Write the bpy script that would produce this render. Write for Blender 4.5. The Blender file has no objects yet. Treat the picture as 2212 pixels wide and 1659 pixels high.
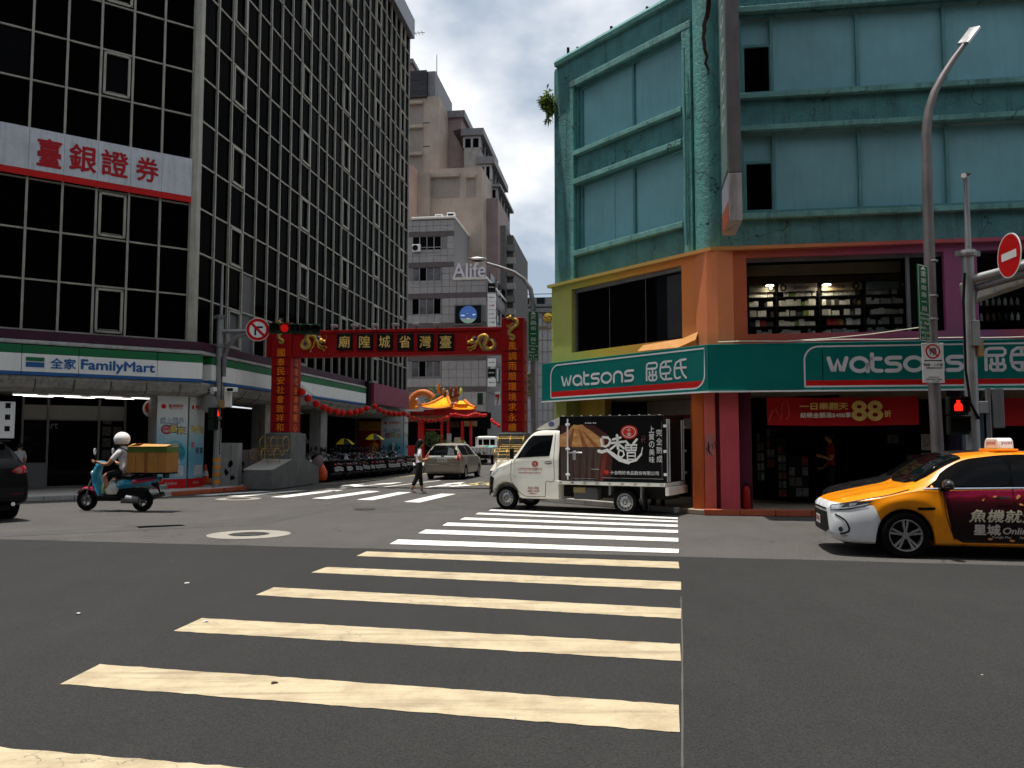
import bpy, bmesh, math, random
from mathutils import Vector, Matrix
from mathutils.bvhtree import BVHTree
random.seed(7)
SC = bpy.context.scene
COL = SC.collection
R = math.radians
# ---------------------------------------------------------------- camera
FPX, EYE = 1790.0, 1.6
PITCH = math.atan(125.5 / FPX)
cam_d = bpy.data.cameras.new('camera')
cam_d.sensor_width = 36.0
cam_d.lens = FPX / 2212 * 36.0
cam_d.clip_start = 0.1
cam_d.clip_end = 6000
cam = bpy.data.objects.new('camera', cam_d)
COL.objects.link(cam)
cam.location = (0, 0, EYE)
cam.rotation_euler = (R(90) + PITCH, 0, 0)
SC.camera = cam
# ---------------------------------------------------------------- sky and sun
SUN_AZ, SUN_EL = R(-80), R(83.5)
world = bpy.data.worlds.new('World')
SC.world = world
world.use_nodes = True
wn = world.node_tree
wn.nodes.clear()
def wnode(t, **kw):
 n = wn.nodes.new(t)
 for k_, v_ in kw.items():
  setattr(n, k_, v_)
 return n
w_out = wnode('ShaderNodeOutputWorld')
w_bg = wnode('ShaderNodeBackground')
w_bg.inputs['Strength'].default_value = 0.098
w_sky = wnode('ShaderNodeTexSky', sky_type='NISHITA', sun_disc=False)
w_sky.sun_elevation = SUN_EL
w_sky.sun_rotation = SUN_AZ
w_sky.air_density = 1.0
w_sky.dust_density = 2.0
w_sky.ozone_density = 1.0
w_tc = wnode('ShaderNodeTexCoord')
w_map = wnode('ShaderNodeMapping')
w_map.inputs['Scale'].default_value = (1.0, 1.0, 1.7)
w_map.inputs['Location'].default_value = (0.9, 0.45, 0.2)
w_n1 = wnode('ShaderNodeTexNoise')
w_n1.inputs['Scale'].default_value = 4.2
w_n1.inputs['Detail'].default_value = 9
w_n1.inputs['Roughness'].default_value = 0.52
w_n1.inputs['Distortion'].default_value = 0.25
w_r1 = wnode('ShaderNodeValToRGB')
w_r1.color_ramp.elements[0].position = 0.30
w_r1.color_ramp.elements[0].color = (0.74, 0.74, 0.74, 1)
w_r1.color_ramp.elements[1].position = 0.66
w_r1.color_ramp.elements[1].color = (1, 1, 1, 1)
w_n2 = wnode('ShaderNodeTexNoise')
w_n2.inputs['Scale'].default_value = 4.6
w_n2.inputs['Detail'].default_value = 7
w_r2 = wnode('ShaderNodeValToRGB')
w_r2.color_ramp.elements[0].position = 0.40
w_r2.color_ramp.elements[0].color = (3.9, 4.7, 5.7, 1)
w_r2.color_ramp.elements[1].position = 0.64
w_r2.color_ramp.elements[1].color = (10.2, 10.3, 10.5, 1)
w_mix = wnode('ShaderNodeMixRGB')
L = wn.links.new
L(w_tc.outputs['Generated'], w_map.inputs['Vector'])
L(w_map.outputs['Vector'], w_n1.inputs['Vector'])
L(w_map.outputs['Vector'], w_n2.inputs['Vector'])
L(w_n1.outputs['Fac'], w_r1.inputs['Fac'])
L(w_n2.outputs['Fac'], w_r2.inputs['Fac'])
L(w_r1.outputs['Color'], w_mix.inputs['Fac'])
L(w_sky.outputs['Color'], w_mix.inputs['Color1'])
L(w_r2.outputs['Color'], w_mix.inputs['Color2'])
L(w_mix.outputs['Color'], w_bg.inputs['Color'])
L(w_bg.outputs['Background'], w_out.inputs['Surface'])
sun_d = bpy.data.lights.new('sun', 'SUN')
sun_d.energy = 5.0
sun_d.angle = R(0.53)
sun_d.color = (1.0, 0.95, 0.87)
sun = bpy.data.objects.new('sun', sun_d)
COL.objects.link(sun)
sv = Vector((math.sin(SUN_AZ) * math.cos(SUN_EL), math.cos(SUN_AZ) * math.cos(SUN_EL), math.sin(SUN_EL)))
sun.rotation_euler = sv.to_track_quat('Z', 'Y').to_euler()
sun.location = sv * 60
vs = SC.view_settings
vs.view_transform = 'Standard'
vs.look = 'None'
vs.exposure = 0.22
vs.gamma = 1.0
vs.use_curve_mapping = False
SC.cycles.use_denoising = True
SC.cycles.use_adaptive_sampling = True
SC.cycles.adaptive_threshold = 0.03
SC.cycles.max_bounces = 6
SC.cycles.diffuse_bounces = 3
SC.cycles.glossy_bounces = 3
SC.cycles.transmission_bounces = 4
SC.cycles.transparent_max_bounces = 8
SC.cycles.caustics_reflective = False
SC.cycles.caustics_refractive = False
# ---------------------------------------------------------------- measuring helpers (survey of the place)
_c, _s = math.cos(PITCH), math.sin(PITCH)
def ray(x, y):
 a, b = (x - 1106) / FPX, (829.5 - y) / FPX
 return Vector((a, _c - b * _s, _s + b * _c))
def G(x, y, z=0.0):
 d = ray(x, y)
 t = (z - EYE) / d.z
 return Vector((d.x * t, d.y * t, z))
def PW(x, y, w):
 d = ray(x, y)
 t = w / d.y
 return Vector((d.x * t, w, EYE + d.z * t))
class Facade:
 """vertical plane: x runs along it, y into the building, z up"""
 def __init__(self, ox, oy, deg, oz=0.0):
  a = R(deg)
  self.d = Vector((math.sin(a), math.cos(a), 0))
  self.n = Vector((-self.d.y, self.d.x, 0))
  self.o = Vector((ox, oy, oz))
  self.rz = math.atan2(self.d.y, self.d.x)
  self.M = Matrix.Translation(self.o) @ Matrix.Rotation(self.rz, 4, 'Z')
 def uv(self, x, y, off=0.0):
  d = ray(x, y)
  o = self.o + self.n * off
  t = o.dot(self.n) / d.dot(self.n)
  p = Vector((d.x * t, d.y * t, EYE + d.z * t)) - self.o
  return p.dot(self.d), p.z
 def pt(self, s, y, z):
  return self.M @ Vector((s, y, z))
# ---------------------------------------------------------------- mesh builder
class MB:
 def __init__(self):
  self.v, self.f, self.m = [], [], []
  self.mi = 0
 def add(self, vs_, fs_):
  b = len(self.v)
  self.v.extend([tuple(p) for p in vs_])
  for f_ in fs_:
   self.f.append(tuple(b + i for i in f_))
   self.m.append(self.mi)
  return self
 def box(self, x0, x1, y0, y1, z0, z1):
  return self.add([(x0, y0, z0), (x1, y0, z0), (x1, y1, z0), (x0, y1, z0), (x0, y0, z1), (x1, y0, z1), (x1, y1, z1), (x0, y1, z1)],
      [(0, 3, 2, 1), (4, 5, 6, 7), (0, 1, 5, 4), (1, 2, 6, 5), (2, 3, 7, 6), (3, 0, 4, 7)])
 def obox(self, M, sx, sy, sz):
  c = [M @ Vector((a * sx / 2, b * sy / 2, c_ * sz / 2)) for c_ in (-1, 1) for a, b in ((-1, -1), (1, -1), (1, 1), (-1, 1))]
  return self.add(c, [(0, 3, 2, 1), (4, 5, 6, 7), (0, 1, 5, 4), (1, 2, 6, 5), (2, 3, 7, 6), (3, 0, 4, 7)])
 def quad(self, a, b, c, d):
  return self.add([a, b, c, d], [(0, 1, 2, 3)])
 def prism(self, poly, axis, a, b):
  """poly: 2D outline, extruded along axis from a to b. axis 'y': poly is (x,z); 'x': (y,z); 'z': (x,y)"""
  def P(p, t):
   return {'y': (p[0], t, p[1]), 'x': (t, p[0], p[1]), 'z': (p[0], p[1], t)}[axis]
  n = len(poly)
  vs_ = [P(p, a) for p in poly] + [P(p, b) for p in poly]
  fs_ = [tuple(range(n))[::-1], tuple(range(n, 2 * n))]
  fs_ += [(i, (i + 1) % n, n + (i + 1) % n, n + i) for i in range(n)]
  return self.add(vs_, fs_)
 def tube(self, path, r, n=8, caps=True):
  path = [Vector(p) for p in path]
  rs = r if isinstance(r, (list, tuple)) else [r] * len(path)
  vs_, fs_ = [], []
  prev = None
  for i, p in enumerate(path):
   t = (path[min(i + 1, len(path) - 1)] - path[max(i - 1, 0)])
   t = t.normalized() if t.length > 1e-9 else Vector((0, 0, 1))
   if prev is None:
    u = t.orthogonal().normalized()
   else:
    u = (prev - t * prev.dot(t))
    u = u.normalized() if u.length > 1e-6 else t.orthogonal().normalized()
   prev = u
   w = t.cross(u)
   for j in range(n):
    a = 2 * math.pi * j / n
    vs_.append(p + (u * math.cos(a) + w * math.sin(a)) * rs[i])
  for i in range(len(path) - 1):
   for j in range(n):
    fs_.append((i * n + j, i * n + (j + 1) % n, (i + 1) * n + (j + 1) % n, (i + 1) * n + j))
  if caps:
   fs_.append(tuple(range(n))[::-1])
   fs_.append(tuple(range((len(path) - 1) * n, len(path) * n)))
  return self.add(vs_, fs_)
 def cyl(self, p0, p1, r0, r1=None, n=16):
  return self.tube([p0, p1], [r0, r0 if r1 is None else r1], n)
 def lathe(self, prof, n=24, M=None, closed=False):
  """prof: (radius, height) pairs turned about local z"""
  M = M or Matrix()
  vs_, fs_ = [], []
  for r_, z_ in prof:
   for j in range(n):
    a = 2 * math.pi * j / n
    vs_.append(M @ Vector((r_ * math.cos(a), r_ * math.sin(a), z_)))
  k = len(prof)
  for i in range(k if closed else k - 1):
   i2 = (i + 1) % k
   for j in range(n):
    fs_.append((i * n + j, i * n + (j + 1) % n, i2 * n + (j + 1) % n, i2 * n + j))
  if not closed:
   fs_.append(tuple(range(n))[::-1])
   fs_.append(tuple(range((k - 1) * n, k * n)))
  return self.add(vs_, fs_)
 def sphere(self, c, r, n=14, m=9, sc=(1, 1, 1)):
  prof = [(max(1e-4, math.sin(math.pi * i / m)) * r, -math.cos(math.pi * i / m) * r) for i in range(m + 1)]
  return self.lathe(prof, n, Matrix.Translation(c) @ Matrix.Diagonal((*sc, 1)))
 def loft(self, rings, close=True, cap=True):
  n = len(rings[0])
  vs_ = [p for r_ in rings for p in r_]
  fs_ = []
  for i in range(len(rings) - 1):
   for j in range(n if close else n - 1):
    fs_.append((i * n + j, i * n + (j + 1) % n, (i + 1) * n + (j + 1) % n, (i + 1) * n + j))
  if cap:
   fs_.append(tuple(range(n))[::-1])
   fs_.append(tuple(range((len(rings) - 1) * n, len(rings) * n)))
  return self.add(vs_, fs_)
 def mesh(self, name, smooth=None):
  me = bpy.data.meshes.new(name)
  me.from_pydata(self.v, [], self.f)
  if any(self.m):
   me.polygons.foreach_set('material_index', self.m)
  if smooth is not None:
   me.polygons.foreach_set('use_smooth', [True] * len(me.polygons))
   me.set_sharp_from_angle(angle=R(smooth))
  me.update()
  return me
WM = {}
def place(o, M, parent=None):
 COL.objects.link(o)
 WM[o] = M
 if parent is not None:
  o.parent = parent
  M = WM[parent].inverted() @ M
 o.matrix_basis = M
 return o
def tag(o, label=None, cat=None, group=None, kind=None):
 if label: o['label'] = label
 if cat: o['category'] = cat
 if group: o['group'] = group
 if kind: o['kind'] = kind
 return o
def thing(name, label, cat, M, group=None):
 o = bpy.data.objects.new(name, None)
 o.empty_display_size = 0.1
 place(o, M)
 return tag(o, label, cat, group)
def obj(name, mb, mats, parent=None, M=None, smooth=None, bevel=0, seg=2, kind=None, label=None):
 """one mesh object; vertices are in the frame M (the parent's frame when M is None)"""
 me = mb if isinstance(mb, bpy.types.Mesh) else mb.mesh(name, smooth)
 for m_ in (mats if isinstance(mats, (list, tuple)) else [mats]):
  me.materials.append(m_)
 o = bpy.data.objects.new(name, me)
 if M is None:
  M = WM[parent] if parent is not None else Matrix()
 place(o, M, parent)
 if bevel:
  b = o.modifiers.new('bevel', 'BEVEL')
  b.width = bevel
  b.segments = seg
  b.limit_method = 'ANGLE'
  b.angle_limit = R(40)
 return tag(o, label=label, kind=kind)
def inst(name, me, parent, M, label=None):
 """another object on the same mesh data"""
 o = bpy.data.objects.new(name, me)
 place(o, M, parent)
 return tag(o, label=label)
def copy_tree(o, M, parent=None, label=None):
 c = o.copy()
 COL.objects.link(c)
 WM[c] = M
 if parent is not None:
  c.parent = parent
 else:
  c.matrix_basis = M
 if label: c['label'] = label
 for ch in list(o.children):
  copy_tree(ch, M @ WM[o].inverted() @ WM[ch], c)
 return c
def solo(name, mb, mats, label, cat, M=None, group=None, smooth=None, bevel=0):
 """a thing that is one mesh; the origin is moved to its base"""
 vs_ = [Vector(p) for p in mb.v]
 M = M or Matrix()
 lo = [min(p[i] for p in vs_) for i in range(3)]
 hi = [max(p[i] for p in vs_) for i in range(3)]
 c = Vector(((lo[0] + hi[0]) / 2, (lo[1] + hi[1]) / 2, lo[2]))
 mb.v = [tuple(p - c) for p in vs_]
 o = obj(name, mb, mats, None, M @ Matrix.Translation(c), smooth, bevel)
 return tag(o, label, cat, group)
def T3(x, y, z): return Matrix.Translation((x, y, z))
def RZ(a): return Matrix.Rotation(a, 4, 'Z')
def RX(a): return Matrix.Rotation(a, 4, 'X')
def RY(a): return Matrix.Rotation(a, 4, 'Y')
# ---------------------------------------------------------------- lettering
_txt = {}
def glyphs(s, bold=0.0, ext=0.0, spacing=1.0, shear=0.0):
 key = (s, bold, ext, spacing, shear)
 if key not in _txt:
  cu = bpy.data.curves.new('lettering', 'FONT')
  cu.body = s
  cu.size = 1.0
  cu.offset = bold
  cu.extrude = ext
  cu.space_character = spacing
  cu.shear = shear
  cu.resolution_u = 4
  o = bpy.data.objects.new('lettering', cu)
  me = bpy.data.meshes.new_from_object(o)
  bpy.data.objects.remove(o)
  vs_ = [v.co.copy() for v in me.vertices]
  fs_ = [tuple(p.vertices) for p in me.polygons]
  bpy.data.meshes.remove(me)
  if not vs_:
   vs_, fs_ = [Vector((0, 0, 0)), Vector((1, 0, 0)), Vector((1, 1, 0)), Vector((0, 1, 0))], [(0, 1, 2, 3)]
  _txt[key] = (vs_, fs_)
 return _txt[key]
def text_mb(s, w, h, bold=0.0, depth=0.01, spacing=1.0, shear=0.0, mb=None, cx=0.0, cz=0.0, y=0.0):
 """letters in the xz plane facing -y, filling exactly w by h, centred on cx, cz"""
 vs_, fs_ = glyphs(s, 0.0, 0.0, spacing, shear)
 x0, x1 = min(v.x for v in vs_), max(v.x for v in vs_)
 y0, y1 = min(v.y for v in vs_), max(v.y for v in vs_)
 if w is None: w = h * (x1 - x0) / max(1e-6, y1 - y0)
 kx, ky = w / max(1e-6, x1 - x0), h / max(1e-6, y1 - y0)
 mb = mb or MB()
 o_ = bold * 1.1
 for q, (dx, dz) in enumerate(((0, 0), (-o_ * kx, 0), (o_ * kx, 0), (0, -o_ * ky), (0, o_ * ky)) if bold else ((0, 0),)):
  mb.add([(cx + dx + (v.x - (x0 + x1) / 2) * kx, y - depth - q * .0005, cz + dz + (v.y - (y0 + y1) / 2) * ky) for v in vs_], fs_)
 if depth > 0.012:
  cnt = {}
  for f_ in fs_:
   for i in range(len(f_)):
    e = (f_[i], f_[(i + 1) % len(f_)])
    cnt[tuple(sorted(e))] = cnt.get(tuple(sorted(e)), []) + [e]
  P = lambda i, d: (cx + (vs_[i].x - (x0 + x1) / 2) * kx, y - d, cz + (vs_[i].y - (y0 + y1) / 2) * ky)
  for es in cnt.values():
   if len(es) == 1:
    a, b = es[0]
    mb.quad(P(b, depth), P(a, depth), P(a, 0), P(b, 0))
 return mb
def vtext_mb(s, w, h, x, ztop, pitch, bold=0.0, depth=0.01, y=0.0, mb=None):
 """characters stacked downwards"""
 mb = mb or MB()
 for i, ch in enumerate(s):
  if ch in '一－-':
   text_mb(ch, w, h * 0.14, bold, depth, mb=mb, cx=x, cz=ztop - pitch * (i + .5), y=y)
  else:
   text_mb(ch, w, h, bold, depth, mb=mb, cx=x, cz=ztop - pitch * (i + .5), y=y)
 return mb
# ---------------------------------------------------------------- materials
MATS = {}
def _new(name):
 m = bpy.data.materials.new(name)
 m.use_nodes = True
 nt = m.node_tree
 nt.nodes.clear()
 out = nt.nodes.new('ShaderNodeOutputMaterial')
 b = nt.nodes.new('ShaderNodeBsdfPrincipled')
 nt.links.new(b.outputs[0], out.inputs[0])
 return m, nt, b
def _n(nt, t, **kw):
 n = nt.nodes.new(t)
 for k_, v_ in kw.items():
  if k_ in n.inputs.keys() if isinstance(k_, str) else False:
   n.inputs[k_].default_value = v_
  else:
   setattr(n, k_, v_)
 return n
def _noise(nt, vec, scale, detail=4, rough=.55):
 n = nt.nodes.new('ShaderNodeTexNoise')
 n.inputs['Scale'].default_value = scale
 n.inputs['Detail'].default_value = detail
 n.inputs['Roughness'].default_value = rough
 nt.links.new(vec, n.inputs['Vector'])
 return n.outputs['Fac']
def _ramp(nt, fac, stops):
 r = nt.nodes.new('ShaderNodeValToRGB')
 el = r.color_ramp.elements
 while len(el) < len(stops): el.new(0.5)
 for e, (p, c) in zip(el, stops):
  e.position = p
  e.color = c if len(c) == 4 else (*c, 1)
 nt.links.new(fac, r.inputs['Fac'])
 return r.outputs['Color']
def _mix(nt, fac, a, b, mode='MIX'):
 m = nt.nodes.new('ShaderNodeMixRGB')
 m.blend_type = mode
 for i, x in (('Fac', fac), ('Color1', a), ('Color2', b)):
  if isinstance(x, (int, float)): m.inputs[i].default_value = x
  elif isinstance(x, (tuple, list)): m.inputs[i].default_value = (*x[:3], 1)
  else: nt.links.new(x, m.inputs[i])
 return m.outputs['Color']
def _math(nt, op, a, b=None):
 m = nt.nodes.new('ShaderNodeMath')
 m.operation = op
 for i, x in enumerate((a, b)):
  if x is None: continue
  if isinstance(x, (int, float)): m.inputs[i].default_value = x
  else: nt.links.new(x, m.inputs[i])
 return m.outputs[0]
def _coord(nt, kind='Object', scale=(1, 1, 1)):
 if kind == 'World':
  v = nt.nodes.new('ShaderNodeNewGeometry').outputs['Position']
 else:
  v = nt.nodes.new('ShaderNodeTexCoord').outputs[kind]
 if scale != (1, 1, 1):
  mp = nt.nodes.new('ShaderNodeMapping')
  mp.inputs['Scale'].default_value = scale
  nt.links.new(v, mp.inputs['Vector'])
  v = mp.outputs['Vector']
 return v
def _bump(nt, b, h, strength, dist=.02):
 bp = nt.nodes.new('ShaderNodeBump')
 bp.inputs['Strength'].default_value = strength
 bp.inputs['Distance'].default_value = dist
 nt.links.new(h, bp.inputs['Height'])
 nt.links.new(bp.outputs[0], b.inputs['Normal'])
def mat(name, col, rough=.5, metal=0., spec=.18, var=.12, vs_=2.5, bump=0., bs=40., coat=0., emit=0., ecol=None, dirt=0., coord='Object', aniso=(1, 1, 1), rvar=.08):
 """general painted / metal / plastic surface with uneven tone, grain and dirt streaks"""
 if name in MATS: return MATS[name]
 m, nt, b = _new(name)
 v = _coord(nt, coord, aniso)
 n1 = _noise(nt, v, vs_, 5, .6)
 lo = tuple(c * (1 - var) for c in col)
 hi = tuple(min(1, c * (1 + var * .6)) for c in col)
 c = _ramp(nt, n1, [(.3, lo), (.7, hi)])
 if dirt:
  n2 = _noise(nt, _coord(nt, coord, (6, 6, .5)), 1.6, 6, .65)
  d = _ramp(nt, n2, [(.48, (0, 0, 0)), (.72, (1, 1, 1))])
  c = _mix(nt, _math(nt, 'MULTIPLY', d, dirt), c, tuple(x * .28 + .008 for x in col))
 nt.links.new(c, b.inputs['Base Color'])
 b.inputs['Metallic'].default_value = metal
 b.inputs['Specular IOR Level'].default_value = spec
 rr = _ramp(nt, n1, [(.3, (max(.02, rough - rvar),) * 3), (.7, (min(1, rough + rvar),) * 3)])
 nt.links.new(rr, b.inputs['Roughness'])
 if coat: 
  b.inputs['Coat Weight'].default_value = coat
  b.inputs['Coat Roughness'].default_value = .04
 if emit:
  b.inputs['Emission Color'].default_value = (*(ecol or col), 1)
  b.inputs['Emission Strength'].default_value = emit
 if bump:
  _bump(nt, b, _noise(nt, v, bs, 4, .6), bump)
 MATS[name] = m
 return m
def glass(name, col=(.004, .005, .006), rough=.04, ior=1.25, var=0.0, vary=True):
 """dark tinted pane seen from the bright street"""
 if name in MATS: return MATS[name]
 m, nt, b = _new(name)
 b.inputs['Base Color'].default_value = (*col, 1)
 b.inputs['IOR'].default_value = ior
 oi = nt.nodes.new('ShaderNodeObjectInfo')
 if vary: nt.links.new(_ramp(nt, oi.outputs['Random'], [(.0, col), (.62, col), (.86, tuple(x * 2 for x in col)), (1., tuple(x * 4 + .001 for x in col))]), b.inputs['Base Color'])
 n = _noise(nt, _coord(nt, 'World', (1, 1, .6)), 1.1, 3)
 nt.links.new(_ramp(nt, n, [(.35, (rough * .6,) * 3), (.7, (rough * 1.6,) * 3)]), b.inputs['Roughness'])
 if var:
  _bump(nt, b, _noise(nt, _coord(nt, 'World'), .8, 2), var, .05)
 MATS[name] = m
 return m
def clear_glass(name):
 if name in MATS: return MATS[name]
 m = bpy.data.materials.new(name)
 m.use_nodes = True
 nt = m.node_tree
 nt.nodes.clear()
 out = nt.nodes.new('ShaderNodeOutputMaterial')
 mx = nt.nodes.new('ShaderNodeMixShader')
 tr = nt.nodes.new('ShaderNodeBsdfTransparent')
 tr.inputs['Color'].default_value = (.8, .83, .82, 1)
 gl = nt.nodes.new('ShaderNodeBsdfGlossy')
 gl.inputs['Roughness'].default_value = .02
 fr = nt.nodes.new('ShaderNodeFresnel')
 fr.inputs['IOR'].default_value = 1.18
 nt.links.new(fr.outputs[0], mx.inputs[0])
 nt.links.new(tr.outputs[0], mx.inputs[1])
 nt.links.new(gl.outputs[0], mx.inputs[2])
 nt.links.new(mx.outputs[0], out.inputs[0])
 MATS[name] = m
 return m
def asphalt(name, c0, c1, grain=95., rough=.85, seed=0., specks=True):
 m, nt, b = _new(name)
 v = _coord(nt, 'World')
 g = _noise(nt, v, grain, 3, .7)
 big = _noise(nt, v, .35, 5, .6)
 mid = _noise(nt, _coord(nt, 'World', (1, .35, 1)), 2.2, 5, .65)
 c = _mix(nt, _ramp(nt, g, [(.35, (0, 0, 0)), (.68, (1, 1, 1))]), c0, c1)
 c = _mix(nt, .55, c, _ramp(nt, big, [(.3, (.42, .42, .42)), (.7, (.62, .62, .62))]), 'OVERLAY')
 c = _mix(nt, .45, c, _ramp(nt, mid, [(.3, (.40, .40, .40)), (.7, (.60, .60, .60))]), 'OVERLAY')
 cr = nt.nodes.new('ShaderNodeTexVoronoi')
 cr.feature = 'DISTANCE_TO_EDGE'
 cr.inputs['Scale'].default_value = .33
 wv = nt.nodes.new('ShaderNodeVectorMath')
 wv.operation = 'ADD'
 nz = nt.nodes.new('ShaderNodeTexNoise')
 nz.inputs['Scale'].default_value = 1.6
 nz.inputs['Detail'].default_value = 6
 nt.links.new(v, nz.inputs['Vector'])
 nt.links.new(v, wv.inputs[0])
 nt.links.new(nz.outputs['Color'], wv.inputs[1])
 nt.links.new(wv.outputs[0], cr.inputs['Vector'])
 ln = _math(nt, 'MULTIPLY', _math(nt, 'LESS_THAN', cr.outputs['Distance'], .0045), _math(nt, 'GREATER_THAN', _noise(nt, v, .25, 2), .52))
 c = _mix(nt, _math(nt, 'MULTIPLY', ln, .6), c, (.02, .019, .018))
 oil = _ramp(nt, _noise(nt, v, .9, 3, .5), [(.60, (0, 0, 0)), (.78, (1, 1, 1))])
 c = _mix(nt, _math(nt, 'MULTIPLY', oil, .38), c, (.016, .0155, .015))
 if specks:
  vo = nt.nodes.new('ShaderNodeTexVoronoi')
  vo.inputs['Scale'].default_value = 3.2
  vo.inputs['Randomness'].default_value = 1
  nt.links.new(v, vo.inputs['Vector'])
  sp = _math(nt, 'LESS_THAN', vo.outputs['Distance'], .028)
  gate = _math(nt, 'GREATER_THAN', _noise(nt, v, 1.3, 2), .60)
  c = _mix(nt, _math(nt, 'MULTIPLY', sp, gate), c, (.42, .40, .34))
 nt.links.new(c, b.inputs['Base Color'])
 b.inputs['Roughness'].default_value = rough
 b.inputs['Specular IOR Level'].default_value = .25
 _bump(nt, b, g, .55, .012)
 MATS[name] = m
 return m
def road_paint(name, col, wear=.35, dirtcol=(.30, .24, .15), crack=0.):
 m, nt, b = _new(name)
 v = _coord(nt, 'World')
 blot = _noise(nt, _coord(nt, 'World', (1, 1.0, 1)), 3.0, 8, .68)
 strk = _noise(nt, _coord(nt, 'World', (.5, 7, 1)), 1.5, 5, .6)
 fac = _math(nt, 'MULTIPLY', _ramp(nt, blot, [(.42, (0, 0, 0)), (.75, (1, 1, 1))]), wear)
 c = _mix(nt, fac, col, dirtcol)
 c = _mix(nt, _math(nt, 'MULTIPLY', _ramp(nt, strk, [(.5, (0, 0, 0)), (.75, (1, 1, 1))]), wear * .8), c, tuple(x * .55 for x in dirtcol))
 chip = _ramp(nt, _noise(nt, v, 16, 8, .72), [(.655, (0, 0, 0)), (.68, (1, 1, 1))])
 c = _mix(nt, _math(nt, 'MULTIPLY', chip, _math(nt, 'MULTIPLY', _ramp(nt, _noise(nt, v, 1.1, 3), [(.42, (0, 0, 0)), (.62, (1, 1, 1))]), .85)), c, (.07, .062, .052))
 fine = _noise(nt, v, 70, 4, .7)
 c = _mix(nt, _math(nt, 'MULTIPLY', _ramp(nt, fine, [(.56, (0, 0, 0)), (.72, (1, 1, 1))]), .45 * wear + .08), c, tuple(x * .5 for x in dirtcol))
 if crack:
  vo = nt.nodes.new('ShaderNodeTexVoronoi')
  vo.feature = 'DISTANCE_TO_EDGE'
  vo.inputs['Scale'].default_value = 2.2
  wv = nt.nodes.new('ShaderNodeVectorMath')
  wv.operation = 'ADD'
  nt.links.new(v, wv.inputs[0])
  nz = nt.nodes.new('ShaderNodeTexNoise')
  nz.inputs['Scale'].default_value = 3.
  nz.inputs['Detail'].default_value = 4
  nt.links.new(v, nz.inputs['Vector'])
  nt.links.new(nz.outputs['Color'], wv.inputs[1])
  nt.links.new(wv.outputs[0], vo.inputs['Vector'])
  line = _math(nt, 'LESS_THAN', vo.outputs['Distance'], .012)
  gate = _math(nt, 'GREATER_THAN', _noise(nt, v, .8, 3), .56)
  c = _mix(nt, _math(nt, 'MULTIPLY', _math(nt, 'MULTIPLY', line, gate), crack), c, (.06, .055, .05))
 nt.links.new(c, b.inputs['Base Color'])
 b.inputs['Roughness'].default_value = .7
 _bump(nt, b, fine, .3, .008)
 MATS[name] = m
 return m
def plaster(name, col, rough=.7, bs=26., bump=1.0, stain=.85, crack=True, spec=.35):
 """old painted render: mottled tone, mould streaks, hairline cracks"""
 m, nt, b = _new(name)
 v = _coord(nt, 'World')
 n1 = _noise(nt, v, 1.6, 7, .65)
 c = _ramp(nt, n1, [(.25, tuple(x * .62 for x in col)), (.5, col), (.8, tuple(min(1, x * 1.3 + .01) for x in col))])
 sp = _noise(nt, v, 9, 6, .7)
 c = _mix(nt, _math(nt, 'MULTIPLY', _ramp(nt, sp, [(.55, (0, 0, 0)), (.7, (1, 1, 1))]), stain * .55), c, tuple(x * .35 for x in col))
 st = _noise(nt, _coord(nt, 'World', (5, 5, .35)), 1.1, 7, .7)
 c = _mix(nt, _math(nt, 'MULTIPLY', _ramp(nt, st, [(.52, (0, 0, 0)), (.78, (1, 1, 1))]), stain), c, (.018, .028, .026))
 if crack:
  vo = nt.nodes.new('ShaderNodeTexVoronoi')
  vo.feature = 'DISTANCE_TO_EDGE'
  vo.inputs['Scale'].default_value = .55
  nz = nt.nodes.new('ShaderNodeTexNoise')
  nz.inputs['Scale'].default_value = 2.4
  nz.inputs['Detail'].default_value = 5
  nt.links.new(v, nz.inputs['Vector'])
  wv = nt.nodes.new('ShaderNodeVectorMath')
  wv.operation = 'ADD'
  nt.links.new(v, wv.inputs[0])
  nt.links.new(nz.outputs['Color'], wv.inputs[1])
  nt.links.new(wv.outputs[0], vo.inputs['Vector'])
  line = _math(nt, 'LESS_THAN', vo.outputs['Distance'], .006)
  gate = _math(nt, 'GREATER_THAN', _noise(nt, v, .9, 2), .5)
  c = _mix(nt, _math(nt, 'MULTIPLY', _math(nt, 'MULTIPLY', line, gate), .8), c, (.01, .015, .015))
 nt.links.new(c, b.inputs['Base Color'])
 b.inputs['Roughness'].default_value = rough
 b.inputs['Specular IOR Level'].default_value = spec
 _bump(nt, b, _noise(nt, v, bs, 5, .65), bump, .03)
 MATS[name] = m
 return m
def gradient_band(name, stops, axis=0, length=1., start=0., rough=.55):
 """paint that changes hue along the wall"""
 m, nt, b = _new(name)
 v = _coord(nt, 'Object')
 sp = nt.nodes.new('ShaderNodeSeparateXYZ')
 nt.links.new(v, sp.inputs[0])
 t = _math(nt, 'DIVIDE', _math(nt, 'SUBTRACT', sp.outputs[axis], start), length)
 c = _ramp(nt, t, stops)
 n1 = _noise(nt, v, 3., 5, .6)
 c = _mix(nt, .3, c, _ramp(nt, n1, [(.3, (.40, .40, .40)), (.7, (.58, .58, .58))]), 'OVERLAY')
 nt.links.new(c, b.inputs['Base Color'])
 b.inputs['Roughness'].default_value = rough
 b.inputs['Specular IOR Level'].default_value = .3
 _bump(nt, b, _noise(nt, v, 6, 3), .12, .02)
 MATS[name] = m
 return m
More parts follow.
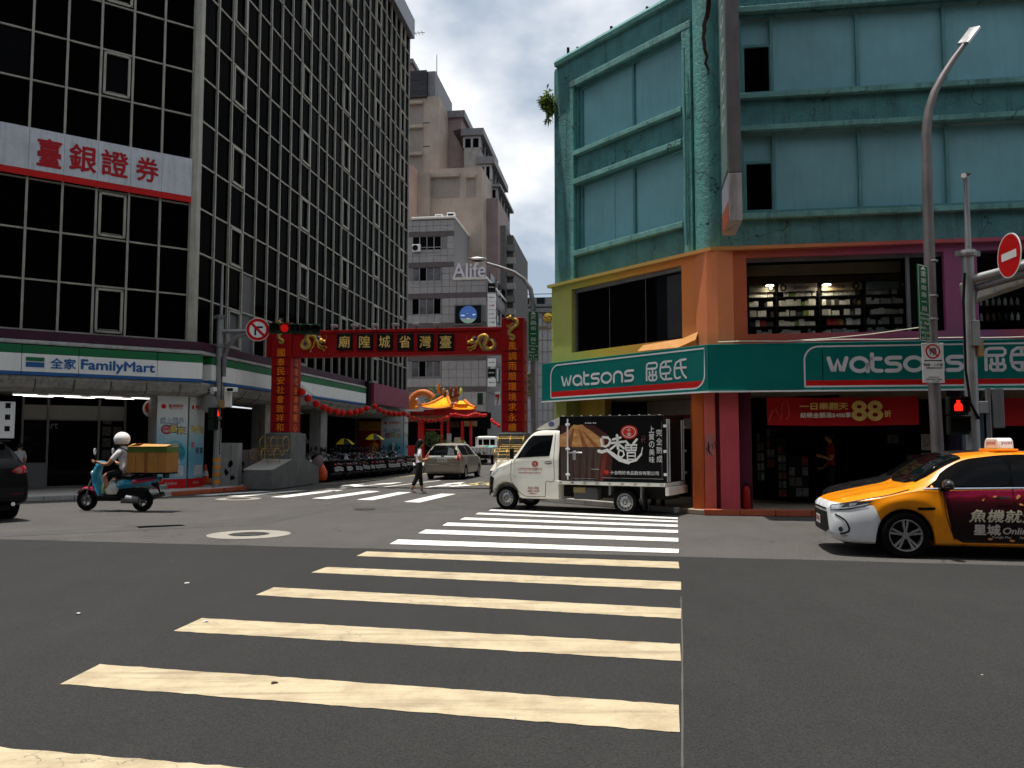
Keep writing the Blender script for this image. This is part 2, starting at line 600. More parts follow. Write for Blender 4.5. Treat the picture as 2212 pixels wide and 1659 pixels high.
def emission(name, col, strength):
 if name in MATS: return MATS[name]
 m = bpy.data.materials.new(name)
 m.use_nodes = True
 nt = m.node_tree
 nt.nodes.clear()
 out = nt.nodes.new('ShaderNodeOutputMaterial')
 e = nt.nodes.new('ShaderNodeEmission')
 e.inputs[0].default_value = (*col, 1)
 e.inputs[1].default_value = strength
 nt.links.new(e.outputs[0], out.inputs[0])
 MATS[name] = m
 return m
def foliage(name, col):
 m, nt, b = _new(name)
 oi = nt.nodes.new('ShaderNodeNewGeometry')
 c = _ramp(nt, oi.outputs['Random Per Island'], [(0, tuple(x * .5 for x in col)), (.6, col), (1, (min(1, col[0] * 2.2), min(1, col[1] * 1.7), col[2] * 1.1))])
 nt.links.new(c, b.inputs['Base Color'])
 b.inputs['Roughness'].default_value = .45
 b.inputs['Subsurface Weight'].default_value = 0
 tr = nt.nodes.new('ShaderNodeBsdfTranslucent')
 nt.links.new(c, tr.inputs[0])
 mx = nt.nodes.new('ShaderNodeMixShader')
 mx.inputs[0].default_value = .3
 out = [n for n in nt.nodes if n.type == 'OUTPUT_MATERIAL'][0]
 nt.links.new(b.outputs[0], mx.inputs[1])
 nt.links.new(tr.outputs[0], mx.inputs[2])
 nt.links.new(mx.outputs[0], out.inputs[0])
 MATS[name] = m
 return m
M_ASPH_OLD = asphalt('asphalt_old', (.026, .024, .0225), (.125, .116, .108), 42)
M_ASPH_NEW = asphalt('asphalt_new', (.0125, .0123, .012), (.0345, .0338, .0325), 75)
M_ASPH_PATCH = asphalt('asphalt_patch', (.045, .043, .042), (.090, .086, .083), 80, specks=False)
M_PAINT_NEAR = road_paint('road_paint_cream', (.47, .39, .255), .85, (.27, .20, .12), crack=.5)
M_PAINT_FAR = road_paint('road_paint_white', (.74, .73, .68), .22, (.35, .32, .25), crack=.9)
M_PAINT_YEL = road_paint('road_paint_yellow', (.72, .58, .22), .3)
M_KERB = mat('kerb_concrete', (.34, .33, .31), .85, bump=.4, dirt=.5)
M_KERB_RED = mat('kerb_red_paint', (.42, .10, .05), .7, bump=.3, dirt=.4)
M_TILE = mat('paving_tile', (.40, .37, .34), .8, bump=.3, dirt=.3, var=.2, vs_=1.2)
M_CONC = mat('concrete', (.145, .148, .142), .85, bump=.5, bs=22, dirt=.35, var=.25)
M_CONC_L = mat('concrete_pale', (.30, .29, .27), .85, bump=.4, dirt=.7, var=.22)
M_DARK = mat('dark_interior', (.005, .005, .0055), .9, spec=.03)  # near-black colour carries the gloom of deep interiors
M_BLACK = mat('black_plastic', (.0045, .0045, .005), .5, spec=.15)
M_RUBBER = mat('tyre_rubber', (.005, .005, .005), .85, spec=.08, bump=.2, bs=90)
M_STEEL = mat('galvanised_steel', (.30, .30, .30), .5, metal=.55, var=.2, dirt=.3, bump=.1)
M_STEEL_D = mat('grey_steel', (.17, .17, .175), .5, metal=.3, var=.2, dirt=.3)
M_CHROME = mat('chrome', (.75, .75, .76), .12, metal=1., var=.05)
M_ALU = mat('aluminium', (.58, .58, .57), .32, metal=.9, var=.1)
M_WHITE = mat('white_paint', (.74, .74, .72), .4, var=.08, dirt=.12)
M_SIGNWHITE = mat('sign_white', (.72, .72, .70), .45, var=.06, dirt=.1)
M_BLUEWHITE = mat('sign_letter_white', (.60, .60, .62), .45, var=.05)
M_RED = mat('sign_red', (.50, .006, .006), .5, var=.1)
M_GREEN = mat('sign_green', (.012, .13, .045), .5, var=.1)
M_BLUE = mat('sign_blue', (.02, .10, .28), .5, var=.1)
M_GLASS = glass('curtain_glass', (.0013, .0013, .0015), .06, 1.025)
M_GLASS2 = glass('shop_glass_dark', (.002, .002, .002), .03, 1.10)
M_GLASSC = glass('vehicle_glass', (.0025, .003, .0035), .02, 1.18, vary=False)
M_CLEAR = clear_glass('clear_window_glass')
M_LAMP = emission('fluorescent', (1., .96, .88), 3.5)
M_TRIM = mat('window_trim', (.0018, .0018, .002), .6, spec=.02)
M_SKIN = mat('skin', (.40, .19, .10), .55, var=.1)
M_HAIR = mat('black_hair', (.008, .007, .007), .5, var=.2)
# ---------------------------------------------------------------- key places of the crossing
CLx, CLy = -10.44, 26.73
FA = Facade(CLx, CLy, 53.5)
FB = Facade(CLx, CLy, 7.7)
CRx, CRy = 4.62, 18.7
FC = Facade(CRx, CRy, 142.8)
FD = Facade(CRx, CRy, 98.5)
GATE = Facade(-3.95, 28.85, 97.9)
AV = Vector((.9806, -.196, 0))
LANE = Vector((math.sin(R(7.7)), math.cos(R(7.7)), 0))
# ---------------------------------------------------------------- ground, road, pavements
g = MB().quad((-2500, -1500, -.02), (2500, -1500, -.02), (2500, 3500, -.02), (-2500, 3500, -.02))
tag(obj('ground', g, M_ASPH_OLD), kind='structure')
road = obj('road', MB().add([(-60, -25, 0), (60, -25, 0), (60, 45, 0), (14, 120, 0), (-30, 120, 0), (-60, 45, 0)], [(0, 1, 2, 3, 4, 5)]), M_ASPH_OLD)
tag(road, kind='structure')
e0, e1 = Vector((-8.45, 13.82, 0)), Vector((6.64, 10.89, 0))
ed = (e1 - e0).normalized()
m = MB()
N = 160
top = [e0 + ed * (-45 + 95 * i / N) + Vector((0, random.uniform(-.025, .025), 0)) for i in range(N + 1)]
vs_ = [(p.x, p.y, .004) for p in top] + [(p.x - 3, p.y - 34, .004) for p in top]
m.add(vs_, [(i, N + 1 + i, N + 2 + i, i + 1) for i in range(N)])
obj('new_asphalt', m, M_ASPH_NEW, road)
def strip(quad, z=.008, n=60, jit=.009, mb=None):
 """painted bar between four ground points given far-left, far-right, near-right, near-left"""
 a, b, c_, d = [Vector(p) for p in quad]
 mb = mb or MB()
 up = [a.lerp(b, i / n) for i in range(n + 1)]
 lo = [d.lerp(c_, i / n) for i in range(n + 1)]
 vv = []
 for p in up + lo:
  vv.append((p.x + random.uniform(-jit, jit) * .3, p.y + random.uniform(-jit, jit), z))
 return mb.add(vv, [(i, n + 1 + i, n + 2 + i, i + 1) for i in range(n)])
ST = [((-330, 1590), (1464, 1740), (1464, 1835), (-470, 1700)),
    ((215, 1437), (1465, 1525), (1468, 1585), (130, 1480)), ((435, 1337), (1470, 1393), (1471, 1430), (375, 1365)),
    ((592, 1270), (1471, 1316), (1471, 1338), (552, 1287)), ((706, 1226), (1471, 1258), (1471, 1276), (672, 1238)),
    ((792, 1192), (1466, 1215), (1467, 1229), (770, 1202)), ((860, 1166), (1466, 1187), (1466, 1196), (842, 1176)),
    ((920, 1144.5), (1465, 1163), (1465, 1171), (903, 1153)), ((967, 1129.5), (1465, 1146), (1465, 1152), (955, 1136)),
    ((1004, 1118.5), (1464, 1134), (1464, 1139), (993, 1123)), ((1034, 1108), (1464, 1125.5), (1464, 1129), (1027, 1111.5)),
    ((1062, 1101), (1464, 1118.5), (1464, 1122), (1055, 1104))]
for i, q_ in enumerate(ST):
 obj('crosswalk_stripe', strip([G(*p) for p in q_]), M_PAINT_NEAR if i < 6 else M_PAINT_FAR, road)
def c3(cx, cy): return ((900 + cx * .3617) * .5486, (1500 + cy * .3617) * .5486)
def c5(cx, cy): return ((1400 + cx * .3617) * .5486, (1500 + cy * .3617) * .5486)
FX = [(c3(700, 1197), c3(865, 1194), c3(150, 1262), c3(-20, 1258)), (c3(1095, 1190), c3(1255, 1191), c3(622, 1272), c3(457, 1266)),
    (c3(1515, 1198), c3(1655, 1204), c3(1075, 1287), c3(905, 1281)), (c3(1850, 1212), c3(1990, 1214), c3(1570, 1300), c3(1395, 1296)),
    (c5(930, 1229), c5(1092, 1233), c5(695, 1326), c5(525, 1319)), (c3(330, 1203), c3(480, 1204), c3(-220, 1250), c3(-380, 1246))]
for q_ in FX:
 obj('crosswalk_stripe', strip([G(*p) for p in q_], n=12), M_PAINT_FAR, road)
def line_on_road(name, pts, w, m_, z=.008):
 mb = MB()
 pts = [Vector(p) for p in pts]
 for a, b in zip(pts[:-1], pts[1:]):
  d = (b - a).normalized()
  n_ = Vector((-d.y, d.x, 0)) * w / 2
  strip([a + n_, b + n_, b - n_, a - n_], z, max(4, int((b - a).length / .5)), .005, mb)
 return obj(name, mb, m_, road)
yl = [G(*c3(*p)) for p in ((930, 1128), (1120, 1118), (1330, 1103), (1700, 1064), (2045, 1025))]
yl.append(yl[-1] + LANE * 22)
line_on_road('yellow_kerb_line', yl, .11, M_PAINT_YEL)
line_on_road('lane_line', [G(*c3(1620, 1166)), G(*c3(2010, 1118)), G(*c3(2300, 1085))], .12, M_PAINT_FAR)
line_on_road('stop_line', [G(346, 1073.5), G(430, 1067), G(500, 1060)], .12, M_PAINT_FAR)
sm = line_on_road('asphalt_seam', [G(1471, 1290), G(1474, 1400), G(1474, 1500), G(1474, 1659), G(1474, 1900)], .012, mat('seam_grey', (.085, .08, .075), .9), .0062)
def flat_poly(name, pts, m_, z=.008, parent=road):
 return obj(name, MB().add([(p[0], p[1], z) for p in pts], [tuple(range(len(pts)))]), m_, parent)
def arrow(o, ang, turn=0, L=3.2):
 d = Vector((math.sin(ang), math.cos(ang), 0))
 n_ = Vector((d.y, -d.x, 0))
 P = lambda a, b: o + d * a + n_ * b
 flat_poly('road_arrow', [P(0, -.09), P(0, .09), P(L * .62, .09), P(L * .62, .34), P(L, 0), P(L * .62, -.34), P(L * .62, -.09)], M_PAINT_FAR)
 if turn:
  s_ = turn
  flat_poly('road_arrow', [P(L * .22, .09 * s_), P(L * .34, .62 * s_), P(L * .20, .62 * s_), P(L * .44, 1.15 * s_), P(L * .60, .62 * s_), P(L * .46, .62 * s_), P(L * .38, .09 * s_)], M_PAINT_FAR, .0085)
arrow(G(*c3(1230, 1168)), R(20), -1, 4.6)
arrow(G(*c5(720, 1168)), R(16), 1, 4.6)
b0 = G(*c5(1230, 1128))
mb = MB()
for dx in (0, 1.05):
 pts = [b0 + Vector((dx + .34 * math.cos(a), .8 * math.sin(a), .008)) for a in [i * math.pi / 8 for i in range(17)]]
 for a, b in zip(pts[:-1], pts[1:]):
  d = (b - a).normalized(); n_ = Vector((-d.y, d.x, 0)) * .045
  mb.quad(a + n_, b + n_, b - n_, a - n_)
for a, b in (((0, 0), (.35, 1.4)), ((.35, 1.4), (.9, 1.4)), ((.9, 1.4), (.5, 0)), ((.5, 0), (0, 0)), ((.9, 1.9), (1.05, 0)), ((.25, 2.0), (.5, 2.0))):
 a, b = b0 + Vector((*a, .0085)), b0 + Vector((*b, .0085))
 d = (b - a).normalized(); n_ = Vector((-d.y, d.x, 0)) * .05
 mb.quad(a + n_, b + n_, b - n_, a - n_)
obj('bicycle_symbol', mb, M_PAINT_YEL, road)
for pts in (((1235, 1088), (1330, 1086), (1350, 1091), (1240, 1094)), ((290, 1136), (385, 1132), (402, 1136), (300, 1141)), ((760, 1096), (1000, 1090), (1060, 1100), (800, 1108)), ((0, 1150), (520, 1128), (620, 1104), (700, 1106), (560, 1134), (0, 1160))):
 flat_poly('repair_patch', [G(*p) for p in pts], M_ASPH_PATCH, .0035)
def manhole(cx, cy, r, ring, label):
 t = thing('manhole_cover', label, 'manhole cover', T3(cx, cy, .004))
 k = [(r, 0.004), (r - .03, .010), (r - .05, .006), (0.001, .006)]
 c = MB().lathe(k, 28)
 obj('cover', c, mat('cast_iron', (.055, .053, .05), .6, metal=.5, bump=.6, bs=60), t, smooth=30)
 ribs = MB()
 for j in range(-5, 6):
  h = math.sqrt(max(0, (r - .08) ** 2 - (j * r / 6.5) ** 2))
  for i in range(-4, 5):
   if abs(i * r / 5) < h: ribs.box(j * r / 6.5 - .02, j * r / 6.5 + .02, i * r / 5 - .035, i * r / 5 + .035, .006, .013)
 obj('tread', ribs, mat('cast_iron_worn', (.12, .115, .11), .45, metal=.6), t)
 if ring:
  obj('collar', MB().lathe([(r + .01, .0), (r + .01, .008), (ring - .04, .008), (ring, .003)], 36), mat('collar_concrete', (.28, .26, .23), .9, bump=.4), t)
mh = G(538, 1155); manhole(mh.x, mh.y, .34, .70, 'round iron manhole cover in a wide pale concrete ring on the avenue')
mh = G(515, 1078); manhole(mh.x, mh.y, .34, .62, 'round manhole cover with pale ring beside the far crosswalk')
mh = G(*c3(1480, 1400)); manhole(mh.x, mh.y, .26, 0, 'small dark manhole cover without a ring below the far crosswalk')
for i, (x, y) in enumerate(((592, 1479), (170, 1328), (895 * .496, 1042 + 612 * .496), (404, 1262))):
 p = G(x, y)
 mb = MB()
 k = [(p.x + random.uniform(.012, .035) * math.cos(a), p.y + random.uniform(.012, .03) * math.sin(a), random.uniform(.012, .02)) for a in [j * 1.05 for j in range(6)]]
 mb.add(k + [(p.x, p.y, .022)], [(j, (j + 1) % 6, 6) for j in range(6)])
 mb.add([(a, b, .0125) for a, b, c_ in k], [tuple(range(6))[::-1]])
 solo('leaf_litter', mb, (mat('dead_leaf', (.05, .035, .02), .8) if i == 0 else M_WHITE), ('dark curled leaf lying on the second cream stripe', 'pale scrap of litter on the dark asphalt left of the crosswalk', 'white scrap at the left end of the third cream stripe', 'tiny pale scrap on dark asphalt near the manhole')[i], 'litter')
def sweep(fa, fb, sa, sb, sec, sec2=None):
 """extrude a section [(out, z)] along facade fa from sa to the corner and on along fb to sb, mitred"""
 mb = MB()
 rings = []
 for k_ in range(3):
  ring = []
  for o_, z in sec:
   if k_ == 0: p = fa.pt(sa, -o_, z)
   elif k_ == 2: p = fb.pt(sb, -o_, z)
   else:
    a0, ad = fa.pt(0, -o_, z), fa.d
    b0_, bd = fb.pt(0, -o_, z), fb.d
    den = ad.x * bd.y - ad.y * bd.x
    t = ((b0_.x - a0.x) * bd.y - (b0_.y - a0.y) * bd.x) / den
    p = a0 + ad * t
   ring.append(p)
  rings.append(ring)
 return mb.loft(rings)
def offp(fa, s, out): p = fa.pt(s, -out, 0); return (p.x, p.y)
plL = [offp(FA, -14, 1.75), offp(FA, -.9, 1.75), (-9.3, 26.75), (-8.75, 28.6), offp(FB, 2.5, 1.5), offp(FB, 60, 1.5), offp(FB, 60, -12), offp(FA, -14, -12)]
pv = MB().prism(plL, 'z', .0, .13)
obj('pavement', pv, M_TILE, kind='structure', bevel=.015)
pav_l = bpy.data.objects['pavement']
def kerb_run(a, b, parent, mats, step=.75):
 a, b = Vector((*a, 0)), Vector((*b, 0))
 n = int((b - a).length / step)
 d = (b - a).normalized()
 ang = math.atan2(d.y, d.x)
 me = None
 for i in range(n):
  c = a + d * (step * (i + .5))
  Mx = T3(c.x, c.y, 0) @ RZ(ang)
  if me is None:
   o = obj('kerb_stone', MB().box(-step / 2 + .006, step / 2 - .006, -.17, .015, .004, .136), mats, parent, Mx, bevel=.012)
   me = o.data
  else:
   o = inst('kerb_stone', me, parent, Mx)
   b_ = o.modifiers.new('bevel', 'BEVEL'); b_.width = .012; b_.segments = 2
kerb_run(plL[0], plL[1], pav_l, M_KERB)
kerb_run(plL[1], plL[2], pav_l, M_KERB_RED, .5)
kerb_run(plL[2], plL[3], pav_l, M_KERB_RED, .5)
plR = [offp(FD, 30, .35), offp(FD, -.35, .35), offp(FC, -.2, .55), offp(FC, -5.9, .55), tuple((Vector((*offp(FC, -5.9, .55), 0)) + LANE * 60)[:2]), (40, 90), offp(FD, 30, -12)]
obj('sidewalk', MB().prism(plR, 'z', .0, .11), mat('paving_tile_tan', (.34, .27, .20), .85, bump=.35, var=.25, dirt=.3), kind='structure', bevel=.015)
pav_r = bpy.data.objects['sidewalk']
kerb_run(plR[1], plR[0], pav_r, M_KERB_RED, .75)
kerb_run(plR[3], plR[2], pav_r, M_KERB, .75)
# ---------------------------------------------------------------- unseen near side of the avenue, added for its shade and reflections
BS = Facade(-30, -3.2, 101.4)
for k_, (a, b, h_, c) in enumerate(((-20, 14, 24, (.20, .19, .18)), (14.3, 40, 31, (.13, .135, .14)), (40.3, 80, 22, (.22, .20, .17)))):
 t = thing('unseen_building', ('low pale', 'tall dark', 'low tan')[k_] + ' unseen building added behind the viewpoint for shade and reflections', 'building', BS.M @ T3(a, 0, 0))
 obj('wall', MB().box(a, b, -16, -6, 0, h_), mat('unseen_wall_%d' % k_, c, .8, dirt=.4), t, BS.M)
 for r_ in range(int(h_ / 3.3)):
  obj('window_band', MB().box(a + .8, b - .8, -6, -5.92, 1.0 + 3.3 * r_, 2.7 + 3.3 * r_), M_GLASS2, t, BS.M)
# ---------------------------------------------------------------- the dark glass office building
M_MULL = mat('anodised_mullion', (.34, .325, .27), .5, metal=.1, var=.25, vs_=1.4, dirt=.45)
M_PURPLE = mat('purple_fascia', (.055, .018, .036), .45, dirt=.2)
M_GREYMET = mat('grey_fascia', (.17, .17, .18), .5, metal=.3)
LB = thing('office_building', 'dark glass office building with pale mullion grid and chamfered corner', 'building', T3(CLx, CLy, 0) )
Z0, DZ, NR = 4.87, 1.49, 16
colsA = [-.14 - .925 * i for i in range(9)]
colsB = [.2 + 1.065 * i for i in range(26)]
ZT = Z0 + DZ * NR
foot = [FA.pt(-7.6, .25, 0), FA.pt(0, .25, 0) + FB.d * .1, FB.pt(26.9, .25, 0), FB.pt(26.9, 18, 0), FB.pt(0, 18, 0), FA.pt(-7.6, 8, 0)]
obj('core', MB().prism([(p.x, p.y) for p in foot], 'z', 4.6, 28.4), M_DARK, LB, Matrix())
def u_of(p):
 d = p - Vector((0, 0, EYE))
 f_ = d.y * _c + d.z * _s
 return 1106 + FPX * d.x / f_, 829.5 - FPX * (d.z * _c - d.y * _s) / f_, f_
cells = []
for fac, cols, tagc in ((FA, colsA, 'a'), (FB, colsB, 'b')):
 for i in range(len(cols) - 1):
  for j in range(NR):
   s0, s1 = sorted((cols[i], cols[i + 1]))
   p = fac.pt((s0 + s1) / 2, 0, Z0 + DZ * (j + .5))
   ux, uy, dd = u_of(p)
   inn = -40 < ux < 2250 and -60 < uy < 1700
   cells.append(((0 if inn else 1e6) + dd * (1 if tagc == 'a' else 2), fac, s0, s1, j, i, tagc))
cells.sort(key=lambda c: c[0])
pane_me = {}
rest = MB()
M_BLIND = mat('grey_blind', (.10, .10, .105), .6, var=.3)
lit = {('b', 21, 9), ('b', 3, 1), ('b', 3, 0), ('b', 2, 0)}
for k_, (key, fac, s0, s1, j, i, tc) in enumerate(cells):
 zz = Z0 + DZ * j
 w_ = s1 - s0 - .05
 if k_ < 296 and key < 1e5:
  md = (round(w_, 3), tc)
  Mx = fac.M @ T3((s0 + s1) / 2, 0, zz + DZ / 2) @ RX(random.uniform(-.004, .004)) @ RZ(random.uniform(-.004, .004))
  if (tc, i, j) in lit:
   obj('pane', MB().box(-w_ / 2, w_ / 2, .0, .03, -DZ / 2 + .03, DZ / 2 - .03), M_BLIND, LB, Mx, label='pane with a pale grey blind behind it')
  elif md not in pane_me:
   o = obj('pane', MB().box(-w_ / 2, w_ / 2, .0, .03, -DZ / 2 + .03, DZ / 2 - .03), M_GLASS, LB, Mx)
   pane_me[md] = o.data
  else:
   inst('pane', pane_me[md], LB, Mx)
 else:
  c = [fac.pt(a, .01, b) for a, b in ((s0 + .02, zz + .02), (s1 - .02, zz + .02), (s1 - .02, zz + DZ - .02), (s0 + .02, zz + DZ - .02))]
  rest.quad(*c)
obj('far_panes', rest, M_GLASS, LB, Matrix(), kind='stuff')
mA = None
for fac, cols in ((FA, colsA), (FB, colsB)):
 for s in cols:
  Mx = fac.M @ T3(s, 0, 0)
  if mA is None:
   mb = MB().box(-.032, .032, -.085, .05, Z0 - .25, ZT)
   for zz in [Z0 + 3 * k_ + .8 for k_ in range(8)]:
    mb.box(-.037, .037, -.09, .05, zz, zz + .018)
   o = obj('mullion', mb, M_MULL, LB, Mx)
   mA = o.data
  else:
   inst('mullion', mA, LB, Mx)
 L0, L1 = min(cols), max(cols)
 tm = None
 for j in range(NR + 1):
  Mx = fac.M @ T3(0, 0, Z0 + DZ * j)
  if tm is None:
   tm = obj('transom', MB().box(L0, L1, -.05, .06, -.026, .026), M_MULL, LB, Mx).data
  else:
   inst('transom', tm, LB, Mx)
cp = [FA.pt(-.14, -.13, 0), FA.pt(.0, -.13, 0) + FA.d * .05, FB.pt(.2, -.13, 0), FB.pt(.2, .1, 0), FA.pt(-.14, .1, 0)]
obj('corner_post', MB().prism([(p.x, p.y) for p in cp], 'z', Z0 - .25, ZT), M_MULL, LB, Matrix(), bevel=.02)
def casement(fac, s0, s1, j):
 mb = MB()
 z0, z1 = Z0 + DZ * j + .06, Z0 + DZ * (j + 1) - .06
 a, b = s0 + .075, s1 - .075
 for x0, x1, za, zb in ((a, a + .07, z0, z1), (b - .07, b, z0, z1), (a, b, z1 - .07, z1), (a, b, z0, z0 + .07)):
  mb.box(x0, x1, -.10, -.02, za, zb)
 mb.box(a + .12, b - .12, -.06, -.05, z0 + .10, z0 + .115)
 obj('casement_frame', mb, M_MULL, LB, fac.M)
for j in (0, 2, 5, 7, 9, 11):
 if j in (0, 2, 5, 7): casement(FA, colsA[3], colsA[2], j)
for i in (2, 8, 13, 18, 23):
 for j in range(0, 15, 2):
  casement(FB, colsB[i], colsB[i + 1], j + (1 if i % 2 else 0))
obj('roof_fascia', sweep(FA, FB, -7.6, 26.95, [(.32, 28.36), (.36, 28.36), (.36, 29.64), (-.2, 29.64), (-.2, 28.36)]), mat('fascia_steel', (.20, .205, .23), .45, metal=.4, var=.15), LB, Matrix())
obj('purple_fascia', sweep(FA, FB, -7.6, 18.2, [(-.1, 4.54), (.5, 4.54), (.52, 4.80), (.2, 4.83), (-.1, 4.83)]), M_PURPLE, LB, Matrix(), bevel=.01)
obj('fascia_lip', sweep(FA, FB, -7.6, 18.2, [(-.1, 4.40), (.60, 4.40), (.60, 4.44), (.48, 4.535), (-.1, 4.535)]), M_CONC_L, LB, Matrix())
obj('soffit', sweep(FA, FB, -7.6, 25.8, [(-.9, 3.06), (.10, 3.06), (.42, 3.18), (.56, 3.42), (.56, 3.50), (.30, 3.50), (.30, 4.38), (-.9, 4.38)]), M_CONC_L, LB, Matrix())
jb = MB()
for fac, ss in ((FA, [-6.4 + 1.0 * k_ for k_ in range(7)]), (FB, [.4 + 1.25 * k_ for k_ in range(19)])):
 for s in ss:
  p = [fac.pt(s, -.105, 3.062), fac.pt(s, -.425, 3.18), fac.pt(s, -.564, 3.42)]
  jb.tube([q_ for q_ in p], .012, 5)
obj('soffit_joints', jb, M_BLACK, LB, Matrix(), kind='stuff')
SG = thing('shop_sign', 'long white fascia sign with green and blue bands reading FamilyMart', 'sign', FA.M)
def sign_run(fac, edges, out=.62):
 for a, b in zip(edges[:-1], edges[1:]):
  a_, b_ = a + .006, b - .006
  obj('green_panel', MB().box(a_, b_, -out, -.3, 4.13, 4.365), M_GREEN, SG, fac.M, bevel=.008)
  obj('white_panel', MB().box(a_, b_, -out, -.3, 3.605, 4.122), M_SIGNWHITE, SG, fac.M, bevel=.008)
  obj('blue_panel', MB().box(a_, b_, -out, -.3, 3.51, 3.597), M_BLUE, SG, fac.M, bevel=.006)
cornA = .62 * math.tan(R(45.8 / 2))
xa = [FA.uv(u_, 800, -.62)[0] for u_ in (0, 84.7, 280 , 400)]
eA = [-7.5, FA.uv(46, 790, -.62)[0], FA.uv(169.5, 800, -.62)[0], FA.uv(339.5, 800, -.62)[0], -.02 + cornA]
sign_run(FA, eA)
sign_run(FB, [cornA + .02, 2.0, 4.4, 6.8, 9.2, 11.6, 14.0, 16.6])
zc = 3.865
p0, p1 = FA.uv(56, 780, -.63), FA.uv(96, 780, -.63)
obj('logo_bar', MB().box(p0[0], p1[0], -.632, -.62, 3.91, 4.02), M_GREEN, SG, FA.M)
obj('logo_bar', MB().box(p0[0], p1[0], -.632, -.62, 3.74, 3.88), M_BLUE, SG, FA.M)
M_FMB = mat('letter_blue', (.012, .10, .30), .45)
a, b = FA.uv(109, 785, -.63)[0], FA.uv(164, 785, -.63)[0]
obj('lettering', text_mb('全家', b - a, .30, .022, .008, cx=(a + b) / 2, cz=3.875, y=-.622), M_FMB, SG, FA.M)
a, b = FA.uv(176, 785, -.63)[0], FA.uv(334, 800, -.63)[0]
obj('lettering', text_mb('FamilyMart', b - a, .37, .026, .008, cx=(a + b) / 2, cz=3.84, y=-.622), M_FMB, SG, FA.M)
BN = thing('bank_banner', 'white banner with red calligraphy and red stripe across the glass chamfer', 'banner', FA.M @ T3(-3, 0, 9.4))
M_BAN = mat('banner_white', (.52, .54, .58), .55, var=.14, dirt=.35)
edges = [-7.54] + [c for c in reversed(colsA[1:8])] + [-.14]
for a, b in zip(edges[:-1], edges[1:]):
 if b - a < .1: continue
 obj('banner_panel', MB().box(a + .004, b - .004, -.178, -.152, 9.58, 10.83), M_BAN, BN, FA.M)
 obj('red_stripe', MB().box(a + .004, b - .004, -.178, -.152, 9.38, 9.573), M_RED, BN, FA.M)
M_INK = mat('banner_red_ink', (.36, .006, .012), .5)
for ch, u0, u1, cz, hh in (('臺', 80, 132, 10.16, .82), ('銀', 150, 208, 10.18, .80), ('證', 220, 277, 10.20, .78), ('券', 295, 343, 10.20, .76)):
 a, b = FA.uv(u0, 345, -.18)[0], FA.uv(u1, 345, -.18)[0]
 obj('lettering', text_mb(ch, b - a, hh, .02, .006, cx=(a + b) / 2, cz=cz, y=-.181), M_INK, BN, FA.M)
MGN = thing('blank_signboard', 'blank magenta signboard beyond the white fascia sign', 'sign', FB.M @ T3(17.3, 0, 3.6))
obj('board', MB().box(17.2, 24.4, -.86, -.66, 3.62, 4.73), mat('magenta_board', (.20, .025, .06), .5, var=.1), MGN, FB.M, bevel=.01)
obj('end_cap', MB().box(16.75, 17.15, -.7, -.4, 3.45, 4.8), M_BLACK, MGN, FB.M)
def pillar(fac, s0, s1, d, name='pillar', mm=None, z1=3.1):
 return obj(name, MB().box(s0, s1, -.02, d, .13, z1), mm or M_CONC_L, LB, fac.M, bevel=.02)
cpil = [FA.pt(-.98, 0, 0), FA.pt(-.02, 0, 0), FB.pt(.95, 0, 0), FB.pt(.95, .9, 0), FA.pt(-.98, 1.0, 0)]
obj('pillar', MB().prism([(p.x, p.y) for p in cpil], 'z', .12, 3.12), M_CONC_L, LB, Matrix())
for s0, s1 in ((5.75, 6.25), (11.8, 12.6)):
 pillar(FB, s0, s1, .55)
pillar(FA, -7.6, -5.65, .8, mm=M_CONC)
aw = MB()
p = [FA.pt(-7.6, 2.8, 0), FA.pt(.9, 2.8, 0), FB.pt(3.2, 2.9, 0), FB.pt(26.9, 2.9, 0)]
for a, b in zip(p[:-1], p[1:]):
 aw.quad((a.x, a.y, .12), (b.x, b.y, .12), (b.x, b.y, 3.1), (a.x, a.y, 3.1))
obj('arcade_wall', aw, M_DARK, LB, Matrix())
obj('arcade_end_wall', MB().box(-7.6, -7.4, 0, 3, .12, 3.1), M_CONC, LB, FA.M)
ce = [FA.pt(-7.6, .9, 0), FA.pt(0, .9, 0), FB.pt(25.6, .9, 0), FB.pt(25.6, 3.2, 0), FA.pt(.9, 3.2, 0), FA.pt(-7.6, 3.2, 0)]
obj('arcade_ceiling', MB().prism([(q_.x, q_.y) for q_ in ce], 'z', 3.07, 3.2), mat('arcade_ceiling', (.20, .185, .16), .8, dirt=.3), LB, Matrix())
SF = thing('convenience_store', 'dark glazed shop front with pale transom panels inside the arcade', 'shop', FA.M @ T3(-3.5, 2.4, .12))
M_FRAME = mat('shop_frame', (.14, .13, .12), .5, metal=.4)
M_TRANS = mat('transom_panel', (.20, .19, .17), .6)
def aS(u_, y_, off): return FA.uv(u_, y_, off)[0]
xs = [aS(49, 900, 2.4), aS(104, 900, 2.4), aS(214, 900, 2.4), aS(270, 900, 2.4)]
for a, b in zip(xs[:-1], xs[1:]):
 obj('transom_panel', MB().box(a + .03, b - .03, 2.38, 2.44, 2.35, 2.78), M_TRANS, SF, FA.M)
 obj('shop_pane', MB().box(a + .03, b - .03, 2.40, 2.43, .2, 2.30), M_GLASS2, SF, FA.M)
for x in xs:
 obj('frame_post', MB().box(x - .03, x + .03, 2.34, 2.46, .13, 3.0), M_FRAME, SF, FA.M)
obj('frame_rail', MB().box(xs[0], xs[-1], 2.36, 2.45, 2.30, 2.35), M_FRAME, SF, FA.M)
obj('frame_rail', MB().box(xs[0], xs[-1], 2.36, 2.45, .13, .2), M_FRAME, SF, FA.M)
